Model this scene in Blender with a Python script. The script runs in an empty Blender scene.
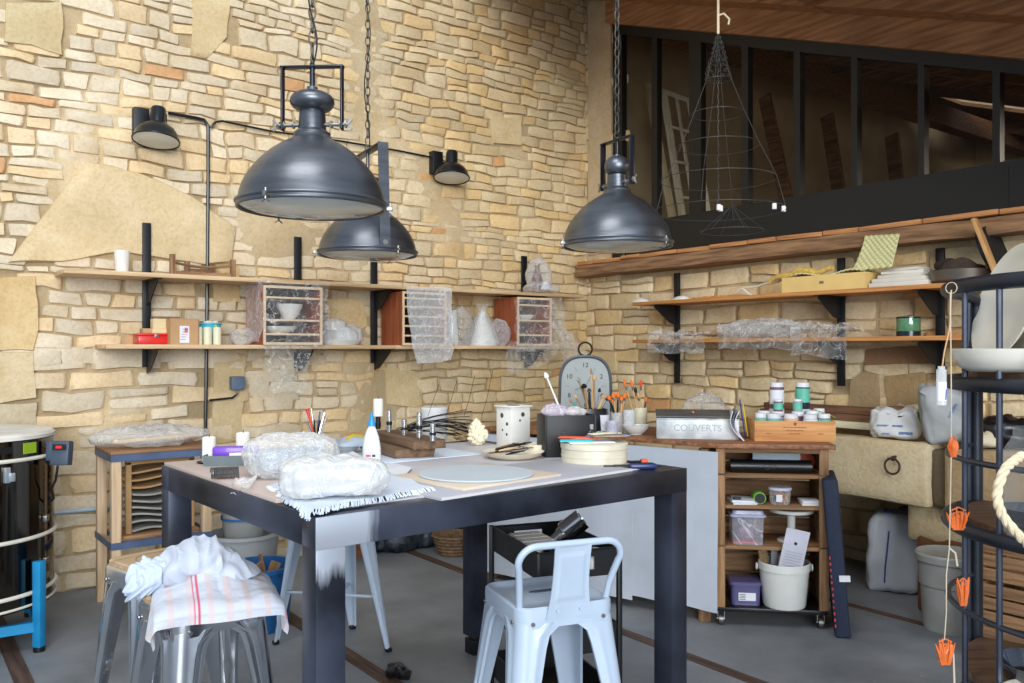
import bpy, bmesh, math, random
from mathutils import Vector, Matrix, noise, Euler
PI = math.pi
R = math.radians
random.seed(7)
COL = bpy.context.scene.collection
V = Vector
# ------------------------------------------------------------------ survey of the place
# x runs along the long stone wall towards the corner, y along the gable wall towards the corner
CAMH = 1.4
F_PX = 851.0
RT = V((0.801, -0.599, 0)); FW = V((0.599, 0.8006, 0)); UP = V((0, 0, 1))
YAW = math.atan2(-0.599, 0.801)
HOR = 350.0
XW, YW = 4.91, 5.50          # gable wall plane x = XW, long wall plane y = YW

def ray(px, py): return FW + RT * ((px - 512) / F_PX) + UP * ((HOR - py) / F_PX)
EYE = V((0, 0, CAMH))
def on_z(px, py, z): d = ray(px, py); return EYE + d * ((z - CAMH) / d.z)
def on_left(px, py, off=0.0): d = ray(px, py); return EYE + d * ((YW - off) / d.y)
def on_right(px, py, off=0.0): d = ray(px, py); return EYE + d * ((XW - off) / d.x)
def at(px, py, depth): return EYE + ray(px, py) * depth
def W(r, f, z=0.0): return RT * r + FW * f + UP * z
def ang(deg): return R(deg) + YAW

# ------------------------------------------------------------------ materials
MATS = {}
def _nt(name):
    m = bpy.data.materials.new(name); m.use_nodes = True
    nt = m.node_tree
    return m, nt, nt.nodes['Principled BSDF']
def srgb(c):
    if isinstance(c, str):
        c = tuple(int(c[i:i+2], 16) for i in (0, 2, 4))
    return tuple(((x/255)/12.92 if x/255 <= .04045 else ((x/255+.055)/1.055)**2.4) for x in c)
def mat(name, col, rough=.5, metal=0.0, var=.12, scale=8.0, bump=.0, bscale=None, stretch=(1, 1, 1), coat=0.0, spec=.5, rvar=0.0, col2=None, trans=0.0, detail=5):
    if name in MATS: return MATS[name]
    m, nt, b = _nt(name)
    c = srgb(col)
    tc = nt.nodes.new('ShaderNodeTexCoord'); mp = nt.nodes.new('ShaderNodeMapping')
    mp.inputs['Scale'].default_value = stretch
    nt.links.new(tc.outputs['Object'], mp.inputs['Vector'])
    n = nt.nodes.new('ShaderNodeTexNoise'); n.inputs['Scale'].default_value = scale; n.inputs['Detail'].default_value = detail
    nt.links.new(mp.outputs[0], n.inputs['Vector'])
    r = nt.nodes.new('ShaderNodeValToRGB')
    lo = tuple(x*(1-var) for x in c) if col2 is None else srgb(col2)
    hi = tuple(min(1, x*(1+var)) for x in c)
    r.color_ramp.elements[0].position = .32; r.color_ramp.elements[0].color = (*lo, 1)
    r.color_ramp.elements[1].position = .68; r.color_ramp.elements[1].color = (*hi, 1)
    nt.links.new(n.outputs['Fac'], r.inputs[0]); nt.links.new(r.outputs[0], b.inputs['Base Color'])
    b.inputs['Roughness'].default_value = rough; b.inputs['Metallic'].default_value = metal
    b.inputs['Coat Weight'].default_value = coat; b.inputs['Specular IOR Level'].default_value = spec
    if trans: b.inputs['Transmission Weight'].default_value = trans
    if rvar:
        mr = nt.nodes.new('ShaderNodeMapRange'); mr.inputs[3].default_value = max(0.02, rough-rvar); mr.inputs[4].default_value = rough+rvar
        nt.links.new(n.outputs['Fac'], mr.inputs[0]); nt.links.new(mr.outputs[0], b.inputs['Roughness'])
    if bump:
        n2 = nt.nodes.new('ShaderNodeTexNoise'); n2.inputs['Scale'].default_value = bscale or scale*3; n2.inputs['Detail'].default_value = 6
        nt.links.new(mp.outputs[0], n2.inputs['Vector'])
        bp = nt.nodes.new('ShaderNodeBump'); bp.inputs['Strength'].default_value = bump; bp.inputs['Distance'].default_value = .01
        nt.links.new(n2.outputs['Fac'], bp.inputs['Height']); nt.links.new(bp.outputs[0], b.inputs['Normal'])
    MATS[name] = m
    return m
def wood(name, col, col2, axis=0, scale=3.0, rough=.6, bump=.15):
    s = [14, 14, 14]; s[axis] = 1.0
    return mat(name, col, rough=rough, col2=col2, scale=scale, stretch=tuple(s), bump=bump, bscale=scale*2, var=.1)
def film_mat(name, tint=(0.95, 0.95, 0.93), base=.10, grain=18.0, rough=.12, milk=.55, crease=.34):
    if name in MATS: return MATS[name]
    m, nt, b = _nt(name)
    out = nt.nodes['Material Output']
    b.inputs['Base Color'].default_value = (*tint, 1); b.inputs['Roughness'].default_value = rough
    b.inputs['Coat Weight'].default_value = .5
    tr = nt.nodes.new('ShaderNodeBsdfTransparent'); tr.inputs[0].default_value = (.95, .96, .97, 1)
    lw = nt.nodes.new('ShaderNodeLayerWeight'); lw.inputs[0].default_value = .35
    tc = nt.nodes.new('ShaderNodeTexCoord')
    n = nt.nodes.new('ShaderNodeTexNoise'); n.inputs['Scale'].default_value = grain*.75; n.inputs['Detail'].default_value = 3; n.inputs['Distortion'].default_value = 2.2
    nt.links.new(tc.outputs['Object'], n.inputs['Vector'])
    bp = nt.nodes.new('ShaderNodeBump'); bp.inputs['Strength'].default_value = .7; bp.inputs['Distance'].default_value = .02
    nt.links.new(n.outputs['Fac'], bp.inputs['Height'])
    nt.links.new(bp.outputs[0], b.inputs['Normal'])
    mr = nt.nodes.new('ShaderNodeMapRange'); mr.inputs[1].default_value = 0; mr.inputs[2].default_value = 1
    mr.inputs[3].default_value = base; mr.inputs[4].default_value = base+milk
    nt.links.new(lw.outputs['Facing'], mr.inputs[0])
    mx = nt.nodes.new('ShaderNodeMixShader')
    s1 = nt.nodes.new('ShaderNodeMath'); s1.operation = 'SUBTRACT'; s1.inputs[1].default_value = .5; nt.links.new(n.outputs['Fac'], s1.inputs[0])
    s2 = nt.nodes.new('ShaderNodeMath'); s2.operation = 'ABSOLUTE'; nt.links.new(s1.outputs[0], s2.inputs[0])
    cr = nt.nodes.new('ShaderNodeMapRange'); cr.inputs[1].default_value = .0; cr.inputs[2].default_value = .022; cr.inputs[3].default_value = crease; cr.inputs[4].default_value = 0
    nt.links.new(s2.outputs[0], cr.inputs[0])
    ad = nt.nodes.new('ShaderNodeMath'); ad.operation = 'ADD'; ad.use_clamp = True; nt.links.new(mr.outputs[0], ad.inputs[0]); nt.links.new(cr.outputs[0], ad.inputs[1])
    nt.links.new(ad.outputs[0], mx.inputs[0]); nt.links.new(tr.outputs[0], mx.inputs[1]); nt.links.new(b.outputs[0], mx.inputs[2])
    nt.links.new(mx.outputs[0], out.inputs['Surface'])
    MATS[name] = m
    return m

# ------------------------------------------------------------------ mesh builder
class MB:
    def __init__(s): s.bm = bmesh.new()
    def _xf(s, vs, M):
        for v in vs: v.co = M @ v.co
    def box(s, c, d, rot=None, bev=0.0, seg=2, M=None):
        r = bmesh.ops.create_cube(s.bm, size=1.0); vs = r['verts']
        for v in vs: v.co = V((v.co.x*d[0], v.co.y*d[1], v.co.z*d[2]))
        if bev > 0:
            es = list({e for v in vs for e in v.link_edges})
            g = bmesh.ops.bevel(s.bm, geom=es, offset=min(bev, min(d)*.45), segments=seg, affect='EDGES', profile=.5)
            seen = set(vs); vs = [v for v in s._island(g['verts'])]
        T = Matrix.Translation(V(c))
        if rot is not None: T = T @ Euler(rot).to_matrix().to_4x4()
        if M is not None: T = M @ T
        s._xf(vs, T); return vs
    def _island(s, vs):
        vs = [v for v in vs if v.is_valid]
        out = set(vs); st = list(vs)
        while st:
            v = st.pop()
            for e in v.link_edges:
                o = e.other_vert(v)
                if o not in out: out.add(o); st.append(o)
        return list(out)
    def bar(s, a, b, w, t, up=(0, 0, 1), bev=0.0):
        a, b = V(a), V(b); d = b-a; L = d.length; x = d.normalized(); u = V(up)
        if abs(x.dot(u)) > .98: u = V((0, 1, 0))
        y = u.cross(x).normalized(); z = x.cross(y)
        M = Matrix.Translation((a+b)/2) @ Matrix((x, y, z)).transposed().to_4x4()
        return s.box((0, 0, 0), (L, w, t), bev=bev, M=M)
    def tube(s, pts, r, n=10, cap=True, closed=False):
        pts = [V(p) for p in pts]
        rs = r if isinstance(r, (list, tuple)) else [r]*len(pts)
        rings = []; prev = None
        N = len(pts)
        for i, p in enumerate(pts):
            if closed: t = (pts[(i+1) % N]-pts[i-1])
            else: t = pts[min(i+1, N-1)]-pts[max(i-1, 0)]
            t = t.normalized() if t.length > 1e-9 else V((0, 0, 1))
            if prev is None:
                a = V((0, 0, 1)) if abs(t.z) < .9 else V((1, 0, 0))
                x = a.cross(t).normalized()
            else:
                x = (prev - t*prev.dot(t)).normalized()
            prev = x; y = t.cross(x)
            rings.append([s.bm.verts.new(p + (x*math.cos(k*2*PI/n)+y*math.sin(k*2*PI/n))*rs[i]) for k in range(n)])
        M = N if closed else N-1
        for i in range(M):
            A, B = rings[i], rings[(i+1) % N]
            off = 0
            if closed and i == N-1:
                off = min(range(n), key=lambda k: (A[0].co-B[k].co).length)
            for k in range(n):
                s.bm.faces.new((A[k], A[(k+1) % n], B[(k+1+off) % n], B[(k+off) % n]))
        if cap and not closed:
            s.bm.faces.new(rings[0][::-1]); s.bm.faces.new(rings[-1])
        return [v for q in rings for v in q]
    def cyl(s, a, b, r, n=20, r2=None): return s.tube([a, b], [r, r if r2 is None else r2], n=n)
    def lathe(s, prof, c=(0, 0, 0), n=32, M=None, cap=False):
        c = V(c); rings = []; vs = []
        for (r, z) in prof:
            if r < 1e-6:
                v = s.bm.verts.new(c+V((0, 0, z))); rings.append([v]); vs.append(v)
            else:
                q = [s.bm.verts.new(c+V((r*math.cos(k*2*PI/n), r*math.sin(k*2*PI/n), z))) for k in range(n)]
                rings.append(q); vs += q
        for A, B in zip(rings, rings[1:]):
            if len(A) == 1 and len(B) == 1: continue
            for k in range(n):
                if len(A) == 1: f = (A[0], B[k], B[(k+1) % n])
                elif len(B) == 1: f = (A[k], A[(k+1) % n], B[0])
                else: f = (A[k], A[(k+1) % n], B[(k+1) % n], B[k])
                s.bm.faces.new(f)
        if cap:
            for q in (rings[0], rings[-1]):
                if len(q) > 1: s.bm.faces.new(q)
        if M is not None: s._xf(vs, M)
        return vs
    def torus(s, c, R_, r, n=32, m=8, axis='z', sx=1, sy=1, a0=0, a1=2*PI):
        c = V(c); full = abs(a1-a0-2*PI) < 1e-6
        k = n if full else n+1
        pts = []
        for i in range(k):
            a = a0+(a1-a0)*i/n; p = V((R_*sx*math.cos(a), R_*sy*math.sin(a), 0))
            if axis == 'x': p = V((0, p.x, p.y))
            if axis == 'y': p = V((p.x, 0, p.y))
            pts.append(c+p)
        return s.tube(pts, r, n=m, closed=full)
    def ball(s, c, rad, n=16, noise_amp=0.0, nscale=5.0, seed=0, M=None, flat=None):
        r = bmesh.ops.create_uvsphere(s.bm, u_segments=n, v_segments=max(6, n*2//3), radius=1.0); vs = r['verts']
        rad = rad if isinstance(rad, (tuple, list)) else (rad, rad, rad)
        for v in vs:
            p = V((v.co.x*rad[0], v.co.y*rad[1], v.co.z*rad[2]))
            if noise_amp:
                nn = noise.noise(p*nscale+V((seed*3.1, seed*1.7, 0)))
                p += v.co*nn*noise_amp
            if flat is not None and p.z < flat: p.z = flat
            v.co = p+V(c)
        if M is not None: s._xf(vs, M)
        return vs
    def grid(s, fn, nu, nv):
        vs = [[s.bm.verts.new(fn(i/nu, j/nv)) for j in range(nv+1)] for i in range(nu+1)]
        for i in range(nu):
            for j in range(nv):
                s.bm.faces.new((vs[i][j], vs[i+1][j], vs[i+1][j+1], vs[i][j+1]))
        return [v for q in vs for v in q]
    def prism(s, poly, ext, M=None, bev=0.0):
        """poly: list of 3D points; ext: extrusion vector"""
        a = [s.bm.verts.new(V(p)) for p in poly]; b = [s.bm.verts.new(V(p)+V(ext)) for p in poly]
        n = len(poly)
        f1 = s.bm.faces.new(a); f2 = s.bm.faces.new(b[::-1])
        for k in range(n): s.bm.faces.new((a[(k+1) % n], a[k], b[k], b[(k+1) % n]))
        vs = a+b
        if bev:
            es = list({e for v in vs for e in v.link_edges})
            g = bmesh.ops.bevel(s.bm, geom=es, offset=bev, segments=2, affect='EDGES', profile=.5)
            vs = s._island(g['verts'])
        if M is not None: s._xf(vs, M)
        return vs
    def solidify(s, t):
        bmesh.ops.recalc_face_normals(s.bm, faces=s.bm.faces)
        bmesh.ops.solidify(s.bm, geom=s.bm.faces[:], thickness=t)
    def build(s, name, material, parent=None, world=False, smooth=True, angle=35, loc=None, col=False):
        """world=True: coordinates given in world space, moved into the parent's space"""
        bm = s.bm
        if not col: bmesh.ops.recalc_face_normals(bm, faces=bm.faces)
        if world and parent is not None:
            M = mw(parent).inverted(); bm.transform(M)
        if loc is not None:
            bm.transform(Matrix.Translation(-V(loc)))
        me = bpy.data.meshes.new(name); bm.to_mesh(me); bm.free()
        for m_ in (material if isinstance(material, (list, tuple)) else [material]): me.materials.append(m_)
        if smooth:
            me.shade_smooth(); me.set_sharp_from_angle(angle=R(angle))
        o = bpy.data.objects.new(name, me); COL.objects.link(o)
        if parent is not None: o.parent = parent
        if loc is not None: o.location = V(loc)
        return o
def mw(o):
    M = o.matrix_basis.copy() if False else Matrix.LocRotScale(o.location, o.rotation_euler, o.scale)
    return M if o.parent is None else mw(o.parent) @ M
def tag(o, label=None, cat=None, group=None, kind=None):
    if label: o['label'] = label
    if cat: o['category'] = cat
    if group: o['group'] = group
    if kind: o['kind'] = kind
    return o
def thing(name, label, cat, loc=(0, 0, 0), rz=0.0, group=None):
    o = bpy.data.objects.new(name, None); o.empty_display_size = .05
    COL.objects.link(o); o.location = V(loc); o.rotation_euler = (0, 0, rz)
    return tag(o, label, cat, group)
def dup(root, loc=None, rz=None, label=None, group=None, scale=None):
    r = root.copy(); COL.objects.link(r)
    if loc is not None: r.location = V(loc)
    if rz is not None: r.rotation_euler = (r.rotation_euler[0], r.rotation_euler[1], rz)
    if scale is not None: r.scale = scale
    if label: r['label'] = label
    if group: r['group'] = group
    for ch in list(root.children):
        c = ch.copy(); COL.objects.link(c); c.parent = r
        for g in list(ch.children):
            d = g.copy(); COL.objects.link(d); d.parent = c
    return r
def text(body, size, M, material, name='lettering', parent=None, extrude=.0006, align='CENTER'):
    cu = bpy.data.curves.new(name, 'FONT'); cu.body = body; cu.size = size; cu.extrude = extrude
    cu.align_x = align; cu.align_y = 'CENTER'
    o = bpy.data.objects.new(name, cu); cu.materials.append(material); COL.objects.link(o)
    if parent is not None:
        o.parent = parent; M = mw(parent).inverted() @ M
    me = bpy.data.meshes.new_from_object(o); o2 = bpy.data.objects.new(name, me); COL.objects.link(o2)
    o2.parent = parent; o2.matrix_basis = M
    bpy.data.objects.remove(o)
    return o2
def face_M(p, normal, up=(0, 0, 1)):
    """matrix whose +Z looks along normal and +Y along up, at p"""
    z = V(normal).normalized(); x = V(up).cross(z).normalized(); y = z.cross(x)
    return Matrix.Translation(V(p)) @ Matrix((x, y, z)).transposed().to_4x4()

# ------------------------------------------------------------------ palette
M_steel_dark = mat('dark_steel', (48, 50, 58), rough=.32, metal=.75, var=.25, scale=5, rvar=.10)
M_black = mat('black_metal', (22, 23, 26), rough=.45, metal=.2, var=.2)
M_blackplastic = mat('black_plastic', (16, 17, 20), rough=.3, var=.2)
M_pine = wood('pine', (214, 184, 144), (184, 150, 108), 0)
M_pineY = wood('pine_y', (206, 146, 84), (168, 108, 56), 1)
M_pineZ = wood('pine_z', (212, 176, 126), (186, 144, 96), 2)
M_oldwood = wood('old_wood', (158, 120, 84), (92, 66, 44), 0, rough=.8, bump=.4)
M_oldwoodZ = wood('old_wood_upright', (164, 126, 88), (96, 68, 46), 2, rough=.8, bump=.4)
M_oldwoodY = wood('old_wood_y', (126, 88, 60), (70, 46, 30), 1, rough=.8, bump=.4)
M_white = mat('white_glaze', (228, 228, 222), rough=.25, var=.04, coat=.4)
M_whitematte = mat('white_matte', (226, 224, 216), rough=.7, var=.05)
M_paper = mat('paper', (224, 226, 230), rough=.8, var=.04)
M_steel = mat('polished_steel', (214, 216, 220), rough=.17, metal=1.0, var=.08, scale=6, rvar=.06)
M_wire = mat('grey_wire', (120, 118, 116), rough=.4, metal=.8)
M_film = film_mat('clear_film', base=.10, milk=.7)
M_film2 = film_mat('milky_film', base=.36, milk=.35, grain=10, crease=.3)
M_film3 = film_mat('thin_film', base=.05, milk=.55, grain=9)
# ------------------------------------------------------------------ masonry
def stone_mat(name, bstr=.6):
    m, nt, b = _nt(name)
    a = nt.nodes.new('ShaderNodeAttribute'); a.attribute_name = 'Col'
    tc = nt.nodes.new('ShaderNodeTexCoord')
    n1 = nt.nodes.new('ShaderNodeTexNoise'); n1.inputs['Scale'].default_value = 5; n1.inputs['Detail'].default_value = 8; n1.inputs['Roughness'].default_value = .65
    n2 = nt.nodes.new('ShaderNodeTexNoise'); n2.inputs['Scale'].default_value = 45; n2.inputs['Detail'].default_value = 6; n2.inputs['Roughness'].default_value = .7
    for n in (n1, n2): nt.links.new(tc.outputs['Object'], n.inputs['Vector'])
    r1 = nt.nodes.new('ShaderNodeValToRGB'); r1.color_ramp.elements[0].position = .3; r1.color_ramp.elements[1].position = .7
    r1.color_ramp.elements[0].color = (.84, .77, .66, 1); r1.color_ramp.elements[1].color = (1.0, 1.0, 1.0, 1)
    nt.links.new(n1.outputs['Fac'], r1.inputs[0])
    r2 = nt.nodes.new('ShaderNodeValToRGB'); r2.color_ramp.elements[0].position = .28; r2.color_ramp.elements[1].position = .55
    r2.color_ramp.elements[0].color = (.80, .75, .68, 1); r2.color_ramp.elements[1].color = (1, 1, 1, 1)
    nt.links.new(n2.outputs['Fac'], r2.inputs[0])
    x = nt.nodes.new('ShaderNodeMixRGB'); x.blend_type = 'MULTIPLY'; x.inputs[0].default_value = 1
    y = nt.nodes.new('ShaderNodeMixRGB'); y.blend_type = 'MULTIPLY'; y.inputs[0].default_value = .8
    nt.links.new(a.outputs['Color'], x.inputs[1]); nt.links.new(r1.outputs[0], x.inputs[2])
    nt.links.new(x.outputs[0], y.inputs[1]); nt.links.new(r2.outputs[0], y.inputs[2])
    nt.links.new(y.outputs[0], b.inputs['Base Color'])
    b.inputs['Roughness'].default_value = .92; b.inputs['Specular IOR Level'].default_value = .2
    bp = nt.nodes.new('ShaderNodeBump'); bp.inputs['Strength'].default_value = bstr; bp.inputs['Distance'].default_value = .012
    ad = nt.nodes.new('ShaderNodeMath'); ad.operation = 'ADD'
    nt.links.new(n1.outputs['Fac'], ad.inputs[0]); nt.links.new(n2.outputs['Fac'], ad.inputs[1])
    nt.links.new(ad.outputs[0], bp.inputs['Height']); nt.links.new(bp.outputs[0], b.inputs['Normal'])
    MATS[name] = m
    return m
M_stone = stone_mat('limestone')
def inpoly(x, y, poly):
    c = False; n = len(poly); j = n-1
    for i in range(n):
        xi, yi = poly[i]; xj, yj = poly[j]
        if (yi > y) != (yj > y) and x < (xj-xi)*(y-yi)/(yj-yi)+xi: c = not c
        j = i
    return c
TAN = V(srgb((232, 218, 186)))
def stone_col(rng, s, z, warm):
    c = TAN.copy()*rng.uniform(.84, 1.06)
    k = rng.random()
    if k < .022: c = V(srgb((226, 180, 130)))*rng.uniform(.85, 1)
    elif k < .22: c = V(srgb((238, 214, 168)))*rng.uniform(.88, 1.05)
    elif k < .32: c = V(srgb((228, 210, 174)))*rng.uniform(.88, 1.03)
    pale = V((c.x*1.04, c.y*1.05, c.z*1.16)); yel = V((c.x*1.0, c.y*.94, c.z*.84))
    return pale*(1-warm)+yel*warm
def stone_wall(bm, to_w, s0, s1, z0, z1, hole, warmf, rng, cell=None, hs=(.048, .108), ws=(.10, .29), gap=.005, hbase=.012):
    """rubble courses; to_w(s,h,z) -> world point, hole(s,z) -> True where no small stone sits"""
    lay = bm.verts.layers.float_color.get('Col') or bm.verts.layers.float_color.new('Col')
    z = z0; ci = 0
    def wob(i, s): return noise.noise(V((s*.9, i*.37, 3.1)))*.035+noise.noise(V((s*3.1, i*.71, 9.1)))*.012
    while z < z1:
        h = rng.uniform(*hs)
        s = s0-rng.uniform(0, .2)
        while s < s1:
            w = rng.uniform(*ws)*(.7+h*4.0)
            sub = [(z, z+h)]
            if h > .095 and rng.random() < .18:
                zm = z+h*rng.uniform(.4, .6); sub = [(z, zm), (zm, z+h)]
            for (za, zb) in sub:
                cs, cz = s+w/2, (za+zb)/2
                if hole(cs, cz): continue
                j = lambda a: rng.uniform(-a, a)
                A = [(s+gap/2+j(.0025), za+wob(ci, s)+gap/2+j(.002)), (s+w-gap/2+j(.0025), za+wob(ci, s+w)+gap/2+j(.002)),
                     (s+w-gap/2+j(.0025), zb+wob(ci+1 if zb == z+h else ci, s+w)-gap/2+j(.002)), (s+gap/2+j(.0025), zb+wob(ci+1 if zb == z+h else ci, s)-gap/2+j(.002))]
                H = hbase*rng.uniform(.5, 1.5); tx, tz = j(.006), j(.005)
                col = stone_col(rng, cs, cz, warmf(cs, cz)); dull = 1.0
                nu = 6 if w > .18 else 5; nv = 4
                sd = rng.random()*50; rnd = rng.uniform(.16, .42)
                g = []
                for a in range(nu+1):
                    row = []
                    for b in range(nv+1):
                        u = a/nu*2-1; v = b/nv*2-1
                        # crowd the samples to the border, round the corners
                        u = math.copysign(abs(u)**.22, u); v = math.copysign(abs(v)**.18, v)
                        k = 1-rnd*(abs(u)**6)*(abs(v)**6)*.22
                        uu, vv = u*k, v*k
                        fu, fv = (uu+1)/2, (vv+1)/2
                        x = (A[0][0]*(1-fu)+A[1][0]*fu)*(1-fv)+(A[3][0]*(1-fu)+A[2][0]*fu)*fv
                        y = (A[0][1]*(1-fu)+A[1][1]*fu)*(1-fv)+(A[3][1]*(1-fu)+A[2][1]*fu)*fv
                        edge = max(abs(u), abs(v))
                        nz = noise.noise(V((x*14+sd, y*18, sd)))
                        hh = H*(1-edge**9)+tx*u+tz*v+nz*.006 if edge < .99 else -.010
                        if edge > .99: hh = -.024
                        elif edge > .9: hh = hh*.8
                        x, y = x+noise.noise(V((x*7, y*7, 1)))*.022+noise.noise(V((x*19, y*19, 7)))*.008, y+noise.noise(V((x*7, y*7, 21)))*.018+noise.noise(V((x*19, y*19, 27)))*.007
                        vt = bm.verts.new(to_w(x, hh, y)); vt[lay] = (*(col*(1+nz*.10)), 1)
                        row.append(vt)
                    g.append(row)
                for a in range(nu):
                    for b in range(nv):
                        bm.faces.new((g[a][b], g[a+1][b], g[a+1][b+1], g[a][b+1]))
            s += w
        z += h; ci += 1
def slab(bm, to_w, poly, h, col, seed=0, step=.07):
    """a big dressed stone or patch of render: polygon in wall coordinates standing h proud"""
    lay = bm.verts.layers.float_color['Col']
    n = len(poly)
    cx = sum(p[0] for p in poly)/n; cy = sum(p[1] for p in poly)/n
    # resample outline
    out = []
    for i in range(n):
        a, b = poly[i], poly[(i+1) % n]; L = math.hypot(b[0]-a[0], b[1]-a[1]); m = max(1, int(L/step))
        for k in range(m):
            t = k/m; out.append((a[0]+(b[0]-a[0])*t, a[1]+(b[1]-a[1])*t))
    rings = []
    for kk, (sc, hh) in enumerate(((1.0, -.015), (.995, h*.55), (.975, h), (.8, h), (.5, h), (.2, h))):
        q = []
        for (x, y) in out:
            X = cx+(x-cx)*sc; Y = cy+(y-cy)*sc
            nz = noise.noise(V((X*3+seed, Y*3, seed)))
            e = noise.noise(V((X*9+seed, Y*9, seed*2)))*.012 if kk < 3 else 0
            v = bm.verts.new(to_w(X+e, hh+(nz*.008 if kk else 0), Y+e)); v[lay] = (*(V(col)*(1+nz*.10)), 1); q.append(v)
        rings.append(q)
    m = len(out)
    for A, B in zip(rings, rings[1:]):
        for k in range(m): bm.faces.new((A[k], A[(k+1) % m], B[(k+1) % m], B[k]))
    c = bm.verts.new(to_w(cx, h, cy)); c[lay] = (*col, 1)
    for k in range(m): bm.faces.new((rings[-1][k], rings[-1][(k+1) % m], c))
def mortar(bm, to_w, s0, s1, z0, z1, cutf=None, step=.09):
    lay = bm.verts.layers.float_color.get('Col') or bm.verts.layers.float_color.new('Col')
    ns = int((s1-s0)/step); nz = int((z1-z0)/step); g = {}
    for i in range(ns+1):
        for j in range(nz+1):
            s = s0+(s1-s0)*i/ns; z = z0+(z1-z0)*j/nz
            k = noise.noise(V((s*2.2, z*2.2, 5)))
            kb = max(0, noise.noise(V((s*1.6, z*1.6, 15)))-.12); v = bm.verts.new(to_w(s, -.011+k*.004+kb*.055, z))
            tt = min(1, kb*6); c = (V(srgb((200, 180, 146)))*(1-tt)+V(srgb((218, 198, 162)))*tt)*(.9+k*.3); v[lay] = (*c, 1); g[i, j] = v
    for i in range(ns):
        for j in range(nz):
            cs = s0+(s1-s0)*(i+.5)/ns; cz = z0+(z1-z0)*(j+.5)/nz
            if cutf and cutf(cs, cz): continue
            bm.faces.new((g[i, j], g[i+1, j], g[i+1, j+1], g[i, j+1]))
    for v in [v for v in bm.verts if not v.link_faces]: bm.verts.remove(v)

# long wall (y = YW)
def toL(s, h, z): return V((s, YW-h, z))
def pL(px, py): p = on_left(px, py); return (p.x, p.z)
bm = bmesh.new(); rng = random.Random(11)
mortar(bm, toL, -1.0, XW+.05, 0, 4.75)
big = [pL(*p) for p in ((8, 262), (30, 232), (84, 163), (112, 166), (150, 178), (190, 196), (236, 228), (232, 262), (205, 264), (120, 252), (60, 262))]
slabs = [(big, .030, (226, 206, 168))]
slabs.append(([pL(*p) for p in ((-30, 280), (36, 276), (38, 330), (34, 350), (-30, 352))], .022, (222, 196, 150)))
slabs.append(([pL(*p) for p in ((-5, 352), (33, 352), (36, 398), (-5, 404))], .02, (224, 206, 170)))
slabs.append(([pL(*p) for p in ((-20, 404), (37, 402), (37, 470), (-20, 476))], .02, (214, 200, 172)))
slabs.append(([pL(*p) for p in ((4, 4), (62, 2), (62, 56), (30, 46), (4, 42))], .02, (218, 200, 160)))
slabs.append(([pL(*p) for p in ((192, 0), (230, 0), (226, 38), (206, 60), (190, 56))], .012, (222, 202, 160)))
slabs.append(([pL(*p) for p in ((210, 268), (238, 268), (240, 302), (212, 302))], .02, (220, 196, 150)))
slabs.append(([pL(*p) for p in ((212, 352), (246, 352), (244, 382), (240, 440), (212, 446))], .014, (222, 202, 162)))
slabs.append(([pL(*p) for p in ((326, 298), (362, 300), (366, 326), (342, 340), (326, 330))], .026, (234, 210, 164)))
slabs.append(([pL(*p) for p in ((384, 366), (420, 372), (422, 408), (386, 404))], .012, (224, 204, 162)))
slabs.append(([pL(*p) for p in ((490, 116), (520, 120), (520, 146), (492, 144))], .02, (228, 208, 164)))
for pts, h, c in slabs: slab(bm, toL, pts, h, srgb(c), seed=random.random()*9) if False else None
excl = [p for p, _, _ in slabs]
def near_poly(s, z):
    return any(inpoly(s+dx, z+dz, p) for p in excl for dx in (0,) for dz in (0,))
def holeL(s, z): return near_poly(s, z)
def warmL(s, z): return max(0, min(1, (s-1.6)/2.6+(.15 if z > 2.5 else 0)))
stone_wall(bm, toL, -1.0, XW, 0, 4.7, lambda s, z: holeL(s, z) or (s < 2.0 and z < 1.33), warmL, rng)
stone_wall(bm, toL, -1.0, 2.02, 0, 1.34, lambda s, z: holeL(s, z), warmL, rng, hs=(.09, .15), ws=(.20, .46), gap=.007, hbase=.018)
for i, (pts, h, c) in enumerate(slabs): slab(bm, toL, pts, h, srgb(c), seed=i*2.3)
o = MB(); o.bm.free(); o.bm = bm
tag(o.build('wall_left', M_stone, col=True, angle=60), kind='structure')

# gable wall (x = XW)
Z_SILL, Z_GLASS = 2.15, 2.39
V_WIN0 = 5.13
def frame_top(v): return 4.08+.367*(v-5.11)
def toR(s, h, z): return V((XW-h, s, z))
def pR(px, py): p = on_right(px, py); return (p.y, p.z)
bm = bmesh.new(); rng = random.Random(23)
def in_open(s, z): return s < V_WIN0 and 2.08 < z < frame_top(s)
def in_manger(s, z): return s < 3.62 and z < .92
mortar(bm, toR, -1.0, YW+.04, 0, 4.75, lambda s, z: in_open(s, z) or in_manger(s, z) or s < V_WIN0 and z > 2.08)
slR = [([pR(*p) for p in ((852, 380), (866, 370), (880, 374), (882, 420), (851, 420))], .03, (172, 150, 116)),
       ([pR(*p) for p in ((866, 350), (934, 344), (934, 362), (866, 366))], .02, (150, 118, 92)),
       ([pR(*p) for p in ((590, 352), (616, 352), (618, 372), (592, 374))], .024, (228, 208, 164)),
       ([pR(*p) for p in ((886, 376), (926, 372), (928, 404), (888, 406))], .02, (168, 144, 106))]
slR.append(([(5.17, 2.2), (5.46, 2.2), (5.46, 4.6), (5.17, 4.6)], .016, (208, 188, 154)))
exR = [p for p, _, _ in slR]
def holeR(s, z):
    return in_open(s, z) or in_manger(s, z) or (s < V_WIN0 and z > 2.0) or any(inpoly(s+dx, z+dz, p) for p in exR for dx in (0,) for dz in (0,))
def warmR(s, z): return .75
stone_wall(bm, toR, -1.0, YW, .0, 4.7, holeR, warmR, rng, hs=(.07, .15), ws=(.13, .32), gap=.006)
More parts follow.
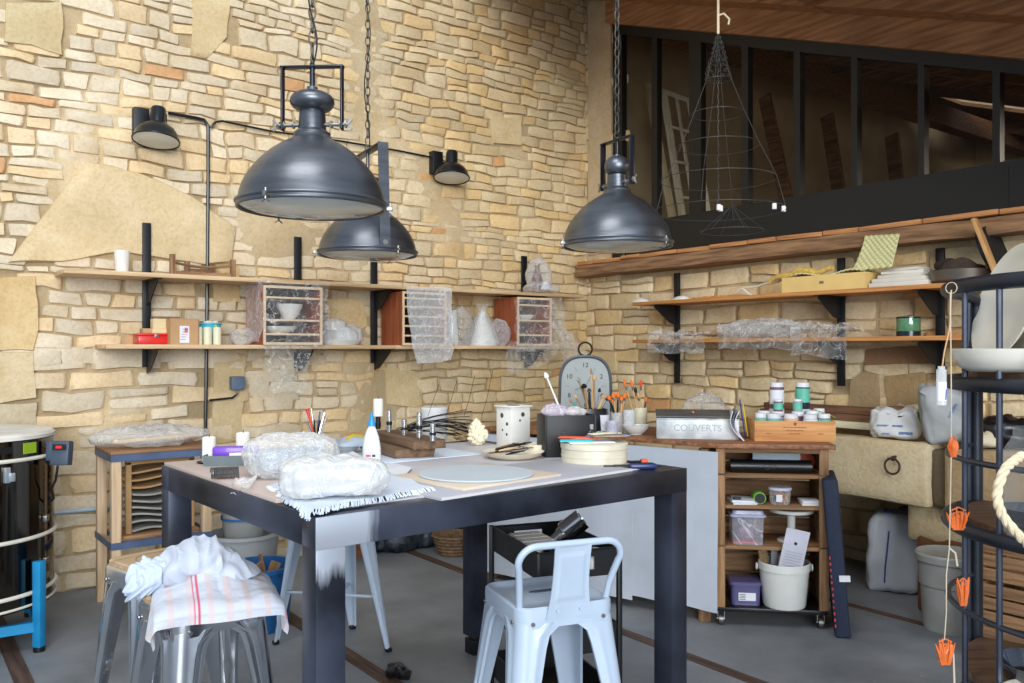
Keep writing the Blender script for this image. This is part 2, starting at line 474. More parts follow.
for i, (pts, h, c) in enumerate(slR): slab(bm, toR, pts, h, srgb(c), seed=40+i*2.3)
o = MB(); o.bm.free(); o.bm = bm
tag(o.build('wall_right', M_stone, col=True, angle=60), kind='structure')

# manger: recess in the gable wall, closed by dressed stone slabs; deeper back wall
bm = bmesh.new(); lay = bm.verts.layers.float_color.new('Col'); rng = random.Random(5)
def toB(s, h, z): return V((XW+.32-h, s, z))
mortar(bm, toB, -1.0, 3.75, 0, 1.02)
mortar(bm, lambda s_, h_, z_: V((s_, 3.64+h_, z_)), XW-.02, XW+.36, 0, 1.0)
stone_wall(bm, toB, -1.0, 3.66, 0, .93, lambda s, z: False, lambda s, z: .6, rng, hs=(.12, .22), ws=(.25, .5))
def tslab(c, d, col, seed, bev=.025):
    m = MB(); m.box(c, d, bev=bev, seg=2)
    bmesh.ops.subdivide_edges(m.bm, edges=m.bm.edges[:], cuts=5, use_grid_fill=True)
    l2 = m.bm.verts.layers.float_color.new('Col')
    for v in m.bm.verts:
        k = noise.noise(v.co*3.0+V((seed, 0, 0)))*.030+noise.noise(v.co*9+V((seed, 0, 0)))*.014
        kk = noise.noise(v.co*2.0+V((seed, 5, 0)))
        v.co += V((k, k*.6, k*.8)); v[l2] = (*(V(srgb(col))*(1+kk*.5)), 1)
    bmesh.ops.recalc_face_normals(m.bm, faces=m.bm.faces)
    vm = {v: bm.verts.new(v.co) for v in m.bm.verts}
    for v, w in vm.items(): w[lay] = v[l2]
    for f in m.bm.faces: bm.faces.new([vm[v] for v in f.verts])
    m.bm.free()
XM = 4.42       # front face of the manger slabs
a = on_right(928, 440, XW-XM).y
b = on_right(826, 440, XW-XM).y
tslab((XM+.11, (a+3.60)/2, .735), (.22, 3.60-a, .33), (196, 182, 152), 1)
tslab((XM+.12, a-.06-.45, .72), (.22, .88, .36), (170, 146, 112), 4)
tslab((XM+.12, a-1.45, .72), (.22, .90, .36), (166, 146, 114), 6)
tslab((XM+.30, a-.01, .48), (.45, .34, .22), (178, 162, 130), 9)
tslab((XM+.26, a-.05, .21), (.40, .30, .40), (120, 84, 58), 12)
tslab((XM+.42, 3.42, .28), (.40, .36, .55), (170, 158, 132), 15)
tslab((XM+.24, 3.44, .50), (.45, .36, .12), (180, 166, 134), 16)
tslab((XM+.30, 1.15, .28), (.40, .36, .56), (130, 108, 76), 17)
tslab((XW+.0, 1.3, .60), (.72, 4.6, .05), (120, 104, 78), 19, bev=.01)
# mortar plug between the two front slabs
tslab((XM+.13, a-.04, .73), (.17, .12, .30), (96, 84, 66), 31)
o = MB(); o.bm.free(); o.bm = bm
tag(o.build('wall_manger', M_stone, col=True, angle=60), kind='structure')
# iron tie ring
rp = on_right(893, 466, XW-XM+.02)
t = thing('tie_ring', 'rusty iron tie ring fixed on the big stone slab', 'ring', rp)
m = MB(); m.torus((-.012, 0, -.0), .042, .006, axis='x', n=24, m=8); m.build('ring', mat('rust_iron', (70, 52, 44), rough=.8, metal=.4), t)
m = MB(); m.tube([(.04, 0, .05), (-.01, 0, .05), (-.022, 0, .042), (-.01, 0, .034), (.04, 0, .034)], .006, n=8); m.ball((0, 0, .042), .014, n=10); m.build('staple', MATS['rust_iron'], t)

# floor: concrete with inlaid wooden strips
def floor_mat():
    m, nt, b = _nt('concrete')
    tc = nt.nodes.new('ShaderNodeTexCoord')
    n1 = nt.nodes.new('ShaderNodeTexNoise'); n1.inputs['Scale'].default_value = 1.6; n1.inputs['Detail'].default_value = 9; n1.inputs['Roughness'].default_value = .62
    n2 = nt.nodes.new('ShaderNodeTexNoise'); n2.inputs['Scale'].default_value = 60; n2.inputs['Detail'].default_value = 5
    n3 = nt.nodes.new('ShaderNodeTexVoronoi'); n3.inputs['Scale'].default_value = 5
    for n in (n1, n2, n3): nt.links.new(tc.outputs['Object'], n.inputs['Vector'])
    r = nt.nodes.new('ShaderNodeValToRGB'); e = r.color_ramp.elements
    e[0].position = .3; e[0].color = (*srgb((102, 107, 112)), 1); e[1].position = .7; e[1].color = (*srgb((146, 150, 154)), 1)
    nt.links.new(n1.outputs['Fac'], r.inputs[0])
    r3 = nt.nodes.new('ShaderNodeValToRGB'); e = r3.color_ramp.elements
    e[0].position = .035; e[0].color = (1.25, 1.25, 1.22, 1); e[1].position = .06; e[1].color = (1, 1, 1, 1)
    nt.links.new(n3.outputs['Distance'], r3.inputs[0])
    x = nt.nodes.new('ShaderNodeMixRGB'); x.blend_type = 'MULTIPLY'; x.inputs[0].default_value = 1
    nt.links.new(r.outputs[0], x.inputs[1]); nt.links.new(r3.outputs[0], x.inputs[2])
    nt.links.new(x.outputs[0], b.inputs['Base Color'])
    mr = nt.nodes.new('ShaderNodeMapRange'); mr.inputs[3].default_value = .38; mr.inputs[4].default_value = .75
    nt.links.new(n1.outputs['Fac'], mr.inputs[0]); nt.links.new(mr.outputs[0], b.inputs['Roughness'])
    bp = nt.nodes.new('ShaderNodeBump'); bp.inputs['Strength'].default_value = .15; bp.inputs['Distance'].default_value = .005
    nt.links.new(n2.outputs['Fac'], bp.inputs['Height']); nt.links.new(bp.outputs[0], b.inputs['Normal'])
    return m
m = MB(); m.box((1.5, 1.0, -.1), (9.0, 10.0, .2)); tag(m.build('floor', floor_mat()), kind='structure')
M_strip = wood('strip_wood', (96, 72, 58), (58, 42, 34), 1, rough=.7, bump=.5)
for i, (x, w) in enumerate(((.50, .07), (1.737, .075), (2.97, .065), (4.28, .05))):
    m = MB(); m.box((x, 2.6, .001), (w, 5.7, .006)); tag(m.build('trim_%d' % (i+1), M_strip), kind='structure')

# timber: lintel under the big window, rafter over it, boarded roof
M_beam = wood('beam_wood', (160, 122, 86), (104, 76, 52), 1, rough=.85, bump=.6)
M_beamtop = wood('beam_edge', (206, 146, 92), (158, 104, 62), 1, rough=.8, bump=.5)
m = MB()
m.box((XW-.06, 2.3, 2.065), (.22, 6.3, .10), bev=.012)
vs = m.bm.verts
bmesh.ops.subdivide_edges(m.bm, edges=[e for e in m.bm.edges if abs(e.verts[0].co.y-e.verts[1].co.y) > 3], cuts=40)
for v in m.bm.verts: v.co += V((noise.noise(v.co*2.5)*.02, 0, noise.noise(v.co*2.5+V((9, 0, 0)))*.012))
tag(m.build('trim_5', M_beam), kind='structure')
m = MB(); rng = random.Random(3); y = 5.42
while y > -.8:
    L = rng.uniform(.14, .42)
    m.box((XW-.06+rng.uniform(-.008, .008), y-L/2, 2.128+rng.uniform(-.004, .004)), (.235, L-.006, .03), bev=.006, rot=(rng.uniform(-.02, .02), 0, 0)); y -= L
tag(m.build('trim_6', M_beamtop), kind='structure')
M_rafter = wood('rafter_wood', (172, 122, 80), (128, 88, 56), 1, rough=.75, bump=.3)
def slope_box(m, x0, x1, y0, y1, dz0, dz1, bev=.0):
    P = []
    for y in (y0, y1):
        for x in (x0, x1):
            for dz in (dz0, dz1): P.append(m.bm.verts.new((x, y, frame_top(y)+dz)))
    a, b, c, d, e, f, g, h = P
    for q in ((a, b, d, c), (e, g, h, f), (a, e, f, b), (c, d, h, g), (a, c, g, e), (b, f, h, d)): m.bm.faces.new(q)
m = MB(); slope_box(m, XW-.10, XW+.12, -1.2, V_WIN0+.02, .0, .24); tag(m.build('trim_7', M_rafter), kind='structure')
m = MB(); slope_box(m, XW-.30, XW-.10, -1.2, YW, .18, .30); tag(m.build('trim_8', M_rafter), kind='structure')
# roof boards, left out on the left so light reaches the upper walls
m = MB()
for k in range(9):
    x1 = XW+.1-k*.2; x0 = x1-.194
    
    slope_box(m, x0, x1, -1.2, YW+.1, .30, .325)
tag(m.build('ceiling', M_rafter), kind='structure')

# the loft behind the big glazed frame
M_plaster = mat('loft_plaster', (176, 158, 128), rough=.95, var=.18, scale=2.5, bump=.3)
M_loftwood = wood('loft_wood', (120, 84, 56), (66, 44, 30), 1, rough=.9)
LX = 12.0
m = MB()
m.box(((XW+LX)/2+.1, YW+.1, 3.4), (LX-XW-.1, .2, 3.2)); m.box((LX+.1, 2.2, 3.2), (.2, 7, 3.6)); m.box(((XW+LX)/2+.1, -1.3, 3.0), (LX-XW, .2, 3.2))
tag(m.build('wall_loft', M_plaster), kind='structure')
m = MB(); m.box(((XW+.30+LX)/2, 2.1, 2.02), (LX-XW-.30, 7.0, .1)); tag(m.build('floor_loft', M_loftwood), kind='structure')
m = MB()
slope_box(m, XW+.1, 9.7, 1.3, YW+.1, .30, .34); slope_box(m, XW+.1, 5.4, -1.4, 1.3, .30, .34); slope_box(m, 10.25, LX+.1, -1.4, YW+.1, .30, .34); slope_box(m, 9.7, 10.25, 4.85, YW+.1, .30, .34)  # unseen gap by the low eave, left out for the added loft lamp
tag(m.build('ceiling_loft', M_loftwood), kind='structure')
m = MB()
for y in (4.75, 1.6): m.box(((XW+LX)/2, y, frame_top(y)+.05), (LX-XW-.3, .16, .22))
for x in (6.6, 7.3, 11): slope_box(m, x, x+.12, -1.2, YW, .12, .30)
tag(m.build('trim_9', M_loftwood), kind='structure')

# glazed partition
def v_at(px): return on_right(px, 200).y
win = tag(thing('window_1', None, None, (XW-.02, 2.2, Z_SILL)), kind='structure')
M_frame = mat('window_steel', (12, 12, 12), rough=.5, var=.2)
m = MB()
y0, y1 = -.9, v_at(617)
slope_box(m, XW-.05, XW+.01, y0, y1, -.075, .0)
m.box((XW-.02, (y0+y1)/2, Z_GLASS), (.06, y1-y0, .05)); m.box((XW-.02, (y0+y1)/2, Z_SILL+.01), (.06, y1-y0, .03))
for a, b in ((617, 626), (655.5, 661), (693, 705), (745.5, 752), (797.5, 804), (855, 861), (921.5, 928), (996, 1003.5)):
    ya, yb = v_at(a), v_at(b); yc = (ya+yb)/2
    m.box((XW-.02, yc, (Z_SILL+frame_top(yc)-.03)/2), (.055, abs(ya-yb), frame_top(yc)-.03-Z_SILL))
for yc in (1.45, .9, .3): m.box((XW-.02, yc, (Z_SILL+frame_top(yc)-.03)/2), (.055, .04, frame_top(yc)-.03-Z_SILL))
m.build('window_frame', M_frame, win, world=True)
m = MB(); m.box((XW-.052, (y0+y1)/2, (Z_SILL+Z_GLASS)/2), (.012, y1-y0, Z_GLASS-Z_SILL))
[m.box((XW-.058, y_, (Z_SILL+Z_GLASS)/2), (.006, .012, Z_GLASS-Z_SILL-.01)) for y_ in (1.2, 2.06, 3.9)]; m.build('lower_panel', mat('panel_dark', (18, 19, 17), rough=.6, var=.15, scale=3), win, world=True)
gm, nt, b_ = _nt('window_glass')
b_.inputs['Base Color'].default_value = (.02, .02, .02, 1); b_.inputs['Roughness'].default_value = .03
tr = nt.nodes.new('ShaderNodeBsdfTransparent'); tr.inputs[0].default_value = (.86, .85, .80, 1)
mx = nt.nodes.new('ShaderNodeMixShader'); mx.inputs[0].default_value = .07
nt.links.new(tr.outputs[0], mx.inputs[1]); nt.links.new(b_.outputs[0], mx.inputs[2]); nt.links.new(mx.outputs[0], nt.nodes['Material Output'].inputs['Surface'])
m = MB()
P = [m.bm.verts.new((XW-.02, y, z)) for y, z in ((y0, Z_GLASS), (y1, Z_GLASS), (y1, frame_top(y1)-.03), (y0, frame_top(y0)-.03))]
m.bm.faces.new(P); m.build('pane', gm, win, world=True)

# things leaning in the loft
q = .62
B = [on_right(x, y, -q) for x, y in ((690, 222), (715, 222), (690, 101), (663, 91))]; B[0].z = B[1].z = 2.08
t = thing('old_window_frame', 'old white painted lattice sash leaning in the loft behind the glass', 'window frame', B[0])
M_oldwhite = mat('old_white_paint', (226, 216, 192), rough=.8, var=.1)
m = MB()
for i in range(4): m.bar(B[i], B[(i+1) % 4], .035, .055, up=(1, 0, 0))
m.build('outer_frame', M_oldwhite, t, world=True)
m = MB()
for k in (1, 2, 3, 4): m.bar(B[0].lerp(B[3], k/5), B[1].lerp(B[2], k/5), .02, .022, up=(1, 0, 0))
m.bar(B[0].lerp(B[1], .5), B[3].lerp(B[2], .5), .02, .022, up=(1, 0, 0)); m.build('glazing_bars', M_oldwhite, t, world=True)
a = on_right(682, 222, -.5); a.z = 2.08; b = on_right(647, 84, -.5)
m = MB(); m.bar(a, b, .03, .07, up=(1, 0, 0)); tag(m.build('leaning_plank', mat('pale_plank', (196, 180, 148), rough=.8), loc=a), 'pale sloping plank left of the white sash in the loft', 'plank')
for i, (px, x, tp, lab) in enumerate(((800, XW+.9, 742, 'brown timber board leaning behind the wire cone in the loft'), (850, XW+1.3, 806, 'dark leaning board in the middle of the loft glazing'), (905, XW+1.6, 872, 'dim slanted board in the darker loft panes'))):
    ob = on_right(px, 215, -(x-XW)); ot = on_right(tp, 90+i*20, -(x-XW))
    m = MB(); m.bar((ob.x, ob.y, 2.07), (ot.x+.3, ot.y, ot.z), .11, .035, up=(1, 0, 0))
    tag(m.build('leaning_board', M_loftwood, loc=(ob.x, ob.y, 2.07)), lab, 'board')
# ------------------------------------------------------------------ shelves on both walls
SH = .34
Z1, Z2 = 1.845, 1.432       # long wall shelves, top faces
Z3, Z4 = 1.762, 1.478       # gable wall shelves
def SL(px, off, z): p = on_left(px, 300, off); return V((p.x, p.y, z))
def SR(px, off, z): p = on_right(px, 300, off); return V((p.x, p.y, z))
def board(name, label, x0, x1, y0, y1, ztop, material, group=None):
    m = MB(); m.box((0, 0, -.0125), (abs(x1-x0), abs(y1-y0), .025), bev=.002)
    o = m.build(name, material); o.location = ((x0+x1)/2, (y0+y1)/2, ztop)
    return tag(o, label, 'shelf', group)
xs = [SL(64, SH, 0).x, SL(402, SH, 0).x, SL(584, SH, 0).x]
board('wall_shelf', 'upper pale pine shelf board on the long stone wall, left length', xs[0], xs[1]-.001, YW-.025, YW-SH, Z1, M_pine, 'pine shelf boards on the long wall')
board('wall_shelf', 'upper pale pine shelf board on the long wall, length running into the corner', xs[1]+.001, xs[2], YW-.025, YW-SH, Z1, M_pine, 'pine shelf boards on the long wall')
xs = [SL(106, SH, 0).x, SL(395, SH, 0).x, SL(566, SH, 0).x]
board('wall_shelf', 'lower pale pine shelf board under the red tin and cardboard box', xs[0], xs[1]-.001, YW-.025, YW-SH, Z2, M_pine, 'pine shelf boards on the long wall')
board('wall_shelf', 'lower pine shelf board under the two wrapped cabinets nearest the corner', xs[1]+.001, xs[2], YW-.025, YW-SH, Z2, M_pine, 'pine shelf boards on the long wall')
ya, yb = SR(632, .30, 0).y, .9
board('wall_shelf', 'upper orange pine shelf board on the gable wall below the timber lintel', XW-.03, XW-.30, yb, ya, Z3, M_pineY, 'pine shelf boards on the gable wall')
board('wall_shelf', 'lower orange pine shelf board on the gable wall with crumpled film', XW-.03, XW-.30, yb, ya+.0, Z4, M_pineY, 'pine shelf boards on the gable wall')
def bracket(label, p, rz, ztop, zbot, zs, flat=False):
    t = thing('shelf_bracket', label, 'shelf bracket', (p.x, p.y, zbot), rz, 'black shelf brackets')
    m = MB(); m.box((0, -.012, (ztop-zbot)/2), (.048, .02, ztop-zbot), bev=.002)
    for k in range(4): m.cyl((0, -.020, .08+k*(ztop-zbot-.16)/3), (0, -.026, .08+k*(ztop-zbot-.16)/3), .007, n=8)
    m.build('upright', M_black, t)
    for z in zs:
        m = MB(); zz = z-.0255-zbot
        m.box((0, -.15, zz-.003), (.045, .26, .006))
        if not (flat and z == zs[0]): m.prism([(-.003, -.02, zz-.006), (-.003, -.26, zz-.006), (-.003, -.26, zz-.02), (-.003, -.10, zz-.13), (-.003, -.02, zz-.15)], (.006, 0, 0))
        m.build('arm', M_black, t)
    return t
labs = ['black shelf bracket behind the red tin', 'black shelf bracket above the leftmost wrapped drawer cabinet', 'black shelf bracket beside the middle wrapped cabinet', 'black shelf bracket next to the bagged bottle by the corner']
for px, yt, yb_, lb in ((146, 223, 367, labs[0]), (297, 237, 368, labs[1]), (373, 262, 363, labs[2]), (523, 256, 360, labs[3])):
    bracket(lb, SL(px, .03, 0), 0, on_left(px, yt, .04).z, on_left(px, yb_, .04).z, (Z1, Z2), px in (297, 523))
labs = ['black shelf bracket on the gable wall above the brushes', 'black shelf bracket under the patterned sheet tray', 'black shelf bracket behind the dark metal basin', 'black shelf bracket behind the round stand']
for px, yt, yb_, lb in ((678, 273, 383, labs[0]), (842, 258, 386, labs[1]), (941, 248, 380, labs[2])):
    bracket(lb, SR(px, .03, 0), R(-90), on_right(px, yt, .04).z, on_right(px, yb_, .04).z, (Z3, Z4))

# ------------------------------------------------------------------ lamps
M_gun = mat('gunmetal', (100, 104, 110), rough=.36, metal=.85, var=.22, scale=4, stretch=(1, 1, 6), rvar=.08, bump=.03, bscale=20)
M_chain = mat('chain_metal', (110, 106, 98), rough=.4, metal=.9)
M_bolt = mat('bolt_metal', (150, 148, 144), rough=.35, metal=.9)
lm, nt, b_ = _nt('lamp_glass')
b_.inputs['Base Color'].default_value = (.90, .93, .86, 1); b_.inputs['Roughness'].default_value = .22; b_.inputs['Coat Weight'].default_value = 1
tr = nt.nodes.new('ShaderNodeBsdfTransparent'); mx = nt.nodes.new('ShaderNodeMixShader'); mx.inputs[0].default_value = .72
nt.links.new(tr.outputs[0], mx.inputs[1]); nt.links.new(b_.outputs[0], mx.inputs[2]); nt.links.new(mx.outputs[0], nt.nodes['Material Output'].inputs['Surface'])
M_lens = lm
M_refl = mat('reflector', (222, 222, 214), rough=.35, metal=.3, var=.05)
def chain_pts(m, z0, z1, n=None):
    L = .054; n = int((z1-z0)/(L*.78))
    st = (z1-z0)/n
    for k in range(n):
        zc = z0+st*(k+.5); a = k % 2
        pts = []
        for i in range(12):
            t = 2*PI*i/12; x = .0115*math.cos(t); z = math.sin(t)*L/2
            pts.append((x if a else 0, 0 if a else x, zc+z))
        m.tube(pts, .0030, n=6, closed=True)
def pendant(label, P, rz, kind, ztop, br=.075, bh=.036):
    """P: centre of the rim"""
    t = thing('pendant_lamp', label, 'pendant lamp', P, rz, 'gunmetal pendant lamps over the table')
    prof = [(.250, 0), (.252, .012), (.246, .016), (.243, .030)]
    for r_, h_ in ((.240, .045), (.232, .07), (.220, .095), (.204, .120), (.184, .145), (.160, .170), (.132, .193), (.104, .212), (.082, .224), (.068, .232)): prof.append((r_, h_))
    top = prof[-1][1]
    prof += [(.062, top+.012), (.058, top+.016)]
    m = MB(); m.lathe(prof, n=56)
    inner = [(r-.004, z-.001) for r, z in prof[3:]]
    m.lathe([(.246, .003)]+inner[:-2], n=56); m.build('shade', M_gun, t)
    m = MB(); z = top+.012
    m.lathe([(.060, z), (.062, z+.008), (.052, z+.016), (.047, z+.02), (.044, z+.075)]+[(.018+(br-.018)*math.cos(q_), z+.116+bh*math.sin(q_)) for q_ in [-1.15+2.6*i_/12 for i_ in range(13)]]+[(.020, z+.116+bh), (.018, z+.166), (0, z+.167)], n=32)
    m.build('neck', M_gun, t); zb = z
    m = MB(); m.torus((0, 0, .012), .250, .006, n=56, m=8); m.torus((0, 0, -.003), .246, .0055, n=56, m=8); m.build('rim_band', M_gun, t)
    m = MB(); m.lathe([(.244, .002), (.20, -.012), (.12, -.022), (.05, -.027), (0, -.028)], n=48); lens = m.build('lens', M_lens, t)
    m = MB(); m.lathe([(.236, .03), (.225, .06), (.18, .13), (.10, .19), (.055, .21), (.05, .16), (.0, .155)], n=40); m.build('reflector', M_refl, t)
    m = MB(); m.ball((0, 0, .10), (.038, .038, .055), n=14); m.cyl((0, 0, .14), (0, 0, .20), .02, n=12); m.build('bulb', M_white, t)
    for k in range(3):
        a = 2*PI*k/3+.25; c, s_ = math.cos(a), math.sin(a)
        m = MB(); m.bar((.240*c, .240*s_, .004), (.272*c, .272*s_, .004), .012, .016, bev=.002)
        m.cyl((.262*c, .262*s_, -.012), (.262*c, .262*s_, .022), .004, n=8)
        for sg in (-1, 1): m.bar((.262*c, .262*s_, -.012), (.262*c-s_*sg*.014, .262*s_+c*sg*.014, -.022), .007, .003)
        m.build('clamp', M_bolt, t)
    m = MB(); zt = zb+.235
    if kind == 'short':
        m.cyl((0, 0, zb+.16), (0, 0, zt+.012), .009, n=12)
        hw = .103; zl = zb+.035
        m.box((0, 0, zt), (2*hw+.012, .03, .007), bev=.002)
        for sg in (-1, 1): m.box((sg*hw, 0, (zl+zt)/2-.008), (.007, .03, zt-zl+.016), bev=.002)
        m.build('bracket', M_steel_dark, t)
        for sg in (-1, 1):
            m = MB(); m.cyl((sg*.045, 0, zb+.038), (sg*(hw+.022), 0, zb+.038), .007, n=12)
            for q in (.062, .095, hw+.010): m.cyl((sg*q, 0, zb+.038), (sg*(q+.007), 0, zb+.038), .013, n=6)
            for w_ in (-1, 1): m.bar((sg*(hw+.018), 0, zb+.038), (sg*(hw+.034), 0, zb+.038+w_*.018), .004, .009)
            m.build('wing_bolt', M_bolt, t)
    else:
        hw = .215; zt = zb+.275
        m.cyl((0, 0, zb+.16), (0, 0, zt+.012), .009, n=12)
        m.box((0, 0, zt), (2*hw, .052, .007), bev=.002)
        for sg in (-1, 1): m.bar((sg*(hw-.003), 0, zt+.003), (sg*(.256), 0, .01), .052, .007, up=(0, 1, 0)) if False else m.box((sg*(hw+.02), 0, (zt+.02)/2), (.007, .052, zt-.01), rot=(0, sg*math.atan2(-.03, zt), 0))
        m.build('bracket', M_gun, t)
        for sg in (-1, 1): m = MB(); m.cyl((sg*.232, 0, .035), (sg*.256, 0, .035), .014, n=6); m.build('bolt', M_bolt, t)
    m = MB(); m.torus((0, 0, zt+.022), .014, .0035, axis='x', n=16, m=6); m.build('hook_ring', M_chain, t)
    m = MB(); chain_pts(m, zt+.034, ztop-P.z); m.build('chain', M_chain, t)
    m = MB(); pts = []
    n = 40; zz0, zz1 = zt+.02, ztop-P.z
    for i in range(n+1):
        q = i/n; pts.append((.012*math.sin(q*22)+.004, .012*math.cos(q*17)-.004, zz0+(zz1-zz0)*q))
    m.tube(pts, .0028, n=6); m.build('flex_cord', M_blackplastic, t)
    return t
pendant('largest gunmetal pendant lamp with short U bracket, hanging nearest', W(-.681, 2.90, 1.885), YAW+R(-4), 'short', 3.40)
pendant('pendant lamp with long flat side strap, hanging behind the nearest lamp', W(-.733, 4.32, 1.885), YAW+R(-61), 'long', 4.0)
pendant('pendant lamp hanging alone near the corner and loft window', W(.477, 3.87, 1.875), YAW+R(-58), 'short', 3.5, .058, .044)
# tie beams the lamps and the wire cone hang from (above the picture)
m = MB(); m.box((2.0, 3.0, 3.62), (6.2, .18, .22), bev=.01); tag(m.build('trim_10', M_rafter), kind='structure')
def wall_lamp(label, px, py):
    p = on_left(px, py, .16)
    t = thing('wall_lamp', label, 'wall lamp', (p.x, YW-.02, p.z), 0, 'black wall lamps on the conduit')
    m = MB(); m.box((-.055, -.03, .13), (.09, .06, .17), bev=.006); m.build('mount_box', M_black, t)
    m = MB(); m.cyl((-.02, -.03, .12), (-.005, -.15, .12), .014, n=10); m.build('arm', M_black, t)
    Mt = Matrix.Translation((0, -.16, 0)) @ Euler((R(-8), R(6), 0)).to_matrix().to_4x4()
    m = MB(); m.lathe([(.134, 0), (.137, .008), (.130, .018), (.122, .045), (.100, .080), (.065, .104), (.046, .112)], n=36, M=Mt)
    m.lathe([(.130, .004), (.118, .044), (.096, .076), (.06, .10)], n=36, M=Mt); m.build('shade', M_blacksheen, t)
    m = MB(); m.lathe([(.046, .108), (.044, .118), (.044, .20), (.038, .212), (0, .214)], n=24, M=Mt); m.build('lamp_cap', M_blacksheen, t)
    m = MB(); m.lathe([(.128, .004), (.08, -.006), (0, -.010)], n=32, M=Mt); m.build('lens', M_lens, t)
    m = MB(); m.lathe([(.11, .05), (.07, .085), (0, .095)], n=24, M=Mt); m.build('reflector', M_refl, t)
    m = MB(); m.tube([(.03, -.14, .19), (.07, -.12, .18), (.085, -.06, .12), (.02, -.02, .16), (-.02, -.02, .17)], .004, n=6); m.build('flex_cord', M_blackplastic, t)
M_blacksheen = mat('black_enamel', (44, 45, 48), rough=.28, metal=.6, var=.1)
wall_lamp('black wall lamp above the big smooth stone slab', 155, 142)
wall_lamp('small black wall lamp to the right of the hanging lamps', 450, 179)
def conduit(label, pts, r=.009):
    P = [on_left(x, y, .035) for x, y in pts]
    out = []
    for a, b in zip(P, P[1:]):
        n = max(2, int((b-a).length/.08))
        for k in range(n): out.append(a.lerp(b, k/n))
    out.append(P[-1])
    m = MB(); m.tube(out, r, n=8)
    o = m.build('conduit', M_blackplastic, loc=out[0]); return tag(o, label, 'conduit')
c = conduit('black conduit dropping from the first wall lamp down past the shelves', [(168, 113), (196, 118), (204, 120), (208, 126), (208, 180), (207, 300), (206, 380), (205, 446)], .011)
conduit('black cable clipped to the wall between the two wall lamps', [(211, 128), (213, 124), (216, 122), (222, 121), (270, 131), (340, 141), (400, 151), (430, 157)], .007)
P = on_left(237, 383, .05)
t = thing('junction_box', 'small grey junction box on the wall below the first cabinet', 'junction box', (P.x, YW-.02, P.z-.04))
m = MB(); m.box((0, -.03, .04), (.085, .055, .085), bev=.006); m.build('box', mat('grey_plastic', (92, 108, 128), rough=.5), t)
m = MB(); m.tube([(0, -.03, 0), (0, -.03, -.03), (-.03, -.03, -.055), (-.10, -.03, -.06), (-.175, -.03, -.065)], .007, n=8); m.build('cable', M_blackplastic, t)

# ------------------------------------------------------------------ plastic film helpers
def crumple(p, amp, sc, seed):
    q = p*sc+V((seed*7.3, seed*3.1, seed))
    a = noise.noise(q); b = noise.noise(q*2.3+V((5, 1, 2))); c = noise.noise(q*4.7)
    ridg = (.5-abs(a))*1.0+(.25-abs(b))*.7+(.2-abs(c))*.35
    return amp*ridg
def film_patch(m, P, nu, nv, amp, sc, seed, nrm=None):
    """P: 4 corners (p00,p10,p11,p01)"""
    p00, p10, p11, p01 = [V(q) for q in P]
    n = nrm or (p10-p00).cross(p01-p00).normalized()
    def f(u, v):
        p = p00.lerp(p10, u).lerp(p01.lerp(p11, u), v)
        d = crumple(p, amp, sc, seed)
        e = noise.noise_vector(p*sc*1.3+V((seed, 0, 3)))*amp*.6
        return p+V(n)*d+e
    return m.grid(f, nu, nv)
def film_blob(m, c, rad, amp, sc, seed, n=24, flat=None, M=None):
    r = bmesh.ops.create_uvsphere(m.bm, u_segments=n, v_segments=n*2//3, radius=1.0)
    for v in r['verts']:
        d = v.co.copy()
        p = V((d.x*rad[0], d.y*rad[1], d.z*rad[2]))
        p += d*crumple(p, amp, sc, seed)
        if flat is not None and p.z < flat: p.z = flat+(p.z-flat)*.05
        v.co = (M @ (p+V(c))) if M is not None else p+V(c)

# ------------------------------------------------------------------ cabinets wrapped in film
M_redwood = wood('mahogany_ply', (176, 98, 62), (140, 70, 42), 2, rough=.5)
M_lightedge = mat('light_edge', (226, 196, 158), rough=.6, var=.06)
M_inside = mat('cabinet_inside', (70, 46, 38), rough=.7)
def drawer_cabinet(label, pa, pb, off, h, divs, bowls):
    x0 = SL(pa, off, 0).x; x1 = SL(pb, off, 0).x; w = x1-x0; D = .30; th = .018
    t = thing('drawer_cabinet', label, 'cabinet', ((x0+x1)/2, YW-off+D/2, Z2+.0005), 0, 'film wrapped cabinets on the lower shelf')
    for sg in (-1, 1):
        m = MB(); m.box((sg*(w/2-th/2), 0, h/2), (th, D, h)); m.build('side_panel', M_redwood, t)
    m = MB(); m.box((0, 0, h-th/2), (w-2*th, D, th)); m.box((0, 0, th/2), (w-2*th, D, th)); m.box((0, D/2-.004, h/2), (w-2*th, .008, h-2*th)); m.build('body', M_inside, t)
    m = MB(); e = .016
    for sg in (-1, 1): m.box((sg*(w/2-e/2), -D/2-.003, h/2), (e, .006, h))
    for z in (e/2, h-e/2): m.box((0, -D/2-.003, z), (w-2*e, .006, e))
    m.build('front_edging', M_lightedge, t)
    for z in divs:
        m = MB(); m.box((0, -.006, z*h), (w-2*th, D-.012, .012)); m.build('shelf', M_lightedge, t)
    return t, x0, x1
c1, a0, a1 = drawer_cabinet('leftmost wrapped cabinet with white bowls on its shelves', 263, 322, .36, .370, (.18, .42, .80), 1)
c2, b0, b1 = drawer_cabinet('middle wrapped cabinet with five slots and milky film over front', 402, 446, .36, .372, (.18, .36, .54, .72, .88), 0)
c3, d0, d1 = drawer_cabinet('wrapped cabinet nearest the corner with red brown side', 517, 551, .36, .370, (.22, .52, .84), 0)
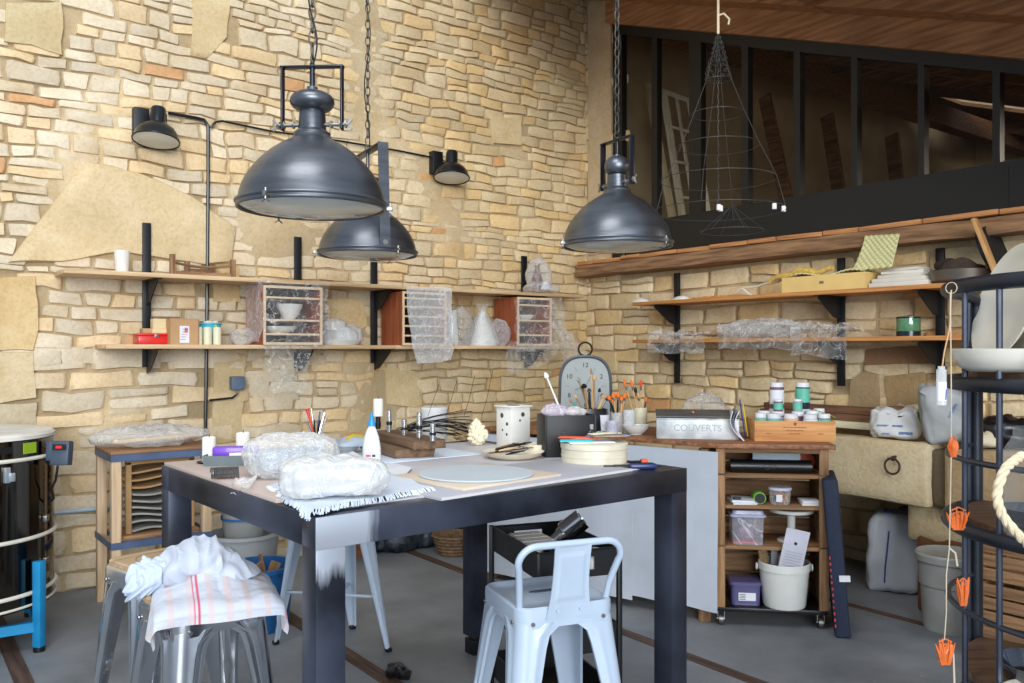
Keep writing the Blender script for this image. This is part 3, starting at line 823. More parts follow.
def bowl_obj(label, p, r, h, material=None, group=None, name='bowl', cat='bowl', foot=.5, wall=.004):
    m = MB(); m.lathe([(0, .002), (r*foot, 0), (r*foot, .003), (r*(foot+.25), h*.3), (r*.93, h*.75), (r, h), (r-wall, h), (r*.90, h*.75), (r*(foot+.2), h*.3+.004), (0, .008)], n=36)
    o = m.build(name, material or M_white); o.location = V(p); return tag(o, label, cat, group)
zc = Z2+.0005
bowl_obj('white flared bowl on the upper shelf of the leftmost cabinet', V(((a0+a1)/2+.02, YW-.25, zc+.42*.370+.0065)), .085, .10, foot=.4)
bowl_obj('wide shallow white dish low inside the leftmost cabinet', V(((a0+a1)/2-.05, YW-.24, zc+.18*.370+.0065)), .12, .045, name='dish', cat='dish')
bowl_obj('small pale dish seen inside the cabinet nearest the corner', V(((d0+d1)/2-.02, YW-.25, zc+.52*.370+.0065)), .09, .04, name='dish', cat='dish')
def sheet(name, label, patches, mt, cat='plastic sheet', group='clear film over the shelves'):
    m = MB()
    for p in patches: film_patch(m, *p)
    bmesh.ops.remove_doubles(m.bm, verts=m.bm.verts, dist=.0005)
    o = m.build(name, mt, angle=180, loc=V(patches[0][0][0])); return tag(o, label, cat, group)
f = YW-.36-.035; zt = Z2+.40
sheet('plastic_sheet', 'clear crumpled film falling over the leftmost cabinet and below the shelf', [
    (((a0-.02, f, zt), (a1+.03, f, zt), (a1+.03, f-.02, Z2-.02), (a0-.02, f-.02, Z2-.02)), 30, 30, .03, 5, 1),
    (((a0+.0, f, Z2), (a0+.30, f-.02, Z2), (a0+.26, f-.02, Z2-.30), (a0+.04, f+.0, Z2-.29)), 30, 30, .035, 6, 2),
    (((a0-.025, YW-.06, zt), (a0-.025, f, zt), (a0-.03, f, Z2+.02), (a0-.03, YW-.2, Z2+.02)), 14, 20, .02, 6, 3)], M_film3)
sheet('plastic_sheet', 'milky film draped over the middle cabinet front', [
    (((b0+.02, f, zt+.01), (b1+.02, f, zt+.01), (b1+.03, f-.02, Z2-.03), (b0+.05, f-.02, Z2-.03)), 24, 30, .02, 4, 4),
    (((b0+.06, f-.02, Z2-.02), (b1+.04, f-.02, Z2-.02), (b1+.02, f-.01, Z2-.10), (b0+.10, f-.01, Z2-.13)), 20, 10, .02, 5, 5)], M_film2)
sheet('plastic_sheet', 'crinkled film hanging from the corner cabinet towards the clock', [
    (((d0-.04, f, zt-.05), (d1+.10, f, zt-.02), (d1+.15, f-.02, Z2-.02), (d0-.06, f-.02, Z2-.05)), 28, 30, .03, 5, 6),
    (((d0-.10, f, Z2+.03), (d1+.05, f-.02, Z2+.02), (d1-.05, f-.02, Z2-.14), (d0-.12, f+.0, Z2-.22)), 28, 20, .035, 6, 7),
    (((d1+.02, f+.03, zt-.02), (d1+.08, YW-.25, zt-.1), (d1+.62, YW-.25, Z2-.14), (d1+.10, f, Z2-.18)), 24, 24, .05, 5, 8)], M_film3)
# other things on the lower shelf
def at_shelf(px, off, z): return SL(px, off, z)
t = thing('cash_tin', 'red metal tin with a small clasp on the lower shelf', 'tin', at_shelf(151.5, .20, Z2+.0005))
m = MB(); m.box((0, 0, .025), (.178, .14, .05), bev=.006); m.build('body', mat('red_enamel', (206, 34, 30), rough=.35, coat=.3), t)
m = MB(); m.box((0, 0, .058), (.182, .144, .016), bev=.006); m.build('lid', MATS['red_enamel'], t)
m = MB(); m.box((.01, -.073, .05), (.022, .004, .02), bev=.001); m.build('clasp', M_bolt, t)
M_card = mat('cardboard', (186, 146, 104), rough=.85, var=.08); M_card2 = mat('cardboard_dark', (142, 106, 78), rough=.85, var=.1); M_cream = mat('cream_card', (214, 194, 150), rough=.8)
base = at_shelf(153, .20, Z2)
for i, (dx, z, sx, sy, sz, mt_, lb) in enumerate(((-.035, .0665, .06, .08, .028, M_card, 'brown carton lying left on the red tin'), (.035, .0665, .10, .09, .026, M_cream, 'cream carton lying on the red tin'), (.03, .0930, .075, .07, .060, M_cream, 'upright cream carton topping the pile on the tin'))):
    m = MB(); m.box((0, 0, sz/2), (sx, sy, sz), bev=.002); m.box((0, -sy/2, sz*.5), (sx*.96, .001, .004)); o = m.build('small_carton', mt_); o.location = base+V((dx, 0, z)); tag(o, lb, 'carton', 'cartons on the red tin')
t = thing('cardboard_box', 'brown cardboard box with white label and open flaps', 'box', at_shelf(180.5, .23, Z2+.0005))
m = MB()
for sg in (-1, 1): m.box((sg*.083, 0, .075), (.004, .16, .15)); m.box((0, sg*.078, .075), (.166, .004, .15))
m.box((0, 0, .003), (.16, .15, .004)); m.build('body', M_card, t)
for sg, a in ((-1, 18), (1, 30)):
    m = MB(); m.box((0, 0, 0), (.165, .07, .003), M=Matrix.Translation((0, sg*.078, .15)) @ Euler((R(a)*sg, 0, 0)).to_matrix().to_4x4() @ Matrix.Translation((0, -sg*.034+(.0), .002))); m.build('flap', M_card, t)
m = MB(); m.box((0, -.081, .06), (.055, .001, .10)); m.build('label_sticker', M_paper, t)
m = MB()
for k in range(5): m.box((-.01+.003*k, -.082, .03+k*.015), (.03, .0008, .004))
m.box((.01, -.082, .085), (.02, .0008, .03)); m.build('print', mat('print_pink', (214, 130, 140), rough=.8), t)
m = MB(); m.box((0, 0, .085), (.15, .07, .17), bev=.002); m.box((.0, -.036, .15), (.12, .002, .03)); o = m.build('brown_parcel', M_card2); o.location = at_shelf(166, .09, Z2+.0005); tag(o, 'darker brown box standing behind the cardboard box', 'box')
M_turq = mat('turquoise_plastic', (64, 190, 214), rough=.4, var=.03)
t = thing('plastic_tub', 'turquoise plastic tub filled with white bits on the shelf', 'tub', at_shelf(209, .16, Z2+.0005))
m = MB(); m.lathe([(0, .003), (.055, 0), (.062, .07), (.072, .125), (.078, .127), (.078, .133), (.070, .133), (.056, .07), (.05, .01), (0, .012)], n=36); m.build('tub', M_turq, t)
m = MB()
for k in range(9): m.ball((.035*math.cos(k*2.4)*(k % 3)/2, .035*math.sin(k*2.4)*(k % 3)/2, .128+.01*(k % 2)), (.022, .018, .012), n=8, noise_amp=.006, nscale=30, seed=k)
m.build('contents', M_whitematte, t)
m = MB(); m.box((.03, -.068, .10), (.012, .003, .07), rot=(0, R(-38), 0)); m.build('yellow_clip', mat('yellow_plastic', (232, 206, 40), rough=.4), t)
M_creamcyl = mat('cream_ceramic', (226, 218, 186), rough=.4, var=.04)
for k, px in enumerate((198, 207.5, 217)):
    m = MB(); m.lathe([(0, 0), (.024, 0), (.025, .004), (.025, .100), (.021, .106), (.016, .106), (.016, .095), (0, .094)], n=24); o = m.build('ceramic_cylinder', M_creamcyl); o.location = at_shelf(px, .275, Z2+.0005)
    tag(o, ('cream ceramic cylinder below the tub, touching the box side', 'middle of three cream cylinders before the turquoise tub', 'cream cylinder nearest the cabinet, before the tub')[k], 'cylinder', 'cream cylinders before the tub')
p = at_shelf(243, .2, Z2); m = MB(); film_blob(m, p+V((0, 0, .05)), (.075, .06, .05), .02, 18, 4, n=20); tag(m.build('film_wad', M_film, angle=180, loc=p), 'wad of clear film left of the leftmost cabinet', 'plastic wad')
p = at_shelf(340, .2, Z2+.0005)
t = thing('covered_bowls', 'milky plastic domes over plates right of the leftmost cabinet', 'covered dishes', p)
m = MB(); m.lathe([(0, .0), (.12, 0), (.15, .03), (.152, .034), (.12, .012), (0, .012)], n=36); m.build('plate', M_white, t)
m = MB(); m.lathe([(.13, .03), (.125, .08), (.10, .11), (.06, .13), (0, .135)], n=36); m.lathe([(.09, .10), (.085, .155), (.05, .178), (0, .182)], c=(-.045, 0, 0), n=30); m.lathe([(.11, .03), (.09, .11), (.05, .14), (0, .145)], c=(.07, .02, 0), n=30); m.build('dome', M_film2, t)
t = thing('white_vase', 'white vase standing in film right of the middle cabinet', 'vase', at_shelf(452, .22, Z2+.0005))
m = MB(); m.lathe([(0, 0), (.045, 0), (.05, .02), (.042, .14), (.034, .24), (.036, .26), (.030, .26), (.03, .24), (0, .2)], n=28); m.build('body', M_white, t)
p = at_shelf(462, .28, Z2); m = MB(); film_blob(m, p+V((-.02, 0, .13)), (.09, .09, .15), .03, 9, 14, n=24); tag(m.build('plastic_bag', M_film3, angle=180, loc=p), 'thin clear bag around the white vase', 'bag')
t = thing('ceramic_cone', 'white cone wrapped in clear film between two cabinets', 'cone', at_shelf(482, .22, Z2+.0005))
m = MB(); m.lathe([(0, 0), (.115, 0), (.117, .01), (.06, .15), (.02, .25), (.01, .27), (0, .272)], n=32); m.build('body', M_whitematte, t)
m = MB(); m.lathe([(.13, .005), (.075, .15), (.03, .27), (.05, .30)], n=30)
for v in m.bm.verts: v.co += v.co.normalized()*crumple(v.co, .03, 12, 5)
m.build('film_wrap', M_film, t, angle=180)
p = at_shelf(496, .26, Z2); m = MB(); film_blob(m, p+V((.02, 0, .09)), (.08, .07, .10), .04, 12, 24, n=24); tag(m.build('film_wad', M_film, angle=180, loc=p), 'loose film bundle against the red cabinet side', 'plastic wad')
# upper shelf
m = MB(); m.lathe([(0, 0), (.034, 0), (.036, .004), (.043, .125), (.0435, .13), (.040, .13), (.033, .01), (0, .008)], n=32); o = m.build('beaker', M_whitematte); o.location = at_shelf(122, .2, Z1+.0005); tag(o, 'off-white beaker standing alone on the upper shelf', 'beaker')
p0 = at_shelf(201, .18, Z1+.0005)
t = thing('wooden_cradle', 'small brown wooden cradle stand on the upper shelf', 'stand', p0)
for k, (x, y, hh) in enumerate(((-.185, -.06, .125), (.175, -.06, .115), (-.06, .08, .10), (.10, .08, .09))):
    m = MB(); m.box((x, y, hh/2), (.03, .03, hh), bev=.003); m.build('post', M_oldwoodZ, t)
m = MB()
for y in (-.06,):
    n = 12; pts = [(-.17+.33*i/n, y, .075-.018*math.sin(PI*i/n)) for i in range(n+1)]; m.tube(pts, .008, n=8)
m.box((0, -.06, .016), (.36, .02, .02)); m.box((.02, .08, .05), (.16, .018, .016)); m.box((-.12, .01, .02), (.02, .14, .02)); m.box((.14, .01, .02), (.02, .14, .02)); m.build('rail', M_oldwood, t)
t = thing('bagged_bottle', 'clear plastic bag with a brown bottle by the corner', 'bag', at_shelf(537, .2, Z1+.0005))
m = MB(); m.lathe([(0, 0), (.04, 0), (.042, .1), (.03, .16), (.018, .19), (.018, .24), (0, .242)], n=24); m.build('bottle', mat('brown_glass', (110, 60, 44), rough=.3), t)
m = MB(); film_blob(m, (0, -.02, .13), (.10, .08, .14), .03, 8, 31, n=26, flat=-.125); film_blob(m, (.02, -.03, .04), (.16, .09, .045), .03, 12, 33, n=26, flat=-.03); m.build('bag', M_film, t, angle=180)
m = MB(); m.prism([(-.05, -.105, .03), (.05, -.105, .03), (.02, -.105, .10), (-.01, -.10, .09)], (0, .003, 0)); m.build('paper_tag', M_paper, t)

# ------------------------------------------------------------------ things on the gable wall shelves
def GR(px, off, z): return SR(px, off, z)
zt = Z3+.0005
y0 = SR(781, .30, 0).y; y1 = SR(864, .30, 0).y; yc = (y0+y1)/2; L = y0-y1
t = thing('wooden_tray', 'shallow pale wooden tray box holding the dimpled sheet', 'tray', (XW-.17, yc, zt), R(-90))
m = MB(); H = .095
for sg in (-1, 1): m.box((sg*(L/2-.006), 0, H/2), (.012, .25, H)); m.box((0, sg*.119, H/2), (L-.024, .012, H))
m.box((0, 0, .006), (L-.024, .226, .012)); m.build('tray', mat('tray_ply', (224, 190, 120), rough=.6, var=.06), t)
m = MB(); m.box((0, -.1255, .05), (.03, .002, .016)); m.build('latch', M_bolt, t)
M_crate = mat('dimpled_foam', (214, 210, 158), rough=.8, var=.05)
m = MB(); rng = random.Random(2)
def egg(u, v):
    s_ = u*.80; w_ = (v-.5)*.22
    p = V((-.25+u*.50, w_, H+.012+.012*math.sin(u*9))); n = V((0, 0, 1))
    return p+n*(.006*math.sin(u*105)*math.sin(v*44))
m.grid(egg, 100, 44)
m.grid(lambda u, v: V((.195+v*.25+u*.035-.04*(1-u)*(1-u)*(1-v), -.045-.07*v+.02*u, H+.015+u*(.205-.02*v)))+V((.3, -.95, 0))*(.006*math.sin(u*42)*math.sin(v*42)), 44, 44); m.solidify(.006); o = m.build('dimpled_sheet', M_crate); o.location = (XW-.17, yc, zt); o.rotation_euler = (0, 0, R(-90)); tag(o, 'yellowish dimpled moulding sheet bent upright out of the wooden tray', 'sheet')
pts = [(XW-.26, y0+.12-.46*i/16, zt+H+.03+.012*math.sin(i*.9)-.05*max(0, 1-i/5)) for i in range(17)]
m = MB(); m.tube(pts, [.013+.010*math.sin(PI*i/16) for i in range(17)], n=10); tag(m.build('straw_bundle', mat('straw', (206, 170, 84), rough=.8, var=.25, scale=30), loc=pts[0]), 'yellow twisted straw bundle lying across the wooden tray', 'straw')
a = GR(742, .2, Z3+.055); b = GR(797, .22, Z3+.12)
pts = [a.lerp(b, i/14)+V((0, 0, -.012*math.sin(PI*i/14)+.004*math.sin(i*1.3))) for i in range(15)]
m = MB(); m.tube(pts, [.006+.007*(i/14) for i in range(15)], n=10); m.tube([a+V((0, .04, -.02)), a, a+V((0, -.05, -.035)), a+V((0, -.08, -.052))], .008, n=8); tag(m.build('driftwood_stick', mat('driftwood', (214, 206, 190), rough=.8), loc=pts[0]), 'bleached driftwood stick left of the wooden tray', 'stick')
m = MB(); m.box((0, 0, .004), (.40, .16, .008)); m.box((.02, .01, .012), (.3, .13, .006)); o = m.build('thin_board', M_pineY); o.location = GR(722, .18, zt); o.rotation_euler = (0, 0, R(-88)); tag(o, 'thin wooden slats lying flat left on the upper gable shelf', 'board')
for px, s_, lb in ((641, .055, 'small white lump at the left end of the upper gable shelf'), (681, .05, 'small white lump in front of the first gable bracket')):
    m = MB(); m.ball((0, 0, 0), (s_, s_*1.6, .034), n=14, noise_amp=.01, nscale=20, seed=px, flat=0); o = m.build('plaster_lump', M_whitematte); o.location = GR(px, .2, zt); tag(o, lb, 'plaster lump')
rng = random.Random(9)
zz = zt
for k, (w_, h_) in enumerate(((.35, .026), (.32, .024), (.27, .020), (.24, .018), (.21, .016))):
    m = MB(); m.box((0, 0, h_/2), (w_, w_*.62, h_), bev=.004); m.box((0, 0, h_*.5), (w_*1.004, w_*.623, .003))
    o = m.build('plaster_slab', mat('plaster', (214, 208, 196), rough=.85, var=.06)); o.location = GR(907, .17, zz); o.rotation_euler = (0, 0, R(-90)+rng.uniform(-.12, .12)); zz += h_+.0005
    tag(o, ('bottom and widest white plaster slab of the stack', 'second plaster slab from the bottom of the stack', 'middle plaster slab of the white stack', 'second plaster slab from the top of the stack', 'topmost and smallest plaster slab of the stack')[k], 'plaster slab', 'stacked plaster slabs on the upper gable shelf')
t = thing('metal_basin', 'dull metal basin heaped with dark bark on the shelf', 'basin', GR(962, .16, zt))
m = MB(); m.lathe([(0, 0), (.13, 0), (.155, .015), (.162, .05), (.166, .07), (.160, .07), (.150, .02), (0, .01)], n=40); m.build('basin', mat('pewter', (120, 112, 102), rough=.4, metal=.7), t)
m = MB(); m.ball((0, .01, .08), (.14, .10, .05), n=24, noise_amp=.03, nscale=16); m.ball((.03, .05, .10), (.10, .09, .04), n=18, noise_amp=.03, nscale=22, seed=3); m.build('bark', mat('bark', (60, 46, 36), rough=.9, var=.4, scale=20, bump=.5), t)
t = thing('round_sieve', 'dark round sieve leaning behind the pale batten on the upper gable shelf', 'sieve', GR(1001, .10, zt+.0))
t.rotation_euler = (0, R(0), R(-90))
m = MB(); Ms = Matrix.Translation((0, 0, .152)) @ Euler((0, R(72), 0)).to_matrix().to_4x4()
Ms = Matrix.Translation((-.02, .0, .160)) @ Euler((0, R(68), 0)).to_matrix().to_4x4()
m.lathe([(.150, -.024), (.156, -.024), (.156, .024), (.150, .024), (.150, -.024)], n=48, M=Ms); m.build('hoop', M_black, t)
m = MB(); m.lathe([(.149, .018), (.1, .014), (0, .012)], n=40, M=Ms); m.build('mesh', mat('dark_mesh', (34, 30, 28), rough=.9, var=.3, scale=60), t)
a_ = on_right(998, 279, .285); a_.z = zt+.004; b_ = on_right(974, 219, .27)
m = MB(); m.bar(a_, b_, .020, .046, up=(1, 0, 0), bev=.002); tag(m.build('leaning_batten', wood('hoop_wood', (206, 160, 104), (176, 128, 78), 2), loc=a_), 'pale wooden batten leaning in front of the dark round sieve', 'batten')
t = thing('lidded_jar', 'glass jar with a white lid behind the round stand', 'jar', GR(1027, .20, zt))
m = MB(); m.lathe([(0, 0), (.055, 0), (.058, .01), (.058, .09), (.045, .11)], n=28); m.build('jar', mat('grey_glass', (120, 126, 122), rough=.15), t)
m = MB(); m.lathe([(.052, .108), (.054, .112), (.054, .135), (0, .138)], n=28); m.build('lid', M_whitematte, t)
m = MB(); m.lathe([(.0585, .03), (.0585, .08)], n=28); m.build('label_sticker', M_paper, t)
# lower gable shelf
zt = Z4+.0005
t = thing('green_glass_jar', 'green patterned glass jar on the lower gable shelf', 'jar', GR(908, .2, zt))
m = MB(); m.lathe([(0, 0), (.060, 0), (.064, .006), (.064, .10), (.062, .108), (.058, .108), (.058, .02), (0, .015)], n=36)
m.build('jar', mat('green_glass', (34, 84, 60), rough=.12, var=.9, scale=22, col2=(96, 140, 98), coat=.8), t)
for zz_b in ((.0, .028), (.1, .109)): m = MB(); m.lathe([(.0645, zz_b[0]), (.0645, zz_b[1])], n=36); m.build('band', mat('navy_glass', (14, 26, 34), rough=.2), t)
for k in range(4):
    o = bowl_obj(('lowest pale bowl of the little stack behind the stand', 'second pale bowl of the little stack', 'third pale bowl of the little stack', 'top pale bowl of the little stack on the lower shelf')[k], GR(1003, .18, zt+k*.024), .07, .042, material=M_whitematte, group='stacked bowls on the lower gable shelf')
for (pa, pb, up, dn, sd, lb) in ((648, 702, .05, -.10, 41, 'clear film wad at the left of the lower gable shelf'), (716, 800, .10, -.07, 42, 'long clear film heap in the middle of the lower gable shelf'), (790, 846, .09, -.12, 43, 'clear film hanging over the lower gable shelf by the bracket')):
    A = SR(pa, .335, 0); B = SR(pb, .335, 0)
    x = XW-.335
    sheet('plastic_sheet', lb, [
        (((x, A.y, Z4+up), (x, B.y, Z4+up), (x-.01, B.y, Z4+dn), (x-.01, A.y, Z4+dn)), 30, 18, .04, 7, sd),
        (((XW-.10, A.y+.04, Z4+.05), (XW-.10, B.y, Z4+.05), (x, B.y, Z4+up), (x, A.y, Z4+up)), 30, 12, .05, 8, sd+1)], M_film3)
m = MB(); film_blob(m, GR(760, .2, Z4+.06), (.10, .34, .06), .035, 9, 12, n=30, flat=-.055); tag(m.build('film_wad', M_film, angle=180), 'puffed clear film lying along the lower gable shelf', 'plastic wad')
# ------------------------------------------------------------------ the steel table
TH = .98
TC = W(-.3275, 3.062); TRZ = ang(39)
TL, TW = 1.43, 1.25
table = thing('work_table', 'large dark steel frame work table with grey top', 'table', TC, TRZ)
def TT(px, py, z=TH): return on_z(px, py, z)
def table_steel():
    m, nt, b = _nt('table_steel')
    tc = nt.nodes.new('ShaderNodeTexCoord'); n = nt.nodes.new('ShaderNodeTexNoise'); n.inputs['Scale'].default_value = 3; n.inputs['Detail'].default_value = 8
    nt.links.new(tc.outputs['Object'], n.inputs['Vector'])
    r = nt.nodes.new('ShaderNodeValToRGB'); e = r.color_ramp.elements
    e[0].position = .35; e[0].color = (*srgb((30, 33, 42)), 1); e[1].position = .75; e[1].color = (*srgb((80, 86, 104)), 1)
    nt.links.new(n.outputs['Fac'], r.inputs[0])
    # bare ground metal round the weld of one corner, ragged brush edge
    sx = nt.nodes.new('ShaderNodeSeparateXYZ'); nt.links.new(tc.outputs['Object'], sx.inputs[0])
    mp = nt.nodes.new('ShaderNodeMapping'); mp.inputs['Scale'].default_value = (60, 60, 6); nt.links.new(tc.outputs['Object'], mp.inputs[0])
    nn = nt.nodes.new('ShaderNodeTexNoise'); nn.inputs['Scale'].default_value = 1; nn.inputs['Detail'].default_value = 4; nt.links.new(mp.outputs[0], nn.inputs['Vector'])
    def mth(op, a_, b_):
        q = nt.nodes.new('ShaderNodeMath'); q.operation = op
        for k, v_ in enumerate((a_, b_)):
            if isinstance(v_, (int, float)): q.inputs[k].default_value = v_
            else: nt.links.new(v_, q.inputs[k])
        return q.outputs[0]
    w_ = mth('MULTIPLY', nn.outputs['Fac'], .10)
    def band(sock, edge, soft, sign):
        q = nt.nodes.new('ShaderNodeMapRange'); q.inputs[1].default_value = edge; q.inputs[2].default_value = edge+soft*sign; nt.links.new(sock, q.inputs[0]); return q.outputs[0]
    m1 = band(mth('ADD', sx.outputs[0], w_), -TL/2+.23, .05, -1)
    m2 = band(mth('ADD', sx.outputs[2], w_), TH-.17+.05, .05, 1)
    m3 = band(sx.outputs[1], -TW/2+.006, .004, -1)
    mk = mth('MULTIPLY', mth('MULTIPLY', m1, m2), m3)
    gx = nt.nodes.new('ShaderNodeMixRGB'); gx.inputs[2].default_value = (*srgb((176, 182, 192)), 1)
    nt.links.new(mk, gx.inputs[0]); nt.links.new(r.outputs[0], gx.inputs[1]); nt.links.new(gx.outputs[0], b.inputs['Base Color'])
    b.inputs['Metallic'].default_value = .5; b.inputs['Roughness'].default_value = .33
    mr = nt.nodes.new('ShaderNodeMapRange'); mr.inputs[3].default_value = .22; mr.inputs[4].default_value = .5
    nt.links.new(n.outputs['Fac'], mr.inputs[0]); nt.links.new(mr.outputs[0], b.inputs['Roughness'])
    return m
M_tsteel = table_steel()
m = MB(); A = .082
for sy in (-1, 1): m.box((0, sy*(TW/2-A/2), TH-.041), (TL, A, .082), bev=.001)
for sx in (-1, 1): m.box((sx*(TL/2-A/2), 0, TH-.041), (A, TW-2*A+.002, .082), bev=.001)
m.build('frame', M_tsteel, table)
for sx in (-1, 1):
    for sy in (-1, 1):
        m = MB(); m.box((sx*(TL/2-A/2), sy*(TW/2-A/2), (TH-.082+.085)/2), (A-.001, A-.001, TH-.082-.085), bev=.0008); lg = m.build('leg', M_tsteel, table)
        m = MB(); m.cyl((sx*(TL/2-A/2), sy*(TW/2-A/2), .07), (sx*(TL/2-A/2), sy*(TW/2-A/2), .09), .03, n=16); m.box((sx*(TL/2-A/2), sy*(TW/2-A/2), .035), (A-.012, A-.012, .07), bev=.004); m.build('foot', M_black, lg)
M_ttop = mat('table_board', (196, 192, 194), rough=.6, var=.12, scale=4, bump=.1)
m = MB(); m.box((0, 0, TH-.004), (TL-2*A-.002, TW-2*A-.002, .016)); m.build('top_board', M_ttop, table)
def flat(name, label, cat, c, lx, ly, h, rz, mt, grp=None, bev=.001, z=TH):
    m = MB(); m.box((0, 0, h/2), (lx, ly, h), bev=bev); o = m.build(name, mt); o.location = (c[0], c[1], z+.0004); o.rotation_euler = (0, 0, rz); return tag(o, label, cat, grp)
M_lightgrey = mat('light_grey_board', (216, 226, 238), rough=.55, var=.05)
M_greyboard = mat('grey_board', (178, 178, 186), rough=.6, var=.07, scale=3)
M_edgewhite = mat('board_edge', (214, 212, 208), rough=.6)
# left plywood panel + pale sheet at the back of the table, flush one beside the other
ly_ = TABLE = None
def TLc(x, y, z=0): # table local -> world
    return TC + Matrix.Rotation(TRZ, 3, 'Z') @ V((x, y, z))
flat('plywood_panel', 'pinkish plywood panel along the left edge of the table', 'board', TLc(-.585, .12), .25, .98, .012, TRZ, mat('ply_pink', (196, 178, 168), rough=.6, var=.08, scale=3))
flat('pale_sheet', 'pale grey flat sheet covering the back of the table', 'board', TLc(-.03, .37), .80, .48, .006, TRZ, M_lightgrey)
W1 = W(-.2+.4235*math.cos(R(43))-.19*math.sin(R(43)), 2.366+.4235*math.sin(R(43))+.19*math.cos(R(43)))
t = thing('modelling_board', 'large grey board with pale edge on the table front', 'board', (W1.x, W1.y, TH+.0004), ang(43.5))
m = MB(); m.box((0, 0, .0055), (.845, .375, .007), bev=.001); m.build('surface', M_greyboard, t)
m = MB(); m.box((0, 0, .001), (.843, .373, .002)); m.box((0, -.1885, .0045), (.843, .003, .008)); m.build('edge', M_edgewhite, t)
z1 = TH+.0094
W2 = W(-.142+.21*math.cos(R(44))-.18*math.sin(R(44)), 2.47+.21*math.sin(R(44))+.18*math.cos(R(44)))
flat('small_board', 'beige square board on the large grey board', 'board', W2, .42, .36, .009, ang(44), mat('beige_board', (212, 196, 176), rough=.6, var=.04), z=z1)
p = on_z(481, 471.5, z1+.01)
m = MB(); m.lathe([(0, 0), (.182, 0), (.186, .003), (.182, .006), (0, .006)], n=56); o = m.build('clay_disc', mat('grey_clay', (190, 200, 206), rough=.6, var=.05, scale=3)); o.location = (W2.x, W2.y, z1+.010); tag(o, 'thin grey clay disc rolled out on the beige board', 'clay slab')

# fringed cloth
def attr_mat(name, rough=.85, bump=.3, bscale=80):
    m, nt, b = _nt(name)
    a = nt.nodes.new('ShaderNodeAttribute'); a.attribute_name = 'Col'; nt.links.new(a.outputs['Color'], b.inputs['Base Color'])
    b.inputs['Roughness'].default_value = rough; b.inputs['Sheen Weight'].default_value = .2; b.inputs['Specular IOR Level'].default_value = .2
    tc = nt.nodes.new('ShaderNodeTexCoord'); n = nt.nodes.new('ShaderNodeTexNoise'); n.inputs['Scale'].default_value = bscale
    nt.links.new(tc.outputs['Object'], n.inputs['Vector'])
    bp = nt.nodes.new('ShaderNodeBump'); bp.inputs['Strength'].default_value = bump; bp.inputs['Distance'].default_value = .004
    nt.links.new(n.outputs['Fac'], bp.inputs['Height']); nt.links.new(bp.outputs[0], b.inputs['Normal'])
    return m
M_cloth = attr_mat('cloth')
def cgrid(m, fn, cf, nu, nv):
    lay = m.bm.verts.layers.float_color.get('Col') or m.bm.verts.layers.float_color.new('Col')
    g = [[None]*(nv+1) for _ in range(nu+1)]
    for i in range(nu+1):
        for j in range(nv+1):
            u, v = i/nu, j/nv; vt = m.bm.verts.new(fn(u, v)); vt[lay] = (*srgb(cf(u, v)), 1); g[i][j] = vt
    for i in range(nu):
        for j in range(nv): m.bm.faces.new((g[i][j], g[i+1][j], g[i+1][j+1], g[i][j+1]))
    return g
zc_ = TH+.013
Q = [TT(352, 460, zc_), TT(268, 487, zc_), TT(309, 512, zc_), TT(432, 489, zc_)]
def cl(u, v):
    p = Q[0].lerp(Q[1], u).lerp(Q[3].lerp(Q[2], u), v)
    w_ = noise.noise(V((p.x*9, p.y*9, 1)))*.006+noise.noise(V((p.x*30, p.y*30, 1)))*.003
    p = V((p.x+noise.noise(V((u*6, v*6, 8)))*.02, p.y+noise.noise(V((u*6, v*6, 18)))*.02, zc_+.004+abs(w_)))
    # beyond the table edge the cloth hangs
    l = Matrix.Rotation(-TRZ, 3, 'Z') @ (p-TC); e = (-TL/2)-l.x
    if e > 0: l.x = -TL/2-.006-e*.15; l.z = zc_-e*1.0; p = TC+Matrix.Rotation(TRZ, 3, 'Z') @ V((l.x, l.y, l.z))
    l = Matrix.Rotation(-TRZ, 3, 'Z') @ (p-TC); e = (-TW/2)-l.y
    if e > 0: l.y = -TW/2-.006-e*.15; l.z = zc_-e*1.0; p = TC+Matrix.Rotation(TRZ, 3, 'Z') @ V((l.x, l.y, l.z))
    return p
t = thing('fringed_cloth', 'pale blue white fringed towel hanging over the table corner', 'towel', TT(340, 490, zc_))
m = MB(); cgrid(m, cl, lambda u, v: (200, 210, 224), 50, 50); m.build('cloth', M_cloth, t, world=True, col=True)
m = MB(); rng = random.Random(4)
edge = [(1, i/60) for i in range(61)]+[(1-i/60, 1) for i in range(61)]
for (u, v) in edge:
    for q in range(2):
        a = cl(min(1, max(0, u+rng.uniform(-.008, .008))), min(1, max(0, v+rng.uniform(-.008, .008)))); d = (cl(u, v)-cl(.5, .5)); d.z = 0; d.normalize()
        b = a+d*rng.uniform(.008, .016)+V((0, 0, -.012)); 
        m.tube([a, a.lerp(b, .5)+V((0, 0, .001)), b+V((rng.uniform(-.004, .004), 0, 0))], .0016, n=4)
m.build('fringe', mat('fringe_white', (214, 224, 238), rough=.9), t, world=True)
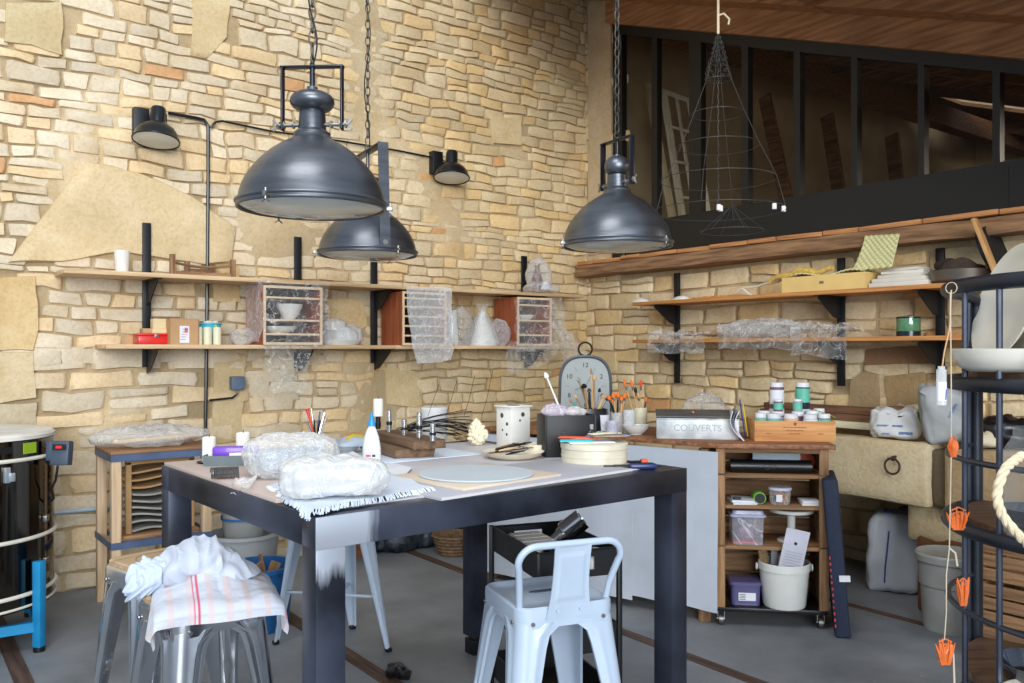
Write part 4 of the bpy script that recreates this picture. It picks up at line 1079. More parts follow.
# wrapped clay
def blob_thing(name, label, cat, c, rad, inner, rz=0, inner_mat=None, seed=0, filmm=None, pw=.5):
    t = thing(name, label, cat, c, rz)
    if inner:
        m = MB(); vs = m.box((0, 0, inner[2]/2), inner, bev=min(inner)*.35, seg=4)
        bmesh.ops.subdivide_edges(m.bm, edges=m.bm.edges, cuts=2, use_grid_fill=True)
        for v in m.bm.verts: v.co += V((noise.noise(v.co*14), noise.noise(v.co*14+V((4, 0, 0))), 0))*.008
        m.build('clay_block', inner_mat, t)
    m = MB(); r = bmesh.ops.create_uvsphere(m.bm, u_segments=64, v_segments=40, radius=1.0)
    for v in r['verts']:
        d = v.co.copy(); sx = math.copysign(abs(d.x)**pw, d.x); sy = math.copysign(abs(d.y)**pw, d.y); sz = math.copysign(abs(d.z)**.6, d.z)
        p = V((sx*rad[0], sy*rad[1], sz*rad[2]))
        p += d*(crumple(p, .022, 9, seed)+crumple(p, .006, 30, seed+2)); p.z = max(p.z+rad[2], .001+.001*abs(d.x))
        v.co = p
    m.build('wrapping', filmm or M_film2, t, angle=180); return t
zz = TH+.024
c_ = TT(334, 494, zz)
blob_thing('wrapped_clay', 'white clay block in clear plastic on the fringed cloth', 'clay', (c_.x, c_.y, zz), (.138, .075, .048), (.225, .115, .075), ang(14), mat('white_clay', (202, 202, 204), rough=.7), 3)
c_ = TT(286, 477, TH+.014)
film_tuft = film_mat('crinkled_film', base=.22, milk=.7, grain=30)
blob_thing('wrapped_bundle', 'crinkled clear bag behind the clay block on the table', 'plastic bag', (c_.x+.035, c_.y+.045, TH+.014), (.140, .115, .062), (.21, .15, .085), ang(25), mat('bubble_white', (186, 194, 202), rough=.6, var=.2, scale=40, bump=1.0), 8, film_tuft, .7)
p = TT(246, 484, TH+.02); q = on_z(226, 494, TH-.02)
m = MB(); film_patch(m, (TT(262, 470, TH+.03), TT(250, 486, TH+.03), q, TT(232, 480, TH+.03)), 20, 20, .016, 14, 4); tag(m.build('plastic_scrap', film_tuft, angle=180, loc=p), 'twisted end of clear film poking over the left table edge', 'plastic scrap')
# glue bottle
def at_t(px, py, z=TH): p = TT(px, py, z); return (p.x, p.y, z+.0006)
t = thing('glue_bottle', 'white glue bottle with a blue pointed cap', 'bottle', at_t(371.5, 461, TH+.006))
m = MB(); m.lathe([(0, 0), (.032, 0), (.035, .006), (.034, .05), (.027, .09), (.017, .118), (.011, .128), (.011, .136)], n=32)
for v in m.bm.verts: v.co.y *= .72
m.build('body', mat('bottle_plastic', (232, 234, 234), rough=.35), t)
m = MB(); m.lathe([(.014, .130), (.013, .144), (.006, .165), (.004, .180), (0, .181)], n=20); m.build('cap', mat('cap_blue', (30, 150, 214), rough=.35), t)
m = MB(); m.box((0, -.0255, .035), (.036, .001, .04)); m.build('label_sticker', M_paper, t)
m = MB(); m.box((-.008, -.0265, .022), (.018, .001, .008)); m.build('red_print', mat('print_red', (214, 90, 110), rough=.7), t)
m = MB(); m.box((.012, -.0265, .022), (.012, .001, .009)); m.build('dark_print', mat('print_dark', (60, 60, 66), rough=.7), t)
t.rotation_euler = (0, 0, YAW)
# torn paper piece
m = MB(); Pp = [TT(x, y, TH+.010) for x, y in ((374, 470), (392, 463), (412, 468), (406, 474), (384, 478))]; m.prism(Pp, (0, 0, .002)); tag(m.build('paper_piece', M_paper, loc=Pp[0]), 'torn white paper lying before the glue bottle', 'paper')
# candles
M_wax = mat('candle_wax', (238, 234, 222), rough=.45, var=.03)
def candle(label, c, r, h, dish=None):
    t = thing('candle', label, 'candle', c, 0, 'white pillar candles')
    z = 0
    if dish: m = MB(); m.lathe([(0, 0), (dish, 0), (dish+.008, .006), (dish, .007), (0, .005)], n=28); m.build('dish', M_black, t); z = .006
    m = MB(); m.lathe([(0, z), (r, z), (r, z+h-.004), (r-.004, z+h), (r*.7, z+h-.002), (0, z+h-.004)], n=30); m.build('wax', M_wax, t)
    m = MB(); m.cyl((0, 0, z+h-.004), (.001, 0, z+h+.008), .0015, n=6); m.build('wick', M_black, t)
candle('white candle on a black dish at the table end', at_t(209, 463, TH+.012), .024, .088, .036)
# its twin stands further back
candle('white candle behind the purple tape holder', at_t(243, 460, TH+.012), .026, .102)
# long grey tray with purple holder
pA, pB = TT(214, 470), TT(262, 466)
t = thing('paint_tray', 'grey ribbed plastic tray at the left end of the table', 'tray', at_t(236, 464, TH+.012), ang(8))
m = MB()
for sx in (-1, 1): m.box((sx*.10, 0, .018), (.006, .11, .036), rot=(0, sx*.2, 0))
for sy in (-1, 1): m.box((0, sy*.055, .018), (.20, .006, .036), rot=(-sy*.2, 0, 0))
m.box((0, 0, .003), (.19, .10, .005)); m.build('tray', mat('tray_grey', (104, 116, 120), rough=.5), t)
t = thing('tape_dispenser', 'purple plastic tape dispenser lying in the grey tray', 'tape dispenser', (t.location.x, t.location.y, t.location.z+.008), ang(12))
m = MB(); m.box((0, 0, .032), (.16, .030, .048), bev=.008); m.box((.05, 0, .045), (.06, .026, .012), bev=.003, rot=(0, -.15, 0)); m.build('body', mat('purple_plastic', (112, 58, 190), rough=.35, coat=.3), t)
m = MB(); m.cyl((-.02, -.02, .022), (.06, -.02, .024), .012, n=16); m.build('roll', M_creamcyl, t)
# spiral brush
p = TT(224, 479, TH+.012)
m = MB(); pts = []
for i in range(240):
    a = i/240*2*PI*16; pts.append((-.04+.085*i/240, .017*math.cos(a), .019+.017*math.sin(a)))
m.tube(pts, .0022, n=5); o = m.build('wire_coil', M_wire); o.location = (p.x, p.y, TH+.0135); o.rotation_euler = (0, 0, ang(20)); tag(o, 'grey coiled spring lying before the paint tray', 'spring')
# cup of pens
t = thing('tool_cup', 'glass cup crowded with pens and metal tools', 'cup', at_t(316, 455, TH+.006))
m = MB(); m.lathe([(0, 0), (.030, 0), (.034, .01), (.036, .085), (.034, .085), (.031, .01), (0, .006)], n=28); m.build('cup', M_film2, t)
rng = random.Random(8)
mats_ = [M_steel, mat('red_pen', (214, 40, 36), rough=.4), M_blackplastic, mat('blue_pen', (40, 70, 140), rough=.4), M_steel, M_steel, M_bolt, M_blackplastic, M_steel]
for k, mt_ in enumerate(mats_):
    a = k*2.4; r0 = .012; tip = V((.042*math.cos(a), .026*math.sin(a), rng.uniform(.13, .185)))
    m = MB(); b0 = V((-.012*math.cos(a), -.012*math.sin(a), .008)); m.tube([b0, b0.lerp(tip, .7), tip], [.0035, .004, .003 if k != 1 else .008], n=8); m.build('pen' if k in (1, 2, 3, 7) else 'metal_tool', mt_, t)
# rag, knife, bowl behind
p = TT(356, 452, TH+.006)
t = thing('work_rag', 'crumpled pale rag with yellow strip behind the glue bottle', 'rag', p)
m = MB(); m.ball((0, 0, .028), (.075, .05, .032), n=40, noise_amp=.028, nscale=18, seed=4, flat=.0); m.build('rag', mat('rag_grey', (190, 200, 212), rough=.9, var=.08), t)
m = MB(); m.tube([(-.05, -.02, .058), (-.02, -.01, .068), (.02, 0, .062), (.05, .01, .048)], .007, n=8); m.build('yellow_strip', MATS['yellow_plastic'], t)
p = TT(344, 461, TH+.006)
t = thing('cutter_knife', 'black cutter knife with orange end beside the rag', 'knife', (p.x, p.y, TH+.007), ang(8))
m = MB(); m.box((0, 0, .007), (.11, .02, .014), bev=.005); m.build('handle', M_blackplastic, t)
m = MB(); m.box((.062, 0, .007), (.018, .021, .015), bev=.005); m.build('tip', mat('orange_plastic', (232, 92, 40), rough=.4), t)
o = bowl_obj('shallow grey bowl behind the crumpled rag', at_t(347, 452, TH+.006), .060, .05, material=mat('grey_ceramic', (176, 180, 182), rough=.5))
# wooden blocks with punches
pa = TT(356, 458); pb = TT(443, 463)
tz = TH+.0066
def plank(label, c, L_, w_, h_, rz, z, seed):
    m = MB(); m.box((0, 0, h_/2), (L_, w_, h_), bev=.003)
    bmesh.ops.subdivide_edges(m.bm, edges=[e for e in m.bm.edges if abs(e.verts[0].co.x-e.verts[1].co.x) > L_*.5], cuts=16)
    rng = random.Random(seed)
    for v in m.bm.verts:
        if v.co.x > L_*.42: v.co.x += noise.noise(v.co*60+V((seed, 0, 0)))*.03
        v.co.y += noise.noise(v.co*8)*.004
    o = m.build('wood_block', wood('dark_oak', (124, 96, 72), (82, 60, 44), 0, rough=.75, bump=.3)); o.location = (c.x, c.y, z); o.rotation_euler = (0, 0, rz); return tag(o, label, 'wood block', 'rough wooden blocks under the punches')
zb = tz+.0711
PP = [on_z(px, py, zb) for px, py in ((378, 429), (389, 432), (404, 435), (419, 438), (432.5, 441))]
dr = (PP[4]-PP[0]); L0 = math.atan2(dr.y, dr.x); drn = dr.normalized(); nrm_ = V((-drn.y, drn.x, 0))
if nrm_.dot(FW) < 0: nrm_ = -nrm_
mid = PP[0].lerp(PP[4], .5)
plank('upper rough wooden block carrying the chrome punches', mid+nrm_*.01, .47, .13, .035, L0, tz+.0355, 2)
plank('lower rough wooden block of the two', mid-nrm_*.03-drn*.01, .40, .16, .035, L0, tz, 1)
rng = random.Random(3)
M_chrome = mat('chrome', (214, 214, 216), rough=.2, metal=1, var=.05)
for k, (px, h_) in enumerate(((378, .055), (389, .088), (404, .062), (419, .098), (432.5, .065))):
    pp = PP[k]
    t = thing('hole_punch', ('short dark punch under the standing candle', 'second punch from the candle, tall with chrome rings', 'middle short chrome punch on the wooden block', 'tallest chrome punch on the wooden block', 'short punch at the broken end of the block')[k], 'punch', (pp.x, pp.y, zb+.0004), 0, 'chrome punches on the wooden block')
    m = MB(); r_ = .0105; m.lathe([(0, 0), (r_, 0), (r_, h_*.2), (r_*1.25, h_*.22), (r_*1.25, h_*.3), (r_, h_*.32), (r_, h_)], n=20); m.lathe([(r_, h_), (r_*.8, h_), (r_*.8, h_*.8), (0, h_*.8)], n=20); m.build('barrel', M_chrome if k else M_black, t)
    m = MB(); m.lathe([(r_*1.1, h_*.34), (r_*1.2, h_*.36), (r_*1.2, h_*.48), (r_*1.1, h_*.5)], n=20, cap=False); m.build('sleeve', M_black, t)
    if k == 0: p5 = (pp.x, pp.y, zb+h_+.001)
candle('white candle standing high on the dark punch', p5, .0215, .075)
# wire branches
t = thing('wire_branches', 'tangle of thin black wire branches behind the punches', 'wire sculpture', at_t(405, 444, TH+.006))
m = MB(); rng = random.Random(12)
base = V((-.06, .02, .0))
for k in range(26):
    p = V((-.08+.03*rng.random(), .02, .03+rng.random()*.02)); d = V((1, rng.uniform(-.1, .25), rng.uniform(.15, .55))).normalized(); pts = [V((-.07, .02, .002)), p]
    for i in range(9):
        d = (d+V((0, rng.uniform(-.12, .12), -.06+rng.uniform(-.10, .10)))).normalized(); p = p+d*.042
        if p.z < .03: break
        pts.append(p.copy())
    m.tube(pts, [.0018]*len(pts), n=4)
for k in range(4):
    p = V((.1+.08*k, .03, .12)); m.tube([p, p+V((.02, 0, .06)), p+V((.05, .01, .14+.02*k))], .001, n=4)
o = m.build('branches', M_black, t); t.rotation_euler = (0, 0, YAW+R(6))
# white pail behind, coral, lantern, plates
t = thing('white_canister', 'white cylindrical canister behind the wire branches', 'canister', at_t(434, 441, TH))
m = MB(); m.lathe([(0, 0), (.058, 0), (.060, .004), (.060, .145), (.056, .152), (0, .154)], n=36); m.build('body', M_whitematte, t)
m = MB(); m.lathe([(.0605, .085), (.062, .088), (.062, .150), (.057, .156), (0, .158)], n=36); m.build('lid', mat('frosted', (206, 206, 204), rough=.5), t)
def coral(label, px, py, s_, hh, mt_, sd):
    m = MB(); r = bmesh.ops.create_icosphere(m.bm, subdivisions=5, radius=1.0)
    for v in r['verts']:
        d = v.co.copy(); p = V((d.x*s_, d.y*s_, d.z*hh/2)); w_ = 1+.35*noise.noise(p*22+V((sd, 0, 0)))
        k = abs(noise.noise(p*60+V((0, sd, 0)))); p = V((p.x*w_, p.y*w_, p.z))+d*(.012*k-.006)*2.0; p.x *= 1.25-(p.z/hh)*.6; p.y *= 1.25-(p.z/hh)*.6
        p.z = max(p.z+hh/2*.9, 0); v.co = p
    o = m.build('coral', mt_, angle=180); o.location = at_t(px, py, TH); return tag(o, label, 'coral')
coral('pale knobbly coral piece beside the white lantern', 476, 446, .036, .13, mat('coral_cream', (232, 220, 190), rough=.9, var=.1), 2)
coral('brownish smaller coral behind the pale one', 462, 441, .034, .08, mat('coral_tan', (186, 158, 116), rough=.9, var=.25, scale=30), 7)
t = thing('ceramic_lantern', 'square white ceramic lantern with small round holes', 'lantern', at_t(513, 446, TH), ang(62))
lw_, lh = .105, .172
m = MB()
m.box((0, 0, lh/2), (lw_, lw_, lh), bev=.002); m.build('body', M_whitematte, t)
m = MB(); m.box((0, 0, lh+.003), (lw_+.016, lw_+.016, .006), bev=.001); m.build('top_plate', M_whitematte, t)
m = MB(); m.lathe([(0, lh+.0065), (.028, lh+.0068), (.030, lh+.0062)], n=24); m.build('top_hole', M_black, t)
for k, (sx, x, z, r_) in enumerate((('f', .012, .135, .011), ('f', -.024, .10, .008), ('f', .008, .072, .005), ('f', -.022, .055, .006), ('r', .012, .14, .010), ('r', -.004, .115, .005))):
    m = MB()
    if sx == 'f': M_ = Matrix.Translation((-lw_/2, x, z)) @ Euler((0, R(-90), 0)).to_matrix().to_4x4()
    else: M_ = Matrix.Translation((x, -lw_/2, z)) @ Euler((R(90), 0, 0)).to_matrix().to_4x4()
    m.lathe([(0, .0006), (r_, .0006), (r_, -.003)], n=20, M=M_); m.build('round_hole', mat('hole_dark', (70, 66, 60), rough=.9), t)
t.rotation_euler = (0, 0, ang(38))
t = thing('tool_dish', 'cream oval dish with modelling tools before the lantern', 'dish', at_t(513, 459, TH+.0))
m = MB(); m.lathe([(0, .003), (.06, 0), (.10, .012), (.118, .028), (.121, .030), (.114, .028), (.095, .016), (0, .008)], n=44); m.build('dish', mat('cream_glaze', (226, 216, 192), rough=.35, coat=.3), t)
rng = random.Random(6)
for k in range(8):
    a = rng.uniform(-.5, .5); c = V((rng.uniform(-.03, .03), rng.uniform(-.03, .03), .026+.004*k)); d = V((math.cos(a), math.sin(a), .05))*.075
    tp = [M_black, M_oldwood, M_steel, M_black, M_lightedge, M_black, M_oldwood, M_blackplastic][k]
    q = thing('modelling_tool', 'small modelling tool lying in the cream oval dish', 'tool', (t.location.x+c.x, t.location.y+c.y, t.location.z+c.z), 0, 'modelling tools in the cream dish')
    m = MB(); m.tube([-d, -d*.3, d*.5, d], [.0025, .005, .0045, .002], n=8); m.build('shaft', tp, q)
    m = MB(); m.cyl(d*.45, d*.62, .006, n=10); m.build('ferrule', M_bolt, q)
t = thing('cream_bowl', 'round cream bowl between the tool dish and black box', 'bowl', at_t(539, 455, TH))
m = MB(); m.lathe([(0, 0), (.05, 0), (.058, .01), (.062, .045), (.058, .046), (.052, .012), (0, .008)], n=36); m.build('bowl', MATS['cream_glaze'], t)

# black tool boxes with tools
def dz(o, z): o.location.z = z
p = at_t(566, 456, TH)
t = thing('black_tool_box', 'black open box on the table full of tools', 'box', (p[0], p[1], TH+.0006), ang(12))
bw, bd, bh = .205, .14, .165
def open_box(m, w_, d_, h_, th=.006, z=0):
    for sx in (-1, 1): m.box((sx*(w_/2-th/2), 0, z+h_/2), (th, d_, h_), bev=.001)
    for sy in (-1, 1): m.box((0, sy*(d_/2-th/2), z+h_/2), (w_-2*th, th, h_), bev=.001)
    m.box((0, 0, z+th/2), (w_-2*th, d_-2*th, th))
m = MB(); open_box(m, bw, bd, bh); m.build('box', mat('black_box_plastic', (8, 9, 12), rough=.5), t)
m = MB(); m.torus((.082, -.072, .095), .009, .002, axis='y', n=16, m=6); m.box((.082, -.0725, .12), (.014, .003, .02)); m.build('key_hook', M_bolt, t)
m = MB(); m.torus((-.03, -.0706, .10), .010, .0012, axis='y', n=20, m=5); m.box((-.03, -.0706, .10), (.008, .0012, .003)); m.build('round_mark', mat('dark_print2', (60, 60, 70), rough=.5), t)
bx = V(t.location)
def tool(label, kind, base, top, r, mt_, tip=None, tipm=None, grp='tools standing in the black box'):
    base = V(base); top = V(top); q = thing('hand_tool' if kind == 't' else 'paint_brush', label, 'tool' if kind == 't' else 'paint brush', base, 0, grp)
    d = top-base
    m = MB(); m.tube([(0, 0, 0), d*.5, d], [r*.7, r, r*.8], n=8); m.build('handle', mt_, q)
    if kind == 'b':
        m = MB(); m.tube([d, d*1.10], [r*1.2, r*1.5], n=8); m.build('ferrule', M_bolt, q)
        m = MB(); m.tube([d*1.10, d*1.16, d*1.22, d*1.27], [r*1.7, r*2.2, r*1.9, r*.7], n=10); m.build('bristles', tipm, q)
    elif tip:
        m = MB(); m.tube([d, d*1.04, d*1.10], [r*tip, r*tip*1.2, r*.8], n=8); m.build('head', tipm or mt_, q)
    return q
M_orange = mat('bristle_orange', (238, 120, 34), rough=.8, var=.15, scale=60)
M_beech = mat('beech', (214, 172, 116), rough=.5)
M_tan = mat('worn_wood', (168, 132, 88), rough=.7)
M_turqp = mat('turquoise_paint', (40, 170, 170), rough=.5)
rng = random.Random(21)
spec = [('white paddle tool sticking out steeply left of the box', at(570, 434, 3.36), at(547, 378, 3.42), .004, M_white, 2.2, M_white)]
for lb, b, tp, r_, mt_, tp_, tm in spec: tool(lb, 't', b, tp, r_, mt_, tp_, tm, None)
xs_ = [(576, 398, M_tan), (579, 382, M_tan), (584, 388, M_tan), (591, 374, M_beech), (594, 380, M_tan), (589, 392, M_black), (599, 392, M_steel), (572, 402, M_turqp), (603, 398, M_beech), (584, 390, M_black), (606, 400, M_steel)]
# second black box behind, right
p2 = at_t(588, 446, TH)
p2 = at(592, 400, 4.88); t = thing('black_pot', 'second smaller black box on the worktop, holding wooden tools', 'box', (p2[0], p2[1], .9306), ang(12))
m = MB(); open_box(m, .15, .11, .135); m.build('box', M_blackplastic, t)
cb = V(t.location)
for k, (px, py, mt_) in enumerate(xs_):
    d = (at(px, py, 4.88)-V((cb.x, cb.y, TH+.10))); b0 = cb+V((-d.x*.30+rng.uniform(-.02, .02), -d.y*.2+rng.uniform(-.015, .015), .012))
    tool('wooden or metal tool standing in the smaller black box', 't', b0, at(px, py, 4.88+.02*math.sin(k*2)), .0045+.002*(k % 3), mt_, 1.3 if k % 2 else 1.8, (M_beech, M_steel, M_black, M_tan)[k % 4], 'tools in the smaller black box')
p = V((bx.x, bx.y, TH+.115)); m = MB(); film_blob(m, p+RT*(-.045)+V((0, 0, .062)), (.045, .045, .022), .02, 20, 6, n=24); tag(m.build('plastic_bag', film_mat('mauve_film', tint=(.80, .70, .82), base=.35), angle=180, loc=p), 'mauve tinted plastic bag stuffed in the black box', 'plastic bag')
m = MB(); film_blob(m, p+RT*(.035)+V((0, 0, .058)), (.045, .04, .016), .015, 20, 9, n=24); tag(m.build('plastic_bag', film_mat('pink_film', tint=(.85, .78, .78), base=.35), angle=180, loc=p), 'clear pinkish bag in the right half of the black box', 'plastic bag')

# stacked round banding wheel tin with papers
p = at_t(594, 463, TH)
t = thing('round_tin', 'low round cream container under the loose papers', 'container', p)
m = MB(); m.lathe([(0, 0), (.117, 0), (.122, .006), (.122, .055), (.125, .058), (.125, .076), (.120, .079), (0, .079)], n=56)
m.torus((0, 0, .03), .1225, .0015, n=56, m=5); m.build('body', mat('cream_tin', (216, 208, 186), rough=.5), t)
zz = TH+.0806
lst = [('white_paper', 'white sheet lying lowest on the round container', 'paper', (-.02, -.03), (.17, .09), M_paper, 10), ('cyan_card', 'bright cyan card on the round container, facing front', 'card', (-.07, -.045), (.12, .055), mat('cyan_card', (40, 196, 204), rough=.5), -4),
       ('orange_card', 'orange red card on top of the container', 'card', (-.055, .02), (.15, .05), mat('orange_card', (238, 92, 60), rough=.5), -12), ('striped_paper', 'blue and white striped leaflet on the container', 'leaflet', (.055, .035), (.16, .06), mat('blue_leaflet', (110, 160, 200), rough=.5, var=.5, scale=30), 24),
       ('brown_leaflet', 'grey brown leaflet at the container right side', 'leaflet', (.05, -.02), (.13, .06), mat('brown_leaflet', (150, 128, 110), rough=.5, var=.4, scale=20), 12), ('small_sheet', 'small cream sheet topmost on the container pile', 'paper', (.03, .015), (.11, .035), M_creamcyl, 34)]
for n_, lb, ct, (ox, oy), (sx, sy), mt_, a in lst:
    c = V((p[0], p[1], 0))+RT*ox+FW*oy
    m = MB(); m.box((0, 0, .002), (sx, sy, .004), bev=.0008); m.box((0, -sy*.2, .0042), (sx*.9, sy*.05, .0005)); m.box((0, sy*.2, .0042), (sx*.9, sy*.05, .0005)); o = m.build(n_, mt_); o.location = (c.x, c.y, zz); o.rotation_euler = (0, 0, ang(a)); tag(o, lb, ct); zz += .0052
# pliers and spool at the right end
t = thing('pliers', 'dark blue handled pliers at the right end of the table', 'pliers', at_t(634, 469, TH), ang(6))
m = MB(); m.box((.03, -.012, .010), (.10, .022, .020), bev=.008); m.box((.03, .016, .010), (.10, .020, .018), bev=.008, rot=(0, 0, .12)); m.build('handle', mat('navy_grip', (34, 48, 96), rough=.35), t)
m = MB(); m.box((-.045, 0, .009), (.06, .026, .012), bev=.004); m.bar((-.07, 0, .009), (-.11, .0, .009), .014, .010, bev=.003); m.build('jaws', M_black, t)
for k, (px, py, a, lb) in enumerate(((633, 464, 12, 'orange and black driver lying above the pliers'),)):
    t = thing('screwdriver', lb, 'tool', at_t(px, py, TH), ang(a))
    m = MB(); m.cyl((-.045, 0, .008), (.03, 0, .008), .0045, n=10); m.build('shaft', M_black, t)
    m = MB(); m.cyl((.03, 0, .008), (.055, 0, .008), .010, n=14); m.build('grip', MATS['orange_plastic'], t)
    m = MB(); m.cyl((-.055, 0, .008), (-.035, 0, .008), .008, n=14); m.build('collar', MATS['orange_plastic'], t)

# ------------------------------------------------------------------ metal stools
def rrect(h, r, z, n=6):
    pts = []
    for q, (sx, sy) in enumerate(((1, 1), (-1, 1), (-1, -1), (1, -1))):
        for k in range(n+1):
            a = PI/2*q+PI/2*k/n; pts.append(V((sx*(h-r)+r*math.cos(a), sy*(h-r)+r*math.sin(a), z)))
    return pts
def loft(m, rings, cap0=False, cap1=False):
    R_ = [[m.bm.verts.new(p) for p in r] for r in rings]
    for A, B in zip(R_, R_[1:]):
        n = len(A)
        for k in range(n): m.bm.faces.new((A[k], A[(k+1) % n], B[(k+1) % n], B[k]))
    if cap0: m.bm.faces.new(R_[0][::-1])
    if cap1: m.bm.faces.new(R_[-1])
M_powder = mat('pale_blue_powder', (176, 191, 208), rough=.38, var=.04, coat=.25)
M_seatwood = wood('stool_seat_wood', (190, 164, 130), (160, 132, 98), 0, rough=.5)
def stool(name, label, c, rz, sh, mt_, top=.145, foot=.205, woodtop=False, back=False, hole=False, braces=True, group=None):
    t = thing(name, label, 'stool', c, rz, group)
    m = MB(); z = sh
    rings = [rrect(top+.006, .045, z-.060), rrect(top+.007, .045, z-.02), rrect(top+.006, .045, z-.006), rrect(top, .042, z), rrect(top-.012, .036, z-.001), rrect(top-.022, .03, z-.007), rrect(top-.07, .02, z-.007), rrect(.02, .01, z-.007)]
    loft(m, rings, cap1=True); loft(m, [rrect(top+.003, .042, z-.058), rrect(top+.003, .042, z-.015)], cap1=True); m.build('seat', mt_, t)
    if hole:
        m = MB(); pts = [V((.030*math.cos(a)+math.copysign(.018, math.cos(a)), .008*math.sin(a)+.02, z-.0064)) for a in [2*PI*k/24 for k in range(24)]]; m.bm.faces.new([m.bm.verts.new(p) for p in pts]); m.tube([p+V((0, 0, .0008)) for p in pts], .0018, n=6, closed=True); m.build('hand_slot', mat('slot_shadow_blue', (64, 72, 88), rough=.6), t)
    if woodtop:
        m = MB(); loft(m, [rrect(top-.006, .03, z-.008), rrect(top-.005, .032, z+.012), rrect(top-.011, .028, z+.017)], cap1=True); w_ = m.build('wood_top', M_seatwood, t)
        m = MB(); m.torus((0, 0, z+.017), .085, .0015, n=40, m=5); m.build('ring_groove', M_oldwood, w_)
    for sx in (-1, 1):
        for sy in (-1, 1):
            m = MB(); rings = []
            N = 16
            for i in range(N+1):
                q = i/N; zz = (sh-.045)*(1-q)+.018*q
                off = top+.004+(foot-top)*q
                L = .098*(1-q)+.030*q
                k = max(0, (zz-(sh-.105))/.06); L += .045*min(1, k)**2.5
                th = .010
                # L profile, corner outside, rounded
                r_ = min(.034, L*.7); out = []
                out += [(-L, 0), (-.82*L, 0), (-.72*L, .005), (-.62*L, .005), (-.52*L, 0)] if L > .04 else [(-L+.0001*k_, 0) for k_ in range(5)]
                for a in range(5):
                    al = PI/2-PI/2*a/4; out.append((-r_+r_*math.cos(al), -r_+r_*math.sin(al)))
                out += [(0, -.52*L), (.005, -.62*L), (.005, -.72*L), (0, -.82*L), (0, -L)] if L > .04 else [(0, -L+.0001*(4-k_)) for k_ in range(5)]
                inn = [(-th, -L)]+[(-r_+(r_-th)*math.cos(PI/2*a/4), -r_+(r_-th)*math.sin(PI/2*a/4)) for a in range(5)]+[(-L, -th)]
                rings.append([V((sx*(off+x), sy*(off+y), zz)) for x, y in out+inn])
            loft(m, rings, True, True); lg = m.build('leg', mt_, t)
            m = MB(); m.box((sx*(foot-.008), sy*(foot-.008), .010), (.03, .03, .02), bev=.006); m.build('rubber_foot', M_blackplastic, lg)
            for dx, dy in ((-.045, .0), (0, -.045)):
                m = MB() 
                nrm = V((0, sy, 0)) if dy == 0 else V((sx, 0, 0)); c0 = V((sx*(top+.008+dx), sy*(top+.008+dy), sh-.045)); m.cyl(c0, c0+nrm*.004, .006, n=10); m.build('rivet', M_bolt, lg)
    if braces:
        zb_ = sh*.36; o_ = top+(foot-top)*.62-.012
        m = MB(); m.tube([(-o_, -o_, zb_), (o_, o_, zb_)], .007, n=8); m.tube([(o_, -o_, zb_+.014), (-o_, o_, zb_+.014)], .007, n=8); m.build('cross_brace', mt_, t)
    if back:
        m = MB(); h_ = .138
        pts = [V((-h_, -.115, sh-.03)), V((-h_-.008, -.135, sh+.05)), V((-h_-.022, -.165, sh+.12))]
        for k in range(7):
            a = PI-PI/2*k/6; pts.append(V((-h_+.026+.052*math.cos(a), -.170-.012*math.sin(a), sh+.133+.05*math.sin(a))))
        full = pts+[V((-p.x, p.y, p.z)) for p in pts[::-1]]
        m.tube(full, .0105, n=12); m.build('back_rail', mt_, t)
        m = MB()
        def bp(u, v):
            q = v; w_ = .052+.006*abs(q-.0)+(.022*(1-q)**3); y = -top-.006-.030*q**1.3-.006; z_ = sh-.035+.213*q
            x = (u-.5)*2*w_; rib = .003*(1 if .16 < u < .84 and .25 < q < .9 else 0)
            return V((x, y-rib+.004*(1-(2*u-1)**2), z_))
        m.grid(bp, 24, 30); m.solidify(.004)
        for sx in (-1, 1): m.cyl((sx*.037, -top-.010, sh-.012), (sx*.037, -top-.018, sh-.012), .006, n=12)
        m.build('back_plate', mt_, t)
    return t
stool('metal_stool', 'white blue powder coated stool with low backrest', W(.105, 2.62), ang(22), .66, M_powder, top=.150, foot=.215, back=True, hole=True)
stA = stool('metal_stool', 'polished steel stool carrying the striped tea towels', W(-.94, 2.58), ang(45), .645, M_steel, top=.140, foot=.188, woodtop=True)
stool('metal_stool', 'polished steel stool with bare wooden seat behind the towel stool', W(-1.185, 2.89), ang(50), .680, M_steel, top=.138, foot=.185, woodtop=True)
stool('metal_stool', 'pale blue grey backless stool pushed under the far side of the table', W(-.85, 4.0), ang(35), .66, M_powder, top=.145, foot=.205)

# towels on the stool
def towel(name, label, c, rz, hx, hy, zt, mound, cf, seed, nu=150, nv=70, seat=.150, parts=True):
    t = thing(name, label, 'towel', (c.x, c.y, zt), rz)
    def f(u, v):
        x, y = (u-.5)*2*hx, (v-.5)*2*hy
        ox = max(0, abs(x)-seat); oy = max(0, abs(y)-seat); drop = math.hypot(ox, oy)
        X = math.copysign(min(abs(x), seat+.014)+ox*.10, x); Y = math.copysign(min(abs(y), seat+.014)+oy*.10, y)
        if abs(x) <= seat: X = x
        if abs(y) <= seat: Y = y
        h = mound(x, y)
        fold = (noise.noise(V((x*9+seed, y*9, seed)))*.016+noise.noise(V((x*22, y*22+seed, 1)))*.007)
        if drop > 0:
            nrm = V((ox*(1 if x > 0 else -1), oy*(1 if y > 0 else -1), 0)).normalized()
            w_ = .012+.012*math.sin((x+y*(1 if x*y < 0 else -1))*34+seed)*min(1, drop*10)
            return V((X, Y, .006+h*max(0, 1-drop*6)-drop*.96))+nrm*w_
        return V((X, Y, .008+h+abs(fold)*(1.0+h*5)))
    m = MB(); cgrid(m, f, cf, nu, nv); m.build('cloth', M_cloth, t, col=True); return t
